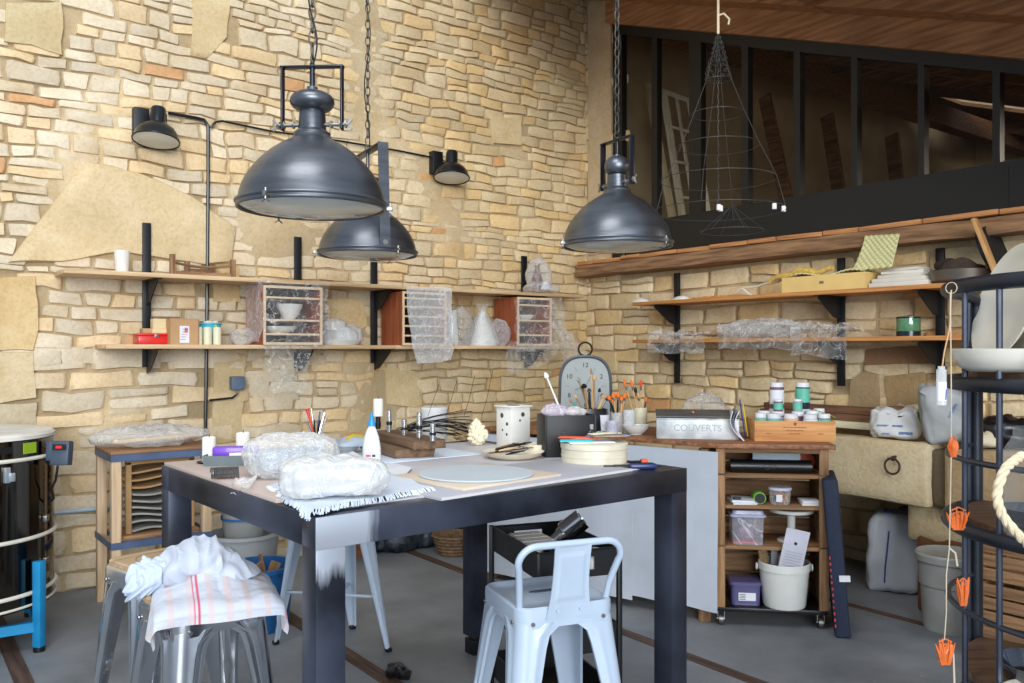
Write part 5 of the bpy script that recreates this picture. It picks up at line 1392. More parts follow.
def stripes(u, v):
    for c_ in (.36, .385, .86, .88):
        if abs(u-c_) < .006: return (204, 84, 104)
    w_ = .5+.5*math.sin(u*60)
    if w_ > .75: return (204, 190, 192)
    if abs((v*9) % 1-.5) < .08: return (186, 190, 200)
    return (196, 201, 212)
zs = .645+.0185
towel('tea_towel', 'white tea towel with red and pink stripes draped over the stool', W(-.90, 2.585), ang(24), .250, .195, zs, lambda x, y: .055*math.exp(-((x+.02)**2+(y-.03)**2)/.012), stripes, 1.3, seat=.150)
# bunched second towel on top
t = thing('bunched_towel', 'bunched white cloth heaped on the striped tea towel', 'towel', W(-.955, 2.66, zs+.002), ang(15))
m = MB(); lay = m.bm.verts.layers.float_color.new('Col'); r = bmesh.ops.create_icosphere(m.bm, subdivisions=6, radius=1.0)
for v in r['verts']:
    d = v.co.copy(); p = V((d.x*.140, d.y*.11, d.z*.062+.060))
    q = V((p.x*7+p.z*6, p.y*7, p.z*9-p.x*5))
    k = (.4-abs(noise.noise(q)))*.07+(.25-abs(noise.noise(V((p.x*26, p.y*12+p.x*8, p.z*16)))))*.03
    p += d*k
    p.z = max(p.z, .03-.5*max(0, abs(p.x)-.12))
    v.co = p; v[lay] = (*srgb((188, 195, 208)), 1)
m.build('cloth', M_cloth, t, col=True)
t = thing('grey_rag', 'bluish grey rag hanging off the left stool corner', 'rag', W(-1.10, 2.60, zs+.012), ang(15))
m = MB(); lay = m.bm.verts.layers.float_color.new('Col'); r = bmesh.ops.create_icosphere(m.bm, subdivisions=5, radius=1.0)
for v in r['verts']:
    d = v.co.copy(); p = V((d.x*.055, d.y*.055, d.z*.05+.03)); p += d*abs(noise.noise(V((p.x*50, p.y*50, p.z*14))))*.035
    if p.z < .02: p.x -= (.02-p.z)*1.0
    v.co = p; v[lay] = (*srgb((190, 202, 220)), 1)
m.build('cloth', M_cloth, t, col=True)
# ------------------------------------------------------------------ worktop, crate cabinet, paper-fronted unit
WT = .93
cA1, cA0 = (1.575, 4.24), (1.03, 4.31)
aA = math.degrees(math.atan2(cA1[1]-cA0[1], cA1[0]-cA0[0])); LA = math.hypot(cA1[0]-cA0[0], cA1[1]-cA0[1])
m = MB()
poly = [(1.60, 4.205), (1.03, 4.275), (-.17, 5.21), (.21, 5.70), (1.28, 4.90), (1.66, 4.62)]
m.prism([W(x, y, WT-.024) for x, y in poly], (0, 0, .024), bev=.003)
tag(m.build('worktop', wood('worktop_wood', (158, 106, 70), (104, 66, 42), 0, rough=.55, bump=.2), loc=W(1.03, 4.275, WT-.024)), 'brown wooden worktop over crate cabinet and paper front unit', 'worktop')
# crate cabinet
D = .34
t = thing('crate_cabinet', 'open crate wood cabinet on casters with four shelves of studio things', 'cabinet', W((cA0[0]+cA1[0])/2, (cA0[1]+cA1[1])/2), ang(aA))
zb0, zt0 = .10, WT-.025
for sx in (-1, 1):
    m = MB()
    for z0_, z1_ in ((.10, .32), (.325, .55), (.555, .77), (.775, zt0)): m.box((sx*(LA/2-.011), D/2, (z0_+z1_)/2), (.018, D, z1_-z0_-.004), bev=.002)
    m.build('side_panel', M_oldwood, t)
m = MB()
for k, z in enumerate([.10+.1*i for i in range(8)]): m.box((0, D-.006, z+.05), (LA-.03, .010, .094), bev=.001)
m.build('back_panel', M_oldwood, t)
for sx in (-1, 1):
    m = MB()
    for z0_, z1_ in ((.10, .41), (.414, .77), (.774, zt0)): m.box((sx*(LA/2-.023), -.006, (z0_+z1_)/2), (.046, .014, z1_-z0_-.003), bev=.003)
    m.build('front_post', M_oldwoodZ, t)
ZS = [.085+.018, .4115, .617, .773]
for z in ZS[1:]:
    m = MB(); m.box((0, D/2-.004, z-.009), (LA-.03, D-.01, .018), bev=.002); m.build('shelf', wood('shelf_wood', (164, 124, 84), (112, 80, 52), 0, rough=.7), t)
m = MB(); m.box((0, D/2-.004, .092), (LA-.01, D+.02, .020), bev=.002); m.build('base_board', M_blackplastic, t)
m = MB(); m.box((0, -.004, zt0-.012), (LA-.0, .012, .022), bev=.002); m.build('top_rail', M_oldwood, t)
for sx in (-1, 1):
    for y in (.04, D-.04):
        cx_ = sx*(LA/2-.03)
        m = MB(); m.box((cx_, y, .078), (.05, .05, .006)); m.box((cx_-.016, y, .058), (.003, .03, .04)); m.box((cx_+.016, y, .058), (.003, .03, .04)); m.cyl((cx_-.02, y, .030), (cx_+.02, y, .030), .005, n=8)
        c_ = m.build('caster', M_bolt, t)
        m = MB(); m.cyl((cx_-.011, y, .030), (cx_+.011, y, .030), .029, n=24); m.build('wheel', M_wire, c_)
def CA(x, y, z):   # cabinet local -> world
    return V(t_cab.location)+Matrix.Rotation(ang(aA), 3, 'Z') @ V((x, y, z))
t_cab = t
def xA(px, y=0): # local x for a photo column at depth y
    a = (px-512)/F_PX
    o = V(((cA0[0]+cA1[0])/2, (cA0[1]+cA1[1])/2)); c_, s_ = math.cos(R(aA)), math.sin(R(aA))
    # r = o.x + x c - y s ; f = o.y + x s + y c ; r = a f
    return (a*(o.y+y*c_)-o.x+y*s_)/(c_-a*s_)
rzA = ang(aA)
def place(o, x, y, z, rz=0, label=None, cat=None, grp=None):
    o.location = CA(x, y, z+.0006); o.rotation_euler = (0, 0, rzA+rz); return tag(o, label, cat, grp) if label else o
# row 1
z = ZS[3]
m = MB(); vs = m.cyl((-.20, 0, .034), (.20, 0, .034), .034, n=28)
o = thing('black_roll', 'black rolled case filling the front of the top cabinet shelf', 'case', (0, 0, 0)); place(o, xA(772), .06, z)
m.build('roll', M_blackplastic, o)
m = MB(); m.torus((-.02, -.034, .036), .014, .0012, axis='y', n=18, m=4); m.torus((.012, -.034, .036), .010, .0012, axis='y', n=18, m=4); m.build('round_logo', M_wire, o)
for k in range(5):
    m = MB(); m.box((0, 0, .004), (.24, .17, .008), bev=.001); m.box((0, -.0855, .004), (.236, .001, .003)); o = m.build('magazine', (M_paper, mat('cyan_paper', (206, 224, 234), rough=.6), M_paper, MATS['cyan_paper'], M_paper)[k]); place(o, xA(776, .20)+.004*k, .22, z+.052+.0092*k if False else z+.0092*k, .03*k, ('bottom magazine of the pile at the back of the top shelf', 'second magazine from the bottom of that pile', 'middle magazine of the pile on the top shelf', 'second magazine from the top of that pile', 'uppermost magazine of the pile behind the black roll')[k], 'magazine', 'magazines on the top cabinet shelf')
m = MB(); m.box((0, 0, .050), (.24, .012, .10), rot=(.12, 0, 0), bev=.001); 
for k in range(9): m.box((0, -.0075, .02+.0085*k), (.225, .001, .0025), rot=(.12, 0, 0))
o = m.build('blue_white_folder', MATS['cyan_paper']); place(o, xA(775, .17), .145, z, 0, 'pale blue striped folder standing behind the black roll', 'folder')
m = MB(); m.cyl((0, -.01, .045), (0, .01, .045), .044, n=28); o = m.build('orange_disc', mat('orange_red', (232, 84, 44), rough=.4)); place(o, xA(806, .2), .20, z, 0, 'orange red disc at the right of the top cabinet shelf', 'disc')
# row 2
z = ZS[2]
m = MB(); m.box((0, 0, .006), (.12, .16, .012), rot=(0, 0, .1)); m.box((.005, 0, .016), (.11, .15, .008), rot=(0, 0, -.08)); m.box((0, 0, .012), (.122, .162, .001)); o = m.build('folded_papers', M_paper); place(o, xA(741, .1), .09, z, 0, 'pale folded papers left on the second shelf', 'papers')
m = MB(); m.box((-.03, -.05, .028), (.04, .02, .012), bev=.004); o = m.build('black_clip', M_blackplastic); place(o, xA(741, .1), .09, z+.0, 0, 'small black clip lying on the folded papers', 'clip')
o = thing('green_can', 'small green can lying on its side on the second shelf', 'can', (0, 0, 0)); place(o, xA(759, .05), .05, z)
m = MB(); m.cyl((0, -.02, .031), (0, .07, .031), .030, n=28); m.build('can', mat('lime_green', (120, 196, 60), rough=.35), o)
m = MB(); m.cyl((0, -.021, .031), (0, -.024, .031), .026, n=28); m.build('lid', M_blackplastic, o)
o = thing('biscuit_tub', 'clear round tub of orange pieces with lid, second shelf', 'tub', (0, 0, 0)); place(o, xA(779.5, .07), .07, z)
m = MB(); m.lathe([(0, 0), (.046, 0), (.050, .01), (.053, .070), (.055, .072)], n=36); m.build('tub', M_film, o)
m = MB(); m.lathe([(0, .071), (.056, .071), (.058, .073), (.058, .082), (.054, .085), (0, .085)], n=36); m.build('lid', mat('lilac_lid', (206, 206, 222), rough=.4), o)
m = MB(); rng = random.Random(3)
for k in range(26):
    a = rng.random()*6.28; r_ = rng.uniform(0, .036); m.box((r_*math.cos(a), r_*math.sin(a), .006+.05*k/26), (.022, .014, .007), rot=(rng.random(), rng.random(), rng.random()*3), bev=.002)
m.build('contents', mat('orange_bits', (222, 138, 60), rough=.6, var=.25, scale=30), o)
m = MB(); m.box((-.012, -.0535, .035), (.03, .002, .036)); m.build('label_sticker', M_paper, o)
for k in range(2):
    m = MB(); m.box((0, 0, .006), (.09, .12, .011), bev=.001); m.box((0, -.0605, .006), (.086, .001, .004)); o = m.build('card_box', M_paper if k else M_whitematte); place(o, xA(809, .07), .075, z+.0118*k, .04*k, ('lower flat white box at the right of the second shelf', 'upper flat white box at the right of the second shelf')[k], 'box', 'flat white boxes on the second shelf')
# row 3
z = ZS[1]
o = thing('clear_storage_box', 'clear plastic storage box with lid on the third shelf', 'storage box', (0, 0, 0)); place(o, xA(746, .09), .10, z)
M_clearbox = film_mat('clear_box', tint=(.86, .86, .95), base=.22, milk=.5, grain=3, rough=.2)
m = MB(); loft(m, [rrect(.075, .02, .0), rrect(.080, .02, .14)], cap0=True); m.build('box', M_clearbox, o)
m = MB(); loft(m, [rrect(.083, .022, .138), rrect(.090, .022, .142), rrect(.090, .022, .152), rrect(.080, .02, .156), rrect(.076, .02, .172), rrect(.07, .02, .174)], cap1=True); m.build('lid', mat('lilac_clear', (176, 178, 204), rough=.25), o)
m = MB(); m.ball((0, -.01, .055), (.048, .04, .046), n=20); m.build('round_ornament', mat('mauve_ball', (150, 120, 140), rough=.3, var=.6, scale=25), o)
m = MB(); m.box((-.01, -.02, .008), (.12, .09, .010)); m.build('red_tray', mat('red_strip', (190, 50, 60), rough=.4), o)
o = thing('banding_wheel', 'white turntable stand with broad round top on the third shelf', 'turntable', (0, 0, 0)); place(o, xA(791, .14), .14, z)
m = MB(); m.lathe([(0, 0), (.070, 0), (.072, .006), (.066, .012), (.022, .018), (.020, .03), (.020, .145), (.03, .150), (.03, .152)], n=36); m.build('column', M_white, o)
m = MB(); m.lathe([(0, .1525), (.108, .1525), (.112, .156), (.112, .168), (.108, .171), (0, .171)], n=48); m.build('turntable_top', M_white, o)
# row 4
z = ZS[0]-.0
o = thing('lilac_tub', 'lilac plastic tub with lid and label on the bottom shelf', 'tub', (0, 0, 0)); place(o, xA(744, .09), .10, z)
m = MB(); loft(m, [rrect(.070, .02, 0), rrect(.074, .02, .10), rrect(.082, .024, .102), rrect(.082, .024, .112), rrect(.076, .02, .118)], cap0=True, cap1=True); m.build('tub', mat('lilac_plastic', (88, 84, 128), rough=.3, coat=.3), o)
m = MB(); m.box((.005, -.0755, .045), (.085, .002, .04)); m.build('label_sticker', M_paper, o)
m = MB()
for k in range(4): m.box((-.018, -.0768, .032+.008*k), (.03, .0006, .003))
m.build('print', MATS['print_dark'] if 'print_dark' in MATS else M_black, o)
o = thing('white_bucket', 'white plastic bucket holding boards and brushes on the bottom shelf', 'bucket', (0, 0, 0)); place(o, xA(786.5, -.01), .062, z)
m = MB(); m.lathe([(0, .002), (.100, 0), (.106, .01), (.122, .185), (.128, .187), (.129, .222), (.124, .225), (.118, .222), (.104, .02), (0, .012)], n=48); m.build('bucket', M_white, o)
for sx in (-1, 1):
    m = MB(); m.torus((sx*.136, 0, .195), .016, .004, axis='x', n=16, m=6); m.build('ear', M_white, o)
bk = V(o.location)
def inb(n_, lb, ct, x, y, z0_, L_, w_, h_, rot, mt_, grp=None):
    q = thing(n_, lb, ct, (0, 0, 0), 0, grp); q.location = bk+Matrix.Rotation(rzA, 3, 'Z') @ V((x, y, z0_)); q.rotation_euler = (rot[0], rot[1], rzA)
    m = MB(); m.box((0, 0, L_/2), (w_, h_, L_), bev=min(.003, h_*.3)); m.build('panel', mt_, q); return q
q = inb('tag_board', 'pale grey lilac tag board with a hole leaning out of the bucket', 'board', -.015, -.078, .07, .34, .115, .006, (.05, .20, 0), mat('lilac_board', (196, 196, 208), rough=.6))
m = MB(); m.cyl((0, -.0035, .27), (0, -.0045, .27), .008, n=16); m.build('hole', M_black, q)
m = MB()
for k in range(7): m.box((0, -.0036, .14+.014*k), (.085, .0006, .0022))
m.build('faint_print', mat('faint_print', (150, 150, 168), rough=.8), q)
inb('wood_offcut', 'speckled brown board at the left inside the bucket', 'board', -.078, .03, .07, .21, .045, .012, (0, -.12, 0), mat('speckled', (150, 120, 84), rough=.8, var=.5, scale=60))
inb('grey_offcut', 'grey board between brown board and lilac tag', 'board', -.045, .035, .07, .23, .035, .008, (0, .02, 0), M_greyboard)
q = thing('flat_brush', 'black handled flat brush leaning right out of the bucket', 'brush', bk+Matrix.Rotation(rzA, 3, 'Z') @ V((.01, .0, .10)), 0); q.rotation_euler = (0, R(28), rzA)
m = MB(); m.box((0, 0, .09), (.024, .012, .18), bev=.005); m.box((0, 0, .19), (.034, .014, .04), bev=.004); m.build('handle', M_blackplastic, q)
q = thing('wooden_tool', 'short brown tool beside the black brush in the bucket', 'tool', bk+Matrix.Rotation(rzA, 3, 'Z') @ V((.04, .02, .10)), 0); q.rotation_euler = (0, R(22), rzA)
m = MB(); m.cyl((0, 0, 0), (0, 0, .17), .008, n=12); m.build('handle', M_tan, q)

# paper-fronted unit
uB = V((-.788, .616)); nB = V((.616, .788)); LB = 1.50; dB = .55
t = thing('paper_front_unit', 'long low unit with white paper sheets hung over its front', 'cabinet', W(1.02+uB.x*LB/2, 4.325+uB.y*LB/2), ang(math.degrees(math.atan2(-uB.y, -uB.x))))
m = MB()
m.box((-LB/2+.03, dB/2, WT/2-.017), (.05, dB-.02, WT-.038), bev=.004); m.box((LB/2-.06, .035, WT/2-.017), (.05, .05, WT-.038), bev=.004)
m.box((-.2, dB-.02, WT/2-.02), (LB-.5, .02, WT-.2)); m.box((-.2, dB/2, .10), (LB-.5, dB-.04, .03)); m.build('carcass', M_oldwoodZ, t)
for k, (x0, x1, zlo) in enumerate(((-LB/2-.005, -.20, .04), (-.21, .29, .05), (.28, LB/2+.035, .075))):
    m = MB()
    def pf(u, v):
        x = x0+(x1-x0)*u; return V((x, -.014-.010*noise.noise(V((x*4, v*2, k*5)))-.004*math.sin(x*18)-.006*(1-v), zlo+(WT-.045-zlo)*v+.006*noise.noise(V((x*6, 3, k)))*(1-v)))
    m.grid(pf, 30, 20); m.solidify(.0015)
    m.build('paper_sheet', mat('hung_paper', (190, 197, 208), rough=.85, var=.06, scale=6, bump=.15), t)
# ---- things on the worktop
def WTP(px, py=None, d=None):
    if d is not None: p = at(px, 400, d); return V((p.x, p.y, WT+.0005))
    p = on_z(px, py, WT); return V((p.x, p.y, WT+.0005))
c = WTP(696, None, 4.60)
t = thing('cutlery_box', 'galvanised metal box with embossed capitals and half open lid', 'box', c, ang(-9))
M_galv = mat('galvanised', (206, 210, 210), rough=.5, metal=.25, var=.25, scale=14, rvar=.1)
w_, d_, h_ = .425, .24, .105
m = MB(); open_box(m, w_, d_, h_, .004); m.tube([(-w_/2, -d_/2, h_), (w_/2, -d_/2, h_), (w_/2, d_/2, h_), (-w_/2, d_/2, h_)], .004, n=6, closed=True); m.build('body', M_galv, t)
m = MB(); m.box((0, 0, 0), (w_+.008, d_+.006, .004), M=Matrix.Translation((0, 0, h_+.023)) @ Euler((R(5), 0, 0)).to_matrix().to_4x4())
ld = m.build('lid', mat('dull_zinc', (122, 122, 120), rough=.5, metal=.4, var=.2), t)
m = MB(); m.ball((-.02, -.06, h_+.032), (.010, .010, .008), n=12); m.build('knob', mat('copper_knob', (214, 150, 112), rough=.3, metal=.6), ld)
M_emb = mat('embossed', (150, 156, 156), rough=.35, metal=.6)
text('COUVERTS', .050, mw(t) @ Matrix.Translation((0, -d_/2-.0016, h_*.55)) @ Euler((R(90), 0, 0)).to_matrix().to_4x4(), M_emb, 'embossed_letters', t, .0012)
o = thing('pink_tube', 'pink tube end showing under the metal lid', 'tube', V(t.location)+V((0, 0, 0))); o.rotation_euler = t.rotation_euler
m = MB(); m.cyl((.02, -.09, h_-.006), (.08, -.09, h_-.006), .011, n=14); m.build('tube', mat('pink', (222, 150, 176), rough=.4), o)
o = thing('yellow_tube', 'yellow tube end showing under the metal lid', 'tube', V(t.location)); o.rotation_euler = t.rotation_euler
m = MB(); m.cyl((.11, -.09, h_-.006), (.18, -.09, h_-.006), .011, n=14); m.build('tube', MATS['yellow_plastic'], o)
# magazines
c = WTP(742, None, 4.50)
for k in range(3):
    q = thing('magazine', ('curled grey magazine leaning between box and crate, nearest the box', 'curled magazine in the middle between box and crate', 'magazine touching the wooden crate side')[k], 'magazine', c+RT*(.017*k-.02), ang(80), 'magazines between box and crate')
    m = MB()
    def mg(u, v, k=k): 
        x = (u-.5)*.20; z_ = v*.155; return V((x-.02, .035*math.sin(v*PI)*(1-u*.6)+.03*(1-v)*(k-1)*.5+.04*v, z_))
    m.grid(mg, 10, 16); m.solidify(.004); m.build('pages', (M_paper, mat('mag_grey', (120, 124, 150), rough=.5, var=.4, scale=20), M_paper)[k], q)
tool('blue pencil standing up behind the magazines', 't', c+RT*.02+FW*.02+V((0, 0, .01)), c+RT*.0+FW*.05+V((0, 0, .205)), .004, mat('blue_pencil', (34, 60, 150), rough=.4), None, None, None)
tool('yellow green ruler edge standing beside the blue pencil', 't', c+RT*.035+FW*.02+V((0, 0, .01)), c+RT*.016+FW*.05+V((0, 0, .185)), .004, MATS['yellow_plastic'], None, None, None)
# crate of jars
c = WTP(789, None, 4.50)
t = thing('jar_crate', 'shallow pine wine crate with printed front full of jars', 'crate', c, ang(-6))
w_, d_, h_ = .405, .27, .105
M_crate2 = wood('crate_pine', (216, 158, 98), (188, 128, 72), 0, rough=.6)
m = MB(); open_box(m, w_, d_, h_, .010); m.build('crate', M_crate2, t)
M_brand = mat('burnt_print', (138, 86, 50), rough=.8)
m = MB()
for (x, z_, w2) in ((0, .072, .12), (0, .056, .09), (0, .040, .06), (-.13, .040, .03), (.13, .040, .03)):
    for k in range(int(w2/.006)): m.box((x-w2/2+k*.006, -d_/2-.0004, z_), (.0035, .0008, .006 if k % 3 else .004))
m.lathe([(0, 0), (.008, 0)], c=(0, 0, 0), n=12, M=Matrix.Translation((0, -d_/2-.0008, .090)) @ Euler((R(90), 0, 0)).to_matrix().to_4x4()); m.build('burnt_print', M_brand, t)
cr = V(c)
def JC(x, y, z): return cr+Matrix.Rotation(ang(-6), 3, 'Z') @ V((x, y, z))
M_lid = mat('jar_lid', (226, 226, 230), rough=.4)
M_mint = mat('mint_label', (100, 186, 160), rough=.5); M_navyj = mat('navy_glaze', (34, 40, 62), rough=.25); M_plum = mat('plum_glaze', (120, 86, 104), rough=.35); M_peach = mat('peach_glaze', (222, 176, 140), rough=.4); M_paleb = mat('pale_blue_glaze', (170, 190, 204), rough=.4); M_greyj = mat('grey_glaze', (150, 160, 160), rough=.4)
def jar(label, p, r, h, body, label_m, lz=(.25, .75), grp='glaze jars in and on the crate'):
    q = thing('glaze_jar', label, 'jar', p, ang(-6), grp)
    m = MB(); m.lathe([(0, 0), (r*.95, 0), (r, .004), (r, h*.80), (r*.86, h*.84)], n=28); m.build('jar', body, q)
    m = MB(); m.lathe([(r*.88, h*.82), (r*.92, h*.83), (r*.92, h*.985), (r*.88, h), (0, h)], n=28); m.build('lid', M_lid, q)
    if label_m: m = MB(); m.lathe([(r+.0006, h*lz[0]), (r+.0006, h*lz[1])], n=28); m.build('label_band', label_m, q)
    return q
fl = .0106
rows = [(-.165, -.095, .030, .118, M_greyj, M_mint, 'front row jar at the left end of the crate'), (-.098, -.095, .036, .116, M_paleb, M_mint, 'wide pale jar second in the front row'), (-.012, -.093, .038, .114, M_peach, None, 'peach coloured jar in the front row middle'),
        (.085, -.095, .036, .112, M_paleb, M_paper, 'pale blue jar right of the peach one'), (.155, -.095, .032, .116, M_navyj, M_mint, 'dark jar at the right end of the front row'),
        (-.135, -.02, .032, .124, M_greyj, M_paper, 'second row jar at left behind the mint one'), (-.062, -.02, .034, .122, M_plum, M_paper, 'plum jar in the second row under the small jar'), (.04, -.015, .033, .122, M_plum, None, 'plum jar right of the peach jar, second row'), (.115, -.02, .036, .128, M_paleb, M_paper, 'pale jar in the second row at right'),
        (-.05, .07, .042, .130, M_greyj, M_mint, 'back row jar below the tall plum jar'), (.085, .07, .042, .130, M_greyj, M_mint, 'back row jar below the tall green label jar'), (.165, .05, .030, .134, M_greyj, M_paper, 'back row jar in the right corner of the crate')]
for x, y, r_, h_, bm_, lm_, lb in rows: jar(lb, JC(x, y, fl), r_, h_+.014, bm_, lm_, (.55, .80))
jar('tall jar with plum lid and white label', JC(-.05, .07, fl+.1446), .037, .140, M_plum, M_paper, (.18, .72))
jar('tall dark jar with mint green label', JC(.085, .07, fl+.1446), .037, .140, M_navyj, M_mint, (.25, .78))
jar('small mint label jar in front of the tall plum jar', JC(-.060, -.018, fl+.1366), .024, .062, M_plum, M_mint, (.15, .7))
jar('small mint label jar between the two tall jars', JC(.04, -.012, fl+.1366), .024, .064, M_greyj, M_mint, (.15, .7))
m = MB(); m.box((0, 0, 0), (.03, .11, .002), rot=(0, 0, .3)); o = m.build('green_swatch', mat('green_swatch', (170, 196, 90), rough=.5)); o.location = JC(.17, -.05, .139); o.rotation_euler = (.2, .4, ang(30)); tag(o, 'greenish paper strip tucked in the right of the crate', 'paper strip')
# bowl and brushes
c = WTP(635.5, None, 4.74)
bowl_obj('white bowl with blue rimmed contents on the worktop', c, .078, .052, foot=.45)
m = MB(); m.lathe([(0, .036), (.066, .038), (.07, .040)], n=30); m.box((-.02, -.02, .045), (.06, .012, .004), rot=(0, 0, .2)); m.box((.02, .0, .045), (.05, .01, .004), rot=(0, 0, -.3)); o = m.build('tile_pieces', mat('blue_pieces', (80, 150, 190), rough=.4, var=.8, scale=25, col2=(220, 220, 220))); o.location = c; tag(o, 'blue and white pieces filling the white bowl', 'pieces', None, 'stuff')
c = WTP(640, None, 4.95); cupP = V(c)
t = thing('brush_cup', 'cream cup holding upright paint brushes', 'cup', c); m = MB(); m.lathe([(0, 0), (.036, 0), (.038, .004), (.040, .135), (.037, .135), (.034, .008), (0, .006)], n=32); m.build('cup', M_creamcyl, t)
rng = random.Random(31)
for k, (px, py, tm) in enumerate(((624, 381, M_orange), (631, 381, M_orange), (641, 381, mat('red_bristle', (220, 80, 34), rough=.8)), (646, 398, M_orange), (635, 388, M_black), (638, 394, M_beech))):
    b0 = cupP+V((0, 0, .01))+RT*rng.uniform(-.014, .014)+FW*rng.uniform(-.014, .014)
    tip = at(px, py, 4.95+rng.uniform(-.02, .02)); tip = b0+(tip-b0)/1.24
    tool('paint brush standing in the cream cup', 'b', b0, tip, .0042, (M_beech, M_beech, M_beech, M_black)[k % 4], None, tm, 'brushes in the cream cup')
c = WTP(618, None, 4.90); cp2 = V(c)
t = thing('clear_beaker', 'clear plastic beaker holding broad orange brushes', 'cup', c); m = MB(); m.lathe([(0, 0), (.040, 0), (.046, .11), (.048, .112), (.044, .11), (.038, .006), (0, .004)], n=32); m.build('cup', M_film2, t)
for k, (px, py) in enumerate(((608, 396), (613, 394), (618, 393), (625, 394), (611, 400), (621, 397))):
    b0 = cp2+V((0, 0, .01))+RT*rng.uniform(-.015, .015)+FW*rng.uniform(-.015, .015)
    tip = at(px, py, 4.90+rng.uniform(-.03, .03)); tip = b0+(tip-b0)/1.24
    tool('broad orange brush standing in the clear beaker', 'b', b0, tip, .006, (M_black, M_beech)[k % 2], None, M_orange, 'orange brushes in the clear beaker')
c = WTP(627, None, 4.66+.2)
for k, (px, d_, h_, mt_, lb) in enumerate(((629, 4.80, .13, M_film2, 'upside down clear tumbler before the cream cup'), (612, 4.72, .075, film_mat('lavender_film', tint=(.80, .78, .92), base=.4), 'lavender tinted plastic cup near the white bowl'), (603, 4.86, .10, M_paper, 'white cup left of the orange brushes'))):
    m = MB(); m.lathe([(0, 0), (.030, 0), (.034, h_*.9), (.036, h_), (.032, h_), (.028, .006), (0, .004)], n=28); o = m.build('plastic_cup', mt_); o.location = WTP(px, None, d_); tag(o, lb, 'cup')
rng = random.Random(77); c = WTP(610, None, 4.80)
for k in range(6):
    m = MB(); m.box((0, 0, .006), (.05, .03, .012), bev=.003); o = m.build('glaze_chip', (M_paper, MATS['blue_leaflet'], M_orange, M_turqp, MATS['red_pen'], M_paper)[k]); o.location = c+RT*(.045*(k % 3)-.06)+FW*(-.04*(k//3)-.015)+V((0, 0, .0)); o.rotation_euler = (0, 0, rng.uniform(-1, 1)); tag(o, 'small coloured sample lying left of the white bowl', 'sample', 'coloured samples on the worktop')
p = WTP(705, None, 4.98); m = MB(); film_blob(m, p+V((0, 0, .10)), (.16, .09, .10), .05, 9, 51, n=30, flat=-.095); tag(m.build('plastic_bag', M_film3, angle=180, loc=p), 'greyish clear bag slumped behind the metal box', 'plastic bag')
# clock
c = WTP(585, None, 5.32)
t = thing('station_clock', 'grey arched clock with dark rim and ring on top', 'clock', c, ang(-4))
def arch(s_, n=40):
    out = []
    H_ = .43; w0 = .150; 
    for i in range(n+1):
        a = PI*i/n; k = .72
        x = math.copysign(abs(math.cos(a))**k, math.cos(a)); y = abs(math.sin(a))**k
        out.append((x*.158*s_, .235+(.195*y)*s_))
    out = out+[(-.166*s_, .02+.01/s_), (.166*s_, .02+.01/s_)]
    return out
m = MB(); o1 = arch(1.0); o2 = arch(.94)
m.prism([(x, -.02, z_) for x, z_ in arch(.97)], (0, .05, 0)); m.build('case', mat('clock_case', (60, 62, 64), rough=.5, metal=.4), t)
m = MB(); m.tube([V((x, -.024, z_)) for x, z_ in o1], .009, n=8, closed=True); m.build('rim', mat('clock_rim', (96, 104, 108), rough=.45, metal=.5), t)
m = MB(); m.prism([(x, -.0225, z_) for x, z_ in o2], (0, .002, 0)); fc = m.build('clock_face', mat('clock_dial', (158, 164, 162), rough=.6, var=.06), t)
m = MB(); m.torus((0, 0, .475), .042, .006, axis='y', n=28, m=8, a0=-PI*.42, a1=PI*1.42); m.cyl((0, 0, .425), (0, 0, .438), .014, n=14); m.build('hanging_ring', M_black, t)
M_ink = mat('clock_ink', (34, 34, 36), rough=.7)
cc = (0, .245)
for h_ in range(12):
    a = PI/2-2*PI*h_/12
    if h_ in (0, 2, 4, 6, 8, 10):
        s_ = 12 if h_ == 0 else h_
        text(str(s_), .040, mw(t) @ Matrix.Translation((cc[0]+.115*math.cos(a), -.0235, cc[1]+.118*math.sin(a)+(.012 if h_ == 0 else 0))) @ Euler((R(90), 0, 0)).to_matrix().to_4x4(), M_ink, 'numeral', t, .0005)
m = MB()
for h_ in (1, 3, 5, 7, 9, 11):
    a = PI/2-2*PI*h_/12; q0 = V((cc[0]+.10*math.cos(a), -.0232, cc[1]+.105*math.sin(a))); q1 = V((cc[0]+.128*math.cos(a), -.0232, cc[1]+.135*math.sin(a))); m.bar(q0, q1, .001, .004, up=(0, 1, 0))
m.build('hour_mark', M_ink, fc)
for L_, a, w2 in ((.07, 200, .006), (.10, 60, .004)):
    m = MB(); m.bar((cc[0], -.0245, cc[1]), (cc[0]+L_*math.cos(R(a)), -.0245, cc[1]+L_*math.sin(R(a))), .0012, w2, up=(0, 1, 0)); m.build('clock_hand', M_ink, fc)

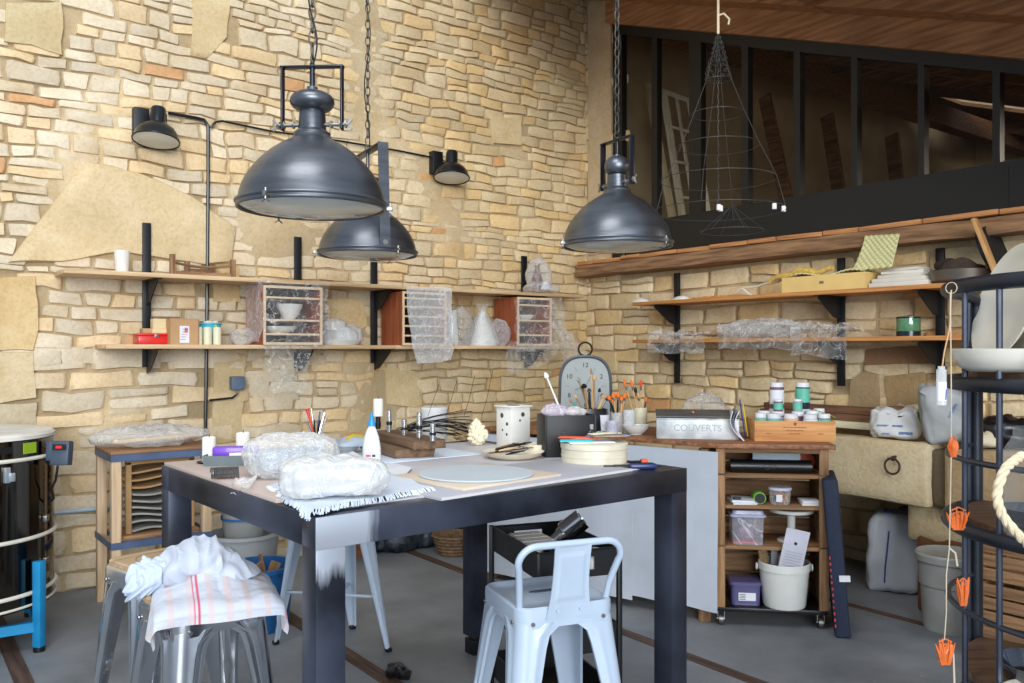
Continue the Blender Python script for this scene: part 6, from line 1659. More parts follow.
# ------------------------------------------------------------------ trolley
t = thing('trolley', 'black metal trolley half hidden behind the white stool', 'trolley', W(.15, 3.22), ang(-69.7))
Lx, Ly = .50, .31; H_ = .70
for sx in (-1, 1):
    for sy in (-1, 1):
        m = MB(); m.box((sx*(Lx/2), sy*(Ly/2), (H_+.05)/2), (.018, .018, H_-.05), bev=.003); leg_ = m.build('post', M_black, t)
        m = MB(); m.cyl((sx*Lx/2-.009, sy*Ly/2, .026), (sx*Lx/2+.009, sy*Ly/2, .026), .025, n=20); m.build('wheel', M_blackplastic, leg_)
for z_ in (.10, .33, .60):
    m = MB(); w2, d2, hh = Lx-.01, Ly-.01, .095
    for sy in (-1, 1):
        m.box((0, sy*d2/2, z_+hh/2), (w2, .003, hh)); m.tube([(-w2/2, sy*d2/2, z_+hh), (w2/2, sy*d2/2, z_+hh)], .004, n=6)
    for sx in (-1, 1):
        if z_ > .5:
            m.box((sx*w2/2, 0, z_+.012), (.003, d2, .024)); m.box((sx*w2/2, 0, z_+hh-.012), (.003, d2, .024))
            for sy in (-1, 1): m.box((sx*w2/2, sy*(d2/2-.045), z_+hh/2), (.003, .09, hh-.048))
        else: m.box((sx*w2/2, 0, z_+hh/2), (.003, d2, hh))
        m.tube([(sx*w2/2, -d2/2, z_+hh), (sx*w2/2, d2/2, z_+hh)], .004, n=6)
    m.box((0, 0, z_+.0015), (w2, d2, .003)); m.build('tray', M_black, t)
def TR(x, y, z): return V(t_tr.location)+Matrix.Rotation(ang(-69.7), 3, 'Z') @ V((x, y, z))
t_tr = t
rng = random.Random(14)
for k in range(4):
    m = MB(); m.box((0, 0, .04), (.05, .13, .08), bev=.002); m.box((0, 0, .081), (.046, .12, .001)); o = m.build('white_carton', M_whitematte); o.location = TR(-.13+.056*k, -.055, .6036); o.rotation_euler = (rng.uniform(-.0, .0), 0, ang(-69.7)+rng.uniform(-.06, .06)); tag(o, 'white carton packed in the top tray of the trolley', 'carton', 'white cartons in the trolley')
q = thing('steel_mug', 'polished steel mug tipped over in the trolley', 'mug', TR(-.02, .06, .70), ang(20)); q.rotation_euler = (R(0), R(52), ang(0))
m = MB(); m.lathe([(0, 0), (.040, 0), (.042, .004), (.042, .085), (.044, .088), (.040, .088), (.038, .006), (0, .004)], n=36); m.build('mug', M_chrome, q)
m = MB(); m.lathe([(0, -.075), (.02, -.075), (.022, -.03), (.03, -.012), (.03, -.001)], n=24); m.build('base', M_chrome, q)
for k, (x, y, sx, mt_, lb) in enumerate(((.11, .07, .035, M_chrome, 'small chrome fitting in the trolley tray'), (.17, .05, .03, M_black, 'dark round piece in the trolley tray'), (.21, .08, .03, M_white, 'white round piece near the trolley end'), (.10, -.05, .04, M_blackplastic, 'black lump lying beside the white cartons'))):
    m = MB(); m.lathe([(0, 0), (sx, 0), (sx, .05), (sx*.7, .06), (sx*.7, .085), (0, .085)], n=20); o = m.build('fitting', mt_); o.location = TR(x, y, .6036); tag(o, lb, 'fitting')
for k, (x, y, r_, mt_, lb) in enumerate(((.10, .04, .045, MATS['yellow_plastic'], 'yellow ball in the lower trolley tray'), (.17, .0, .07, M_beech, 'pale wooden round in the lower trolley tray'), (-.05, -.02, .05, mat('blue_cloth', (60, 76, 110), rough=.9), 'dark blue cloth bundle in the lower trolley tray'))):
    m = MB(); m.ball((0, 0, r_*.9), (r_, r_, r_*.9), n=20, noise_amp=.004 if k < 2 else .02, nscale=20); o = m.build('ball' if k == 0 else ('wooden_round' if k == 1 else 'cloth_bundle'), mt_); o.location = TR(x, y, .3336); tag(o, lb, ('ball', 'wood', 'cloth')[k])

# ------------------------------------------------------------------ kiln
kc = W(-2.63, 4.05); KR = .40
t = thing('kiln', 'round polished steel kiln with pale bands on blue legs', 'kiln', kc, ang(0))
M_kiln = mat('kiln_steel', (96, 90, 82), rough=.10, metal=1, var=.1, scale=2)
m = MB(); m.lathe([(0, .20), (KR, .20), (KR, .98), (KR-.01, .985)], n=72); m.build('body', M_kiln, t)
m = MB(); m.lathe([(KR-.012, .985), (KR+.004, .985), (KR+.004, 1.0), (KR-.01, 1.012), (0, 1.016)], n=72); m.build('lid', mat('kiln_lid', (220, 216, 206), rough=.7), t)
M_band = mat('kiln_band', (222, 216, 200), rough=.5)
for z_ in (.895, .525, .27, .215):
    m = MB(); m.torus((0, 0, z_), KR+.003, .0095 if z_ > .25 else .006, n=72, m=8); m.build('band', M_band, t)
M_kblue = mat('kiln_blue', (22, 128, 178), rough=.4)
for k in range(4):
    a = R(-12+90*k); x, y = (KR-.0)*math.cos(a), (KR-.0)*math.sin(a)
    m = MB(); m.box((x*1.10, y*1.10, .22), (.042, .042, .40), rot=(0, 0, a), bev=.005); lg = m.build('leg', M_kblue, t)
    m = MB(); m.cyl((x*1.10, y*1.10, 0), (x*1.10, y*1.10, .022), .026, n=18); m.build('rubber_foot', M_blackplastic, lg)
m = MB()
for k in range(4):
    a, b = R(-12+90*k), R(78+90*k); rr_ = KR*1.07; m.bar((rr_*math.cos(a), rr_*math.sin(a), .115), (rr_*math.cos(b), rr_*math.sin(b), .115), .03, .045)
m.build('base_frame', M_kblue, t)
def kpos(deg, z_, off=0): a = R(deg); return V(((KR+off)*math.cos(a), (KR+off)*math.sin(a), z_))
for dg, w2, h2, mt_, nm in ((-14, .075, .05, mat('kiln_label', (150, 180, 40), rough=.4), 'green_label'), (-31, .05, .03, M_black, 'black_label')):
    m = MB(); M_ = Matrix.Translation(kpos(dg, .945, .002)) @ Matrix.Rotation(R(dg), 4, 'Z'); m.box((0, 0, 0), (.003, w2, h2), M=M_); m.build(nm, mt_, t)
m = MB(); M_ = Matrix.Translation(kpos(-31, .835, .01)) @ Matrix.Rotation(R(-31), 4, 'Z'); m.box((0, 0, 0), (.02, .025, .07), M=M_, bev=.003); m.box((.014, .018, -.01), (.012, .02, .04), M=M_, bev=.003); m.build('lid_catch', mat('catch_blue', (186, 196, 204), rough=.3, metal=.6), t)
for z_ in (.90, .86):
    m = MB(); m.cyl(kpos(12, z_, 0), kpos(12, z_, .025), .012, n=10); m.build('hinge_bolt', M_bolt, t)
zk = .86; kx = KR+.088
m = MB(); m.box((kx, .0, zk+.05), (.085, .05, .115), bev=.006, rot=(-.15, 0, 0)); m.box((kx-.055, 0, zk+.06), (.03, .03, .09), bev=.003); cb_ = m.build('controller_box', mat('controller_grey', (64, 76, 92), rough=.5), t)
m = MB(); m.box((kx+.005, -.036, zk+.082), (.06, .004, .026), rot=(-.15, 0, 0)); m.build('display', M_black, cb_)
m = MB(); m.box((kx+.005, -.0385, zk+.082), (.028, .002, .012), rot=(-.15, 0, 0)); m.build('red_digits', mat('red_digits', (230, 40, 30), rough=.3), cb_)
m = MB(); m.tube([(kx-.02, 0, zk-.01), (kx-.03, .0, zk-.08), (kx-.055, .01, zk-.12), (kx-.05, .02, zk-.17), (kx-.075, .03, zk-.19)], .006, n=8); m.build('cable', M_blackplastic, t)
m = MB()
for z_ in (.60, .40, .33): m.box((KR+.012, 0, z_), (.02, .03, .03), bev=.003)
m.build('side_clip', M_bolt, t)
# wall pipe
a = on_left(48, 560, .05); b = on_left(96, 552, .05)
m = MB(); m.tube([(a.x, a.y, .47), (b.x+.1, a.y, .47)], .012, n=10); tag(m.build('wall_pipe', M_paleb, loc=(a.x, a.y, .47)), 'pale pipe running low along the wall behind the kiln', 'pipe')

# ------------------------------------------------------------------ wooden stand with drying rack
X0, X1, Y0, Y1 = .985, 1.50, 4.80, 5.20; HB = .865
t = thing('shelf_stand', 'pale timber stand with blue steel angles behind the table end', 'stand', ((X0+X1)/2, (Y0+Y1)/2, 0))
w2, d2 = X1-X0, Y1-Y0
M_postw = wood('post_pine', (204, 178, 144), (176, 146, 112), 2, rough=.6)
M_angle = mat('blue_steel', (92, 108, 140), rough=.4, metal=.4, var=.2)
for sx in (-1, 1):
    for sy in (-1, 1): m = MB(); m.box((sx*(w2/2-.024), sy*(d2/2-.024), HB/2-.012), (.048, .048, HB-.024), bev=.003); m.build('post', M_postw, t)
for z_ in (HB-.005, .40):
    m = MB(); m.box((0, 0, z_), (w2+.01 if z_ > .5 else w2-.1, d2+.01 if z_ > .5 else d2-.1, .016), bev=.002); m.build('shelf_panel', wood('panel_brown', (164, 124, 88), (130, 94, 62), 0, rough=.7), t)
    m = MB()
    for sy in (-1, 1): m.box((0, sy*(d2/2+.002), z_-.028), (w2+.01, .004, .035)); m.box((0, sy*(d2/2-.014), z_-.011), (w2+.01, .03, .004))
    for sx in (-1, 1): m.box((sx*(w2/2+.002), 0, z_-.028), (.004, d2, .035))
    for sx in (-1, 1): m.cyl((sx*(w2/2-.02), -d2/2-.002, z_-.028), (sx*(w2/2-.02), -d2/2-.006, z_-.028), .006, n=8)
    m.build('steel_angle', M_angle, t)
q = thing('drying_rack', 'rack of wavy edged boards stacked inside the timber stand', 'rack', ((X0+X1)/2+.01, (Y0+Y1)/2, .4085))
for sx in (-1, 1):
    m = MB(); m.box((sx*.165, -.10, .195), (.030, .022, .385), bev=.002); m.box((sx*.165, .12, .195), (.030, .022, .385), bev=.002); m.build('upright', M_tan, q)
for yy_ in (-.10, .12): m = MB(); m.box((0, yy_, .385), (.36, .022, .018)); m.build('top_rail', M_tan, q)
rng = random.Random(2)
for k in range(9):
    z_ = .022+k*.040; m = MB()
    def bd(u, v, k=k, z_=z_): 
        x = (u-.5)*.30; return V((x, -.125+.26*v+.02*math.sin(u*PI+k)*(1-v), z_+.010*math.sin(u*5+k*.6)*(1-v*.5)))
    m.grid(bd, 20, 4); m.solidify(.010); m.build('wavy_board', mat('wavy_grey', (146, 144, 138), rough=.6) if k < 6 else M_tan, q)
p = V(((X0+X1)/2, (Y0+Y1)/2, HB+.004))
t = thing('film_bundle', 'long bundle of clear film with a batten on the timber stand', 'plastic bundle', p)
m = MB(); film_blob(m, (-.02, -.02, .055), (.30, .20, .045), .04, 7, 61, n=36, flat=-.05); m.build('film', M_film, t, angle=180)
m = MB(); m.box((.0, -.06, .045), (.46, .05, .018), bev=.002, rot=(0, -.02, .06)); m.build('batten', M_lightedge, t)

# ------------------------------------------------------------------ on the floor under and behind the table
def bucket(name, label, c, r, h, mt_, cat='bucket', rim=True, z0=0.0, inner=None):
    t = thing(name, label, cat, (c[0], c[1], z0))
    m = MB(); m.lathe([(0, 0), (r*.80, 0), (r*.83, .01), (r, h), (r+.010, h), (r+.010, h-.02), (r+.004, h-.022)], n=44); m.lathe([(r-.004, h), (r*.78, .012), (0, .01)], n=44); m.build('body', mt_, t)
    return t
bt = bucket('blue_tub', 'blue plastic tub of offcuts behind the towel stool', W(-1.27, 4.30), .165, .32, mat('blue_tub', (30, 92, 150), rough=.4))
for k, (r_, f_, rz, tl) in enumerate(((-1.30, 4.28, 10, .5), (-1.22, 4.33, 60, -.4), (-1.27, 4.35, 120, .3))):
    q = thing('wood_offcut', 'dark board offcut sticking out of the blue tub', 'offcut', W(r_, f_, .03), ang(rz), 'offcuts in the blue tub'); q.rotation_euler = (0, tl*.7, ang(rz))
    m = MB(); m.box((0, 0, .16), (.05, .010, .32), bev=.001); m.build('board', M_oldwoodZ, q)
bucket('grey_drum', 'large grey drum behind the blue tub', W(-1.58, 5.02), .20, .33, mat('drum_grey', (168, 172, 172), rough=.5), 'drum')
t = bucket('grey_pail', 'grey pail with blue band standing inside the big drum', W(-1.58, 5.02), .13, .30, mat('pail_grey', (150, 152, 150), rough=.5), 'pail', z0=.19)
m = MB(); m.lathe([(.132, .22), (.134, .235)], n=40); m.build('blue_band', mat('band_blue', (50, 100, 160), rough=.5), t)
M_bag = mat('dark_bag', (58, 66, 74), rough=.35, var=.6, scale=18, bump=.6, col2=(24, 28, 32))
for k, px in enumerate((384, 398, 413, 428, 441, 455)):
    p = on_left(px, 400, .20+.06*(k % 2)); m = MB(); r_ = .105+.02*(k % 3)
    film_blob(m, (0, 0, r_*.75), (r_, r_*.9, r_*.85), .05, 12, 70+k, n=26, flat=-r_*.74); o = m.build('rubble_bag', M_bag, angle=180); o.location = (p.x, p.y, 0.001)
    tag(o, ('dark shiny bag of lumps by the wall, leftmost under the table', 'second dark bag from the left along the wall base', 'third dark bag from the left along the wall base', 'fourth dark bag from the left along the wall base', 'fifth dark bag, beside the last one by the table leg', 'last dark bag, just left of the far table leg')[k], 'bag', 'dark bags along the wall base')
p = on_left(362, 400, .25); t = thing('clay_pot', 'brown clay pot at the wall base under the table', 'pot', (p.x, p.y, 0))
m = MB(); m.lathe([(0, 0), (.07, 0), (.10, .12), (.108, .12), (.108, .15), (.098, .15), (.09, .12), (.06, .01), (0, .01)], n=30); m.build('pot', mat('terracotta', (136, 84, 50), rough=.8), t)
m = MB(); m.box((0, 0, .03), (.07, .05, .06), bev=.006); o = m.build('pink_brick', mat('pinkish_brick', (176, 152, 150), rough=.8)); p = on_left(371, 400, .48); o.location = (p.x, p.y, .001); tag(o, 'small pinkish block on the floor near the dark bags', 'block')
p = W(-.40, 5.85); t = thing('wicker_basket', 'round wicker basket on the floor beyond the far table leg', 'basket', (p.x, p.y, 0))
m = MB(); m.lathe([(0, 0), (.10, 0), (.14, .10), (.15, .14), (.14, .14), (.09, .01), (0, .01)], n=30)
for k in range(6): m.torus((0, 0, .015+.023*k), .106+.0085*k, .008, n=30, m=6)
m.build('basket', mat('wicker', (120, 96, 70), rough=.8, var=.4, scale=40), t)
m = MB(); r = m.ball((0, 0, .03), (.055, .045, .03), n=30, noise_amp=.03, nscale=30); o = m.build('black_scrap', M_blackplastic); p = on_z(400, 678, 0); o.location = (p.x, p.y, .0); tag(o, 'crumpled black scrap on the floor strip at the picture bottom', 'scrap')

# ------------------------------------------------------------------ navy cushion, sacks, bins by the manger
b0 = W(1.66, 4.16, 0); 
t = thing('navy_cushion', 'flat navy cushion board leaning on the cabinet side', 'cushion', W(1.628, 4.20, .001), ang(80)); t.rotation_euler = (R(-4.5), 0, ang(72))
m = MB(); m.box((.10, 0, .385), (.36, .072, .77), bev=.012, seg=3); m.build('cushion', mat('navy_fabric', (30, 40, 62), rough=.75, var=.12, scale=30, bump=.2), t)
m = MB(); m.box((-.082, -.03, .29), (.004, .05, .03)); m.build('care_tag', M_paper, t)
m = MB()
for k in range(12): m.box((-.0812, .030, .06+.03*k), (.002, .006, .014))
m.build('red_check_edge', mat('red_check', (206, 60, 70), rough=.7, var=.5, scale=50), t)
p = on_z(886, 592, 0); p.z = .001
t = thing('plaster_sack', 'large grey plastic sack with blue seam standing under the stone slab', 'sack', p+V((.10, 0, 0)), ang(-28))
M_sack = mat('sack_plastic', (188, 192, 198), rough=.42, var=.06, scale=5, bump=.25, bscale=12)
m = MB(); vs = m.box((0, 0, .225), (.29, .24, .45), bev=.05, seg=4); bmesh.ops.subdivide_edges(m.bm, edges=m.bm.edges, cuts=4, use_grid_fill=True)
for v in m.bm.verts:
    k = noise.noise(v.co*9)*.012+noise.noise(V((v.co.x*20, v.co.y*20, v.co.z*7)))*.010; v.co.x *= 1+.06*math.sin(v.co.z*8); v.co += V((k, k, k*.4)); v.co.x += .05*(v.co.z-.2); v.co.z = max(v.co.z, 0)
    if v.co.z > .38: v.co.z += .05*(v.co.y+.1)
m.build('sack', M_sack, t)
m = MB(); m.tube([(-.05, -.125, .06), (-.045, -.135, .15), (-.035, -.135, .25), (-.025, -.130, .36)], .004, n=6); m.build('blue_seam', mat('seam_blue', (50, 60, 140), rough=.6), t)
m = MB(); m.ball((-.03, -.05, .458), (.02, .02, .012), n=12); m.build('blue_knot', MATS['seam_blue'], t)
m = MB()
for k in range(5): m.bar((.02+.02*k, .0, .474), (.05+.02*k, .05, .484), .003, .008)
m.build('dark_print', mat('sack_print', (70, 66, 84), rough=.8), t)
p = on_z(946, 611, 0)
t = thing('lidded_bin', 'grey white plastic bin with rim behind the round stand', 'bin', W(2.20, 4.28))
m = MB(); m.lathe([(0, 0), (.12, 0), (.125, .02), (.135, .22), (.142, .225), (.150, .34), (.16, .345), (.162, .375), (.155, .385), (.145, .38), (.12, .365), (0, .365)], n=44); m.build('bin', mat('bin_grey', (160, 160, 154), rough=.5), t)
# things standing on the manger ledge
zl = .905
LZ = zl
def LP(px, off): return SR(px, off, LZ)
m = MB()
for k, (z_, off) in enumerate(((0, .18), (.045, .14), (.095, .10))):
    yA, yB = 3.55, 2.55; m = MB(); m.box((0, 0, .02), (.11, yA-yB, .04), bev=.003); o = m.build('ledge_plank', (M_creamcyl, M_oldwoodY, M_oldwoodY)[k]); o.location = (XW-off+.0, (yA+yB)/2, LZ+.024+.041*k); tag(o, ('pale plank lowest on the stone ledge', 'middle brown plank on the stone ledge', 'top brown plank on the stone ledge')[k], 'plank', 'planks on the stone ledge')
def sack(label, p, rz, sx, sy, sz, lean, mt_, prints=True, seed=1, grp=None):
    t = thing('paper_sack', label, 'sack', p, rz)
    m = MB(); m.box((0, 0, sz/2), (sx, sy, sz), bev=min(sx, sy)*.22, seg=4); bmesh.ops.subdivide_edges(m.bm, edges=m.bm.edges, cuts=4, use_grid_fill=True)
    for v in m.bm.verts:
        k = noise.noise(v.co*12+V((seed, 0, 0)))*.018+noise.noise(v.co*26+V((seed, 0, 0)))*.008; q = v.co.z/sz
        v.co += V((k, k, k*.6)); v.co.x *= 1-.25*max(0, q-.4)*(1 if lean == 0 else .5); v.co.x += lean*q; v.co.z = max(v.co.z, 0)
        if q > .8: v.co.z += .03*noise.noise(V((v.co.x*20, v.co.y*20, seed)))
    m.build('sack', mt_, t); return t
t = sack('torn white sack with blue print on the stone ledge', SR(895, .32, LZ), R(-90)+R(30), .26, .16, .17, 0, mat('sack_white', (196, 196, 194), rough=.6, var=.1, scale=10, bump=.3), seed=4)
m = MB()
for (x, z_, w2, h2) in ((-.03, .075, .13, .010), (.05, .035, .07, .016), (-.05, .030, .04, .008)): m.box((x, -.083, z_), (w2, .004, h2))
m.build('blue_print', mat('faded_blue', (96, 116, 160), rough=.7, var=.4, scale=60), t)
m = MB(); m.box((.115, -.055, .11), (.014, .01, .09), rot=(0, -.15, .8)); m.build('green_edge', mat('sack_green', (46, 120, 70), rough=.6), t)
m = MB(); m.ball((.02, -.01, .165), (.05, .04, .02), n=14, noise_amp=.012, nscale=30); m.build('brown_contents', mat('raw_clay', (120, 88, 62), rough=.9), t)
t = sack('grey leaning sack on the ledge behind the stand', SR(952, .34, LZ), R(-90)+R(30), .24, .18, .30, -.06, mat('sack_grey', (150, 152, 152), rough=.6, var=.1, bump=.3), seed=9)
m = MB(); m.box((-.01, -.093, .17), (.01, .004, .10), rot=(0, .5, 0)); m.build('blue_stripe', MATS['faded_blue'], t)
m = MB(); film_blob(m, SR(1003, .34, LZ+.07), (.10, .14, .08), .05, 11, 90, n=26, flat=-.065); tag(m.build('black_bag', M_blackplastic, angle=180), 'crumpled black bag on the ledge behind the stand', 'bag')
m = MB(); film_blob(m, SR(985, .42, LZ+.04), (.08, .09, .04), .03, 14, 92, n=22, flat=-.035); tag(m.build('cream_bag', mat('cream_bag', (196, 184, 156), rough=.6), angle=180), 'crumpled cream bag in front of the black bag', 'bag')
for k in range(3):
    t = thing('wooden_crate', ('lowest dark wooden crate behind the stand', 'middle dark wooden crate behind the stand', 'topmost dark wooden crate behind the stand')[k], 'crate', (4.10, 1.55, .001+.19*k), R(-90), 'dark crates behind the stand')
    m = MB()
    for z_ in (.03, .09, .15):
        for sy in (-1, 1): m.box((0, sy*.16, z_), (.50, .012, .050), bev=.002)
        for sx in (-1, 1): m.box((sx*.25, 0, z_), (.012, .33, .050), bev=.002)
    m.box((0, 0, .006), (.49, .31, .010)); m.build('slats', M_oldwood, t)
    for sx in (-1, 1):
        for sy in (-1, 1): m = MB(); m.box((sx*.235, sy*.145, .092), (.025, .018, .180)); m.build('corner_post', M_oldwoodZ, t)

# ------------------------------------------------------------------ round plant stand at the right
SC = (1.62, 2.20); SRd = .44
t = thing('round_stand', 'tall round black tube stand with dark wooden shelves', 'shelf stand', W(*SC), YAW)
M_tube = mat('stand_tube', (46, 50, 58), rough=.38, metal=.5, var=.25, scale=9)
M_rod = mat('stand_rod', (74, 78, 90), rough=.35, metal=.7, var=.2)
A0, A1 = R(119), R(345)
def rp_(a, z_, r_=SRd): return V((r_*math.cos(a), r_*math.sin(a), z_))
for z_, r_ in ((1.568, .020), (1.312, .019), (.932, .019)):
    m = MB(); pts = [rp_(A0+(A1-A0)*i/48, z_) for i in range(49)]
    if z_ > 1.5: pts = [rp_(A0-.0, z_-.10)+V((.012, .004, 0)), rp_(A0, z_-.05)+V((.008, .002, 0)), rp_(A0+.02, z_-.015)]+pts[2:]
    m.tube(pts, r_, n=12); m.build('ring', M_tube, t)
for z_ in (1.113, .72, .40, .16):
    m = MB(); m.tube([rp_(A0+(A1-A0)*i/48, z_) for i in range(49)], .008, n=8); m.build('thin_ring', M_rod, t)
for a in (A0, R(340), R(20)):
    m = MB(); m.tube([rp_(a, 1.53), rp_(a, 1.0), rp_(a, 0.0)], .021, n=14); m.build('pole', M_tube, t)
def ang_for(px, near=True):
    best = None
    for i in range(2000):
        a = A0+(A1-A0)*i/2000; r_, f_ = SC[0]+SRd*math.cos(a), SC[1]+SRd*math.sin(a); p_ = 512+F_PX*r_/f_
        e = abs(p_-px)+(0 if (f_ < SC[1]+.02) == near else 100)
        if best is None or e < best[0]: best = (e, a)
    return best[1]
for px, nr in ((956, True), (968, False), (999, True), (1045, True), (1100, True)):
    a = ang_for(px, nr); m = MB(); m.tube([rp_(a, 1.56), rp_(a, .8), rp_(a, .02)], .0078, n=8); m.build('rod', M_rod, t)
M_shelfd = wood('dark_shelf', (124, 92, 70), (82, 58, 42), 0, rough=.5)
BZ = (1.345, .952, .545)
for z_ in BZ:
    m = MB(); pts = [rp_(A0+.05+(A1-A0-.1)*i/40, z_-.022, SRd-.035) for i in range(41)]
    m.prism(pts, (0, 0, .022), bev=.003); m.build('shelf_board', M_shelfd, t)
    m = MB(); m.bar(rp_(A0, z_-.04), rp_(R(345), z_-.04), .02, .02); m.bar(rp_(R(226), z_-.036, SRd), rp_(R(46), z_-.036, .1), .014, .014); m.build('cross_bar', M_tube, t)
def ST(px, d, z_): p = at(px+(8 if d > 2.3 else 0), 400, d); return V((p.x, p.y, z_+.0006))
# dish and plates
m = MB(); m.lathe([(0, 0), (.115, 0), (.135, .012), (.148, .035), (.152, .056), (.147, .058), (.140, .036), (.125, .016), (0, .010)], n=56)
o = m.build('white_dish', mat('eggshell', (226, 222, 208), rough=.3, var=.03, coat=.4)); o.location = ST(1018, 2.16, BZ[0]); tag(o, 'round white dish on the upper wooden shelf of the stand', 'dish')
for k in range(3):
    m = MB(); Mx = Matrix.Translation((0, 0, .178)) @ Euler((0, R(-74+4*k), 0)).to_matrix().to_4x4()
    m.lathe([(0, 0), (.11, 0), (.15, .012), (.172, .026), (.175, .030), (.170, .030), (.148, .018), (.10, .008), (0, .006)], n=56, M=Mx)
    o = m.build('plate', MATS['eggshell']); p = ST((1006, 1024, 1042)[k], 2.40-.03*k, BZ[0]); o.location = p; o.rotation_euler = (0, 0, YAW+R(-6+3*k))
    tag(o, ('cream plate standing on edge, leftmost behind the dish', 'cream plate standing on edge, second behind the dish', 'cream plate standing on edge, nearest the picture edge')[k], 'plate', 'plates standing on edge in the stand')
def dark_bowl(label, p, r, h):
    m = MB(); m.lathe([(0, 0), (r*.4, 0), (r*.45, .008), (r*.8, h*.4), (r, h), (r-.006, h), (r*.76, h*.42), (0, .012)], n=40); o = m.build('glazed_bowl', mat('blue_black_glaze', (28, 36, 50), rough=.12, var=.5, scale=12, coat=1.0)); o.location = p; return tag(o, label, 'bowl')
dark_bowl('dark blue glazed bowl on the middle shelf of the stand', ST(1034, 2.12, BZ[1]), .085, .055)
dark_bowl('dark glazed bowl on the lowest visible shelf of the stand', ST(1040, 2.14, BZ[2]), .105, .07)
m = MB(); m.lathe([(0, .0), (.07, 0), (.13, .035), (.133, .04), (.128, .04), (.07, .006), (0, .006)], n=44); o = m.build('pale_plate', MATS['eggshell']); o.location = ST(1064, 1.98, BZ[2]); tag(o, 'pale plate at the edge of the lowest visible shelf', 'plate')
# rope handle of a glass jar standing mostly outside the picture
jp = ST(1046, 2.04, BZ[1])
t = thing('rope_handled_jar', 'glass jar with a thick natural rope handle', 'jar', jp, YAW)
m = MB(); m.lathe([(0, 0), (.085, 0), (.092, .01), (.092, .20), (.07, .24), (.07, .26)], n=40); m.build('jar', film_mat('jar_glass', tint=(.7, .75, .75), base=.04, milk=.3, grain=2, rough=.05, crease=0.0), t)
m = MB(); pts = [V((-.085, -.045, .16+.04)), V((-.115, -.065, .19)), V((-.150, -.085, .17)), V((-.172, -.095, .12)), V((-.165, -.10, .075)), V((-.135, -.10, .035)), V((-.10, -.095, .0)), V((-.085, -.085, -.02)), V((-.07, -.07, -.01)), V((-.06, -.04, .01))]
sm = []
for i in range(len(pts)-1):
    for k in range(8):
        u = k/8; p0, p1, p2, p3 = pts[max(i-1, 0)], pts[i], pts[i+1], pts[min(i+2, len(pts)-1)]
        sm.append(.5*((2*p1)+(-p0+p2)*u+(2*p0-5*p1+4*p2-p3)*u*u+(-p0+3*p1-3*p2+p3)*u**3))
for st_ in range(3):
    q = []
    for i, p in enumerate(sm):
        d = (sm[min(i+1, len(sm)-1)]-sm[max(i-1, 0)]).normalized(); x = d.cross(V((.3, 1, .1))).normalized(); y = d.cross(x); a = i*.55+st_*2*PI/3; q.append(p+(x*math.cos(a)+y*math.sin(a))*.0055)
    m.tube(q, .0062, n=8)
m.build('rope_handle', mat('rope', (222, 204, 172), rough=.85, var=.12, scale=60), t)
# garland
t = thing('orange_garland', 'string of orange leaf shapes hanging down the stand front', 'garland', at(949, 300, 2.13))
M_string = mat('string', (196, 182, 158), rough=.8)
G = [at(x, y, 2.10) for x, y in ((950, 292), (951, 400), (951, 446), (950, 500), (949, 548), (946, 575), (946, 612), (944, 640))]
m = MB(); m.tube(G, .0015, n=6); m.tube([at(949, 548, 2.10), at(955, 553, 2.10), at(957, 566, 2.10)], .0025, n=6); m.tube([at(944, 655, 2.1), at(951, 645, 2.10), at(953, 655, 2.10), at(954, 683, 2.10)], .0025, n=6); m.torus(at(951, 288, 2.13), .014, .0012, axis='x', n=16, m=5); m.build('string', M_string, t, world=True)
M_orangeL = mat('orange_lattice', (206, 98, 32), rough=.6, var=.2, scale=30)
for px, py, w2, h2, sd in ((953, 447, .018, .055, 1), (958, 519, .042, .060, 2), (963, 592, .024, .075, 3), (945, 652, .038, .070, 4)):
    c = at(px, py, 2.10); rng = random.Random(sd); m = MB()
    for k in range(9):
        a = rng.uniform(-.5, .5); x = (k/8-.5)*w2; q0 = c+RT*x*.5+V((0, 0, -h2*.45)); q1 = c+RT*x+V((0, 0, 0))+FW*rng.uniform(-.006, .006); q2 = c+RT*(x*1.25+rng.uniform(-.004, .004))+V((0, 0, h2*rng.uniform(.25, .5)))
        m.tube([q0, q1, q2], [.0028, .0042, .0012], n=5)
    for k in range(5):
        zz = (k/4-.5)*h2*.7; m.tube([c+RT*(-w2*.42)+V((0, 0, zz)), c+V((0, 0, zz+.008)), c+RT*(w2*.42)+V((0, 0, zz))], .002, n=5)
    m.build('leaf_ornament', M_orangeL, t, world=True)
t = thing('label_tube', 'small clear tube with printed label hanging on a cord', 'tube', at(941, 386, 2.06))
m = MB(); m.tube([at(951, 290, 2.12), at(949, 330, 2.10), at(944, 352, 2.07), at(942, 366, 2.06)], .0018, n=6); m.build('cord', mat('tan_cord', (196, 156, 110), rough=.8), t, world=True)
m = MB(); m.cyl((0, 0, -.046), (0, 0, .040), .0115, n=20); m.cyl((0, 0, .040), (0, 0, .048), .008, n=14); m.build('tube', film_mat('tube_film', base=.35, milk=.4, grain=3), t)
m = MB(); m.cyl((0, 0, -.036), (0, 0, .010), .0120, n=20); m.build('label_band', M_paper, t)
m = MB(); m.box((-.002, -.0124, -.02), (.004, .0006, .026), rot=(0, .1, -.6)); m.build('blue_print', MATS['faded_blue'], t)

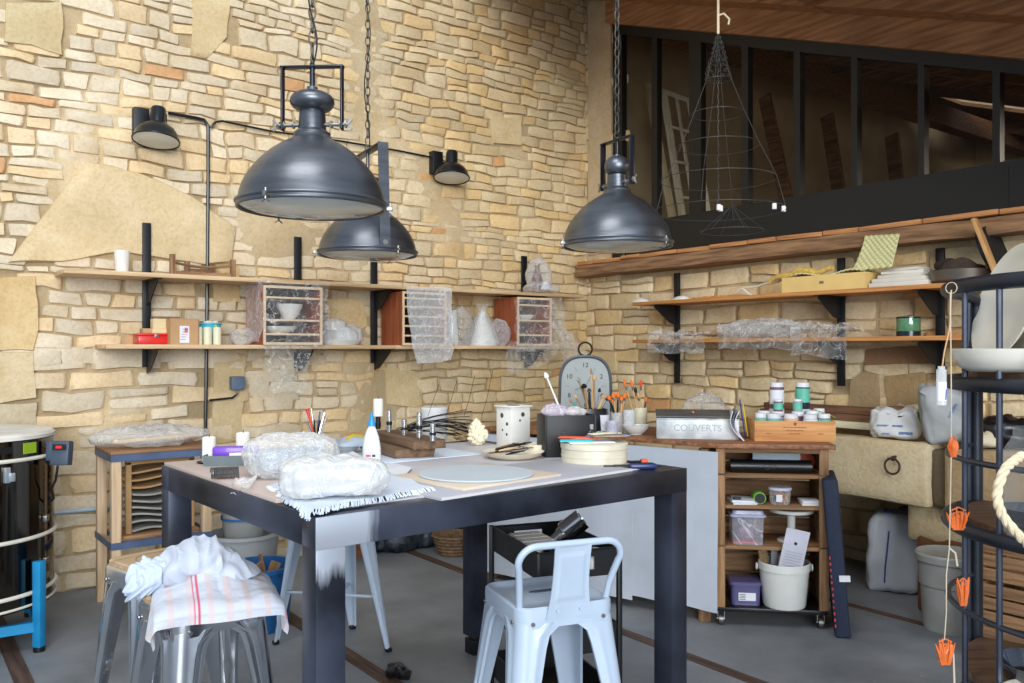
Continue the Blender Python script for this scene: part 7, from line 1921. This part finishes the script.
# ------------------------------------------------------------------ wire cone
cp = at(718, 211, 4.6)
t = thing('wire_cone', 'tall cone of thin wire hoops hanging from a rope', 'wire sculpture', (cp.x, cp.y, 2.13))
M_thin = mat('thin_wire', (74, 74, 72), rough=.55, metal=.5)
def zz_(y): return 1.4+(350-y)*4.6/F_PX-2.13
ring = []
for y, w2, dx in ((211, 130, 6), (180, 113, -1), (146, 80, -2), (114, 52, -2), (80, 25, -4)):
    m = MB(); r_ = w2/2*4.6/F_PX; m.torus((0, 0, zz_(y)), r_, .0018, n=48, m=5); m.build('hoop', M_thin, t); ring.append((r_, zz_(y)))
ring.append((.004, zz_(34)))
m = MB()
for k in range(4):
    a = 2*PI*k/4+.45; m.tube([V((r_*math.cos(a), r_*math.sin(a), z_)) for r_, z_ in ring], .0013, n=5)
m.build('upright_wire', M_thin, t)
m = MB(); pts = []
for i in range(61): pts.append(V((0, 0, zz_(34)+(zz_(205)-zz_(34))*i/60))+V((.004*math.sin(i*1.7), .004*math.cos(i*1.7), 0)))
m.tube(pts, .0020, n=5); m.build('centre_wire', M_thin, t)
m = MB(); rng = random.Random(5)
for lv in range(9):
    z_ = zz_(38+lv*5); r_ = .010+.0072*lv
    for k in range(9):
        a = 2*PI*k/9+lv*.35; m.torus((r_*math.cos(a), r_*math.sin(a), z_), .010, .0012, axis='xyz'[k % 3], n=8, m=4)
m.build('mesh_top', M_thin, t)
m = MB(); r2 = 31*4.6/F_PX; c2 = V((.04, -.06, zz_(232)-.0)); m.torus(c2, r2, .0018, n=36, m=5)
for k in range(6): a = 2*PI*k/6; m.tube([c2+V((r2*math.cos(a), r2*math.sin(a), 0)), c2+V((0, 0, .14))], .0014, n=4)
m.build('lower_hoop', M_thin, t)
for dx, dy in ((-.02, -.02), (.02, -.0), (.19, -.22), (.30, -.20)):
    m = MB(); m.lathe([(0, 0), (.012, 0), (.012, .03), (0, .03)], c=(dx, dy, zz_(211)-.0), n=12); m.build('small_cup', M_lid, t)
tp = V((cp.x, cp.y, 0)); m = MB(); z1_ = 2.13+zz_(34); m.tube([(cp.x, cp.y, z1_), (cp.x, cp.y, z1_+.2), (cp.x, cp.y, 3.51)], .007, n=8); m.tube([(cp.x, cp.y, z1_+.10), V((cp.x, cp.y, z1_+.11))+RT*.03, V((cp.x, cp.y, z1_+.08))+RT*.06, V((cp.x, cp.y, z1_+.05))+RT*.055], .006, n=8)
tag(m.build('hanging_rope', MATS['rope'], loc=(cp.x, cp.y, z1_)), 'pale rope tied above the wire cone', 'rope')
# ------------------------------------------------------------------ camera and light
cam = bpy.data.cameras.new('camera'); co = bpy.data.objects.new('camera', cam); COL.objects.link(co)
co.location = EYE; co.rotation_euler = (PI/2, 0, YAW)
cam.sensor_width = 36; cam.lens = 36*F_PX/1024; cam.shift_y = (HOR-341.5)/1024; cam.clip_start = .05
bpy.context.scene.camera = co
def area(name, loc, target, size, power, col, sy=None):
    l = bpy.data.lights.new(name, 'AREA'); l.energy = power; l.color = col; l.size = size
    if sy: l.shape = 'RECTANGLE'; l.size_y = sy
    o = bpy.data.objects.new(name, l); COL.objects.link(o); o.location = V(loc)
    o.rotation_euler = (V(target)-V(loc)).to_track_quat('-Z', 'Y').to_euler()
    return o
area('door_daylight', (-5.0, -10.5, 4.2), (2.2, 4.5, 1.6), 9.0, 2700, (.92, .96, 1.0), 6.0)
area('roof_gap_fill', (-.1, 1.4, 5.3), (3.2, 5.5, 2.0), 2.4, 130, (1.0, .985, .96), 2.0)  # added lamp above the left-out roof boards, lifts the upper walls
area('loft_fill', (7.0, .2, 3.4), (6.6, 5.0, 2.9), 1.6, 330, (1.0, .92, .78))  # added lamp out of view, brightens the loft behind the glass
w = bpy.data.worlds.new('world'); bpy.context.scene.world = w; w.use_nodes = True
bg = w.node_tree.nodes['Background']; bg.inputs[0].default_value = (.70, .83, 1.0, 1); bg.inputs[1].default_value = .75
sc = bpy.context.scene
sc.view_settings.view_transform = 'Standard'; sc.view_settings.look = 'None'; sc.view_settings.gamma = 1
sc.view_settings.exposure = -0.12; sc.view_settings.use_curve_mapping = False
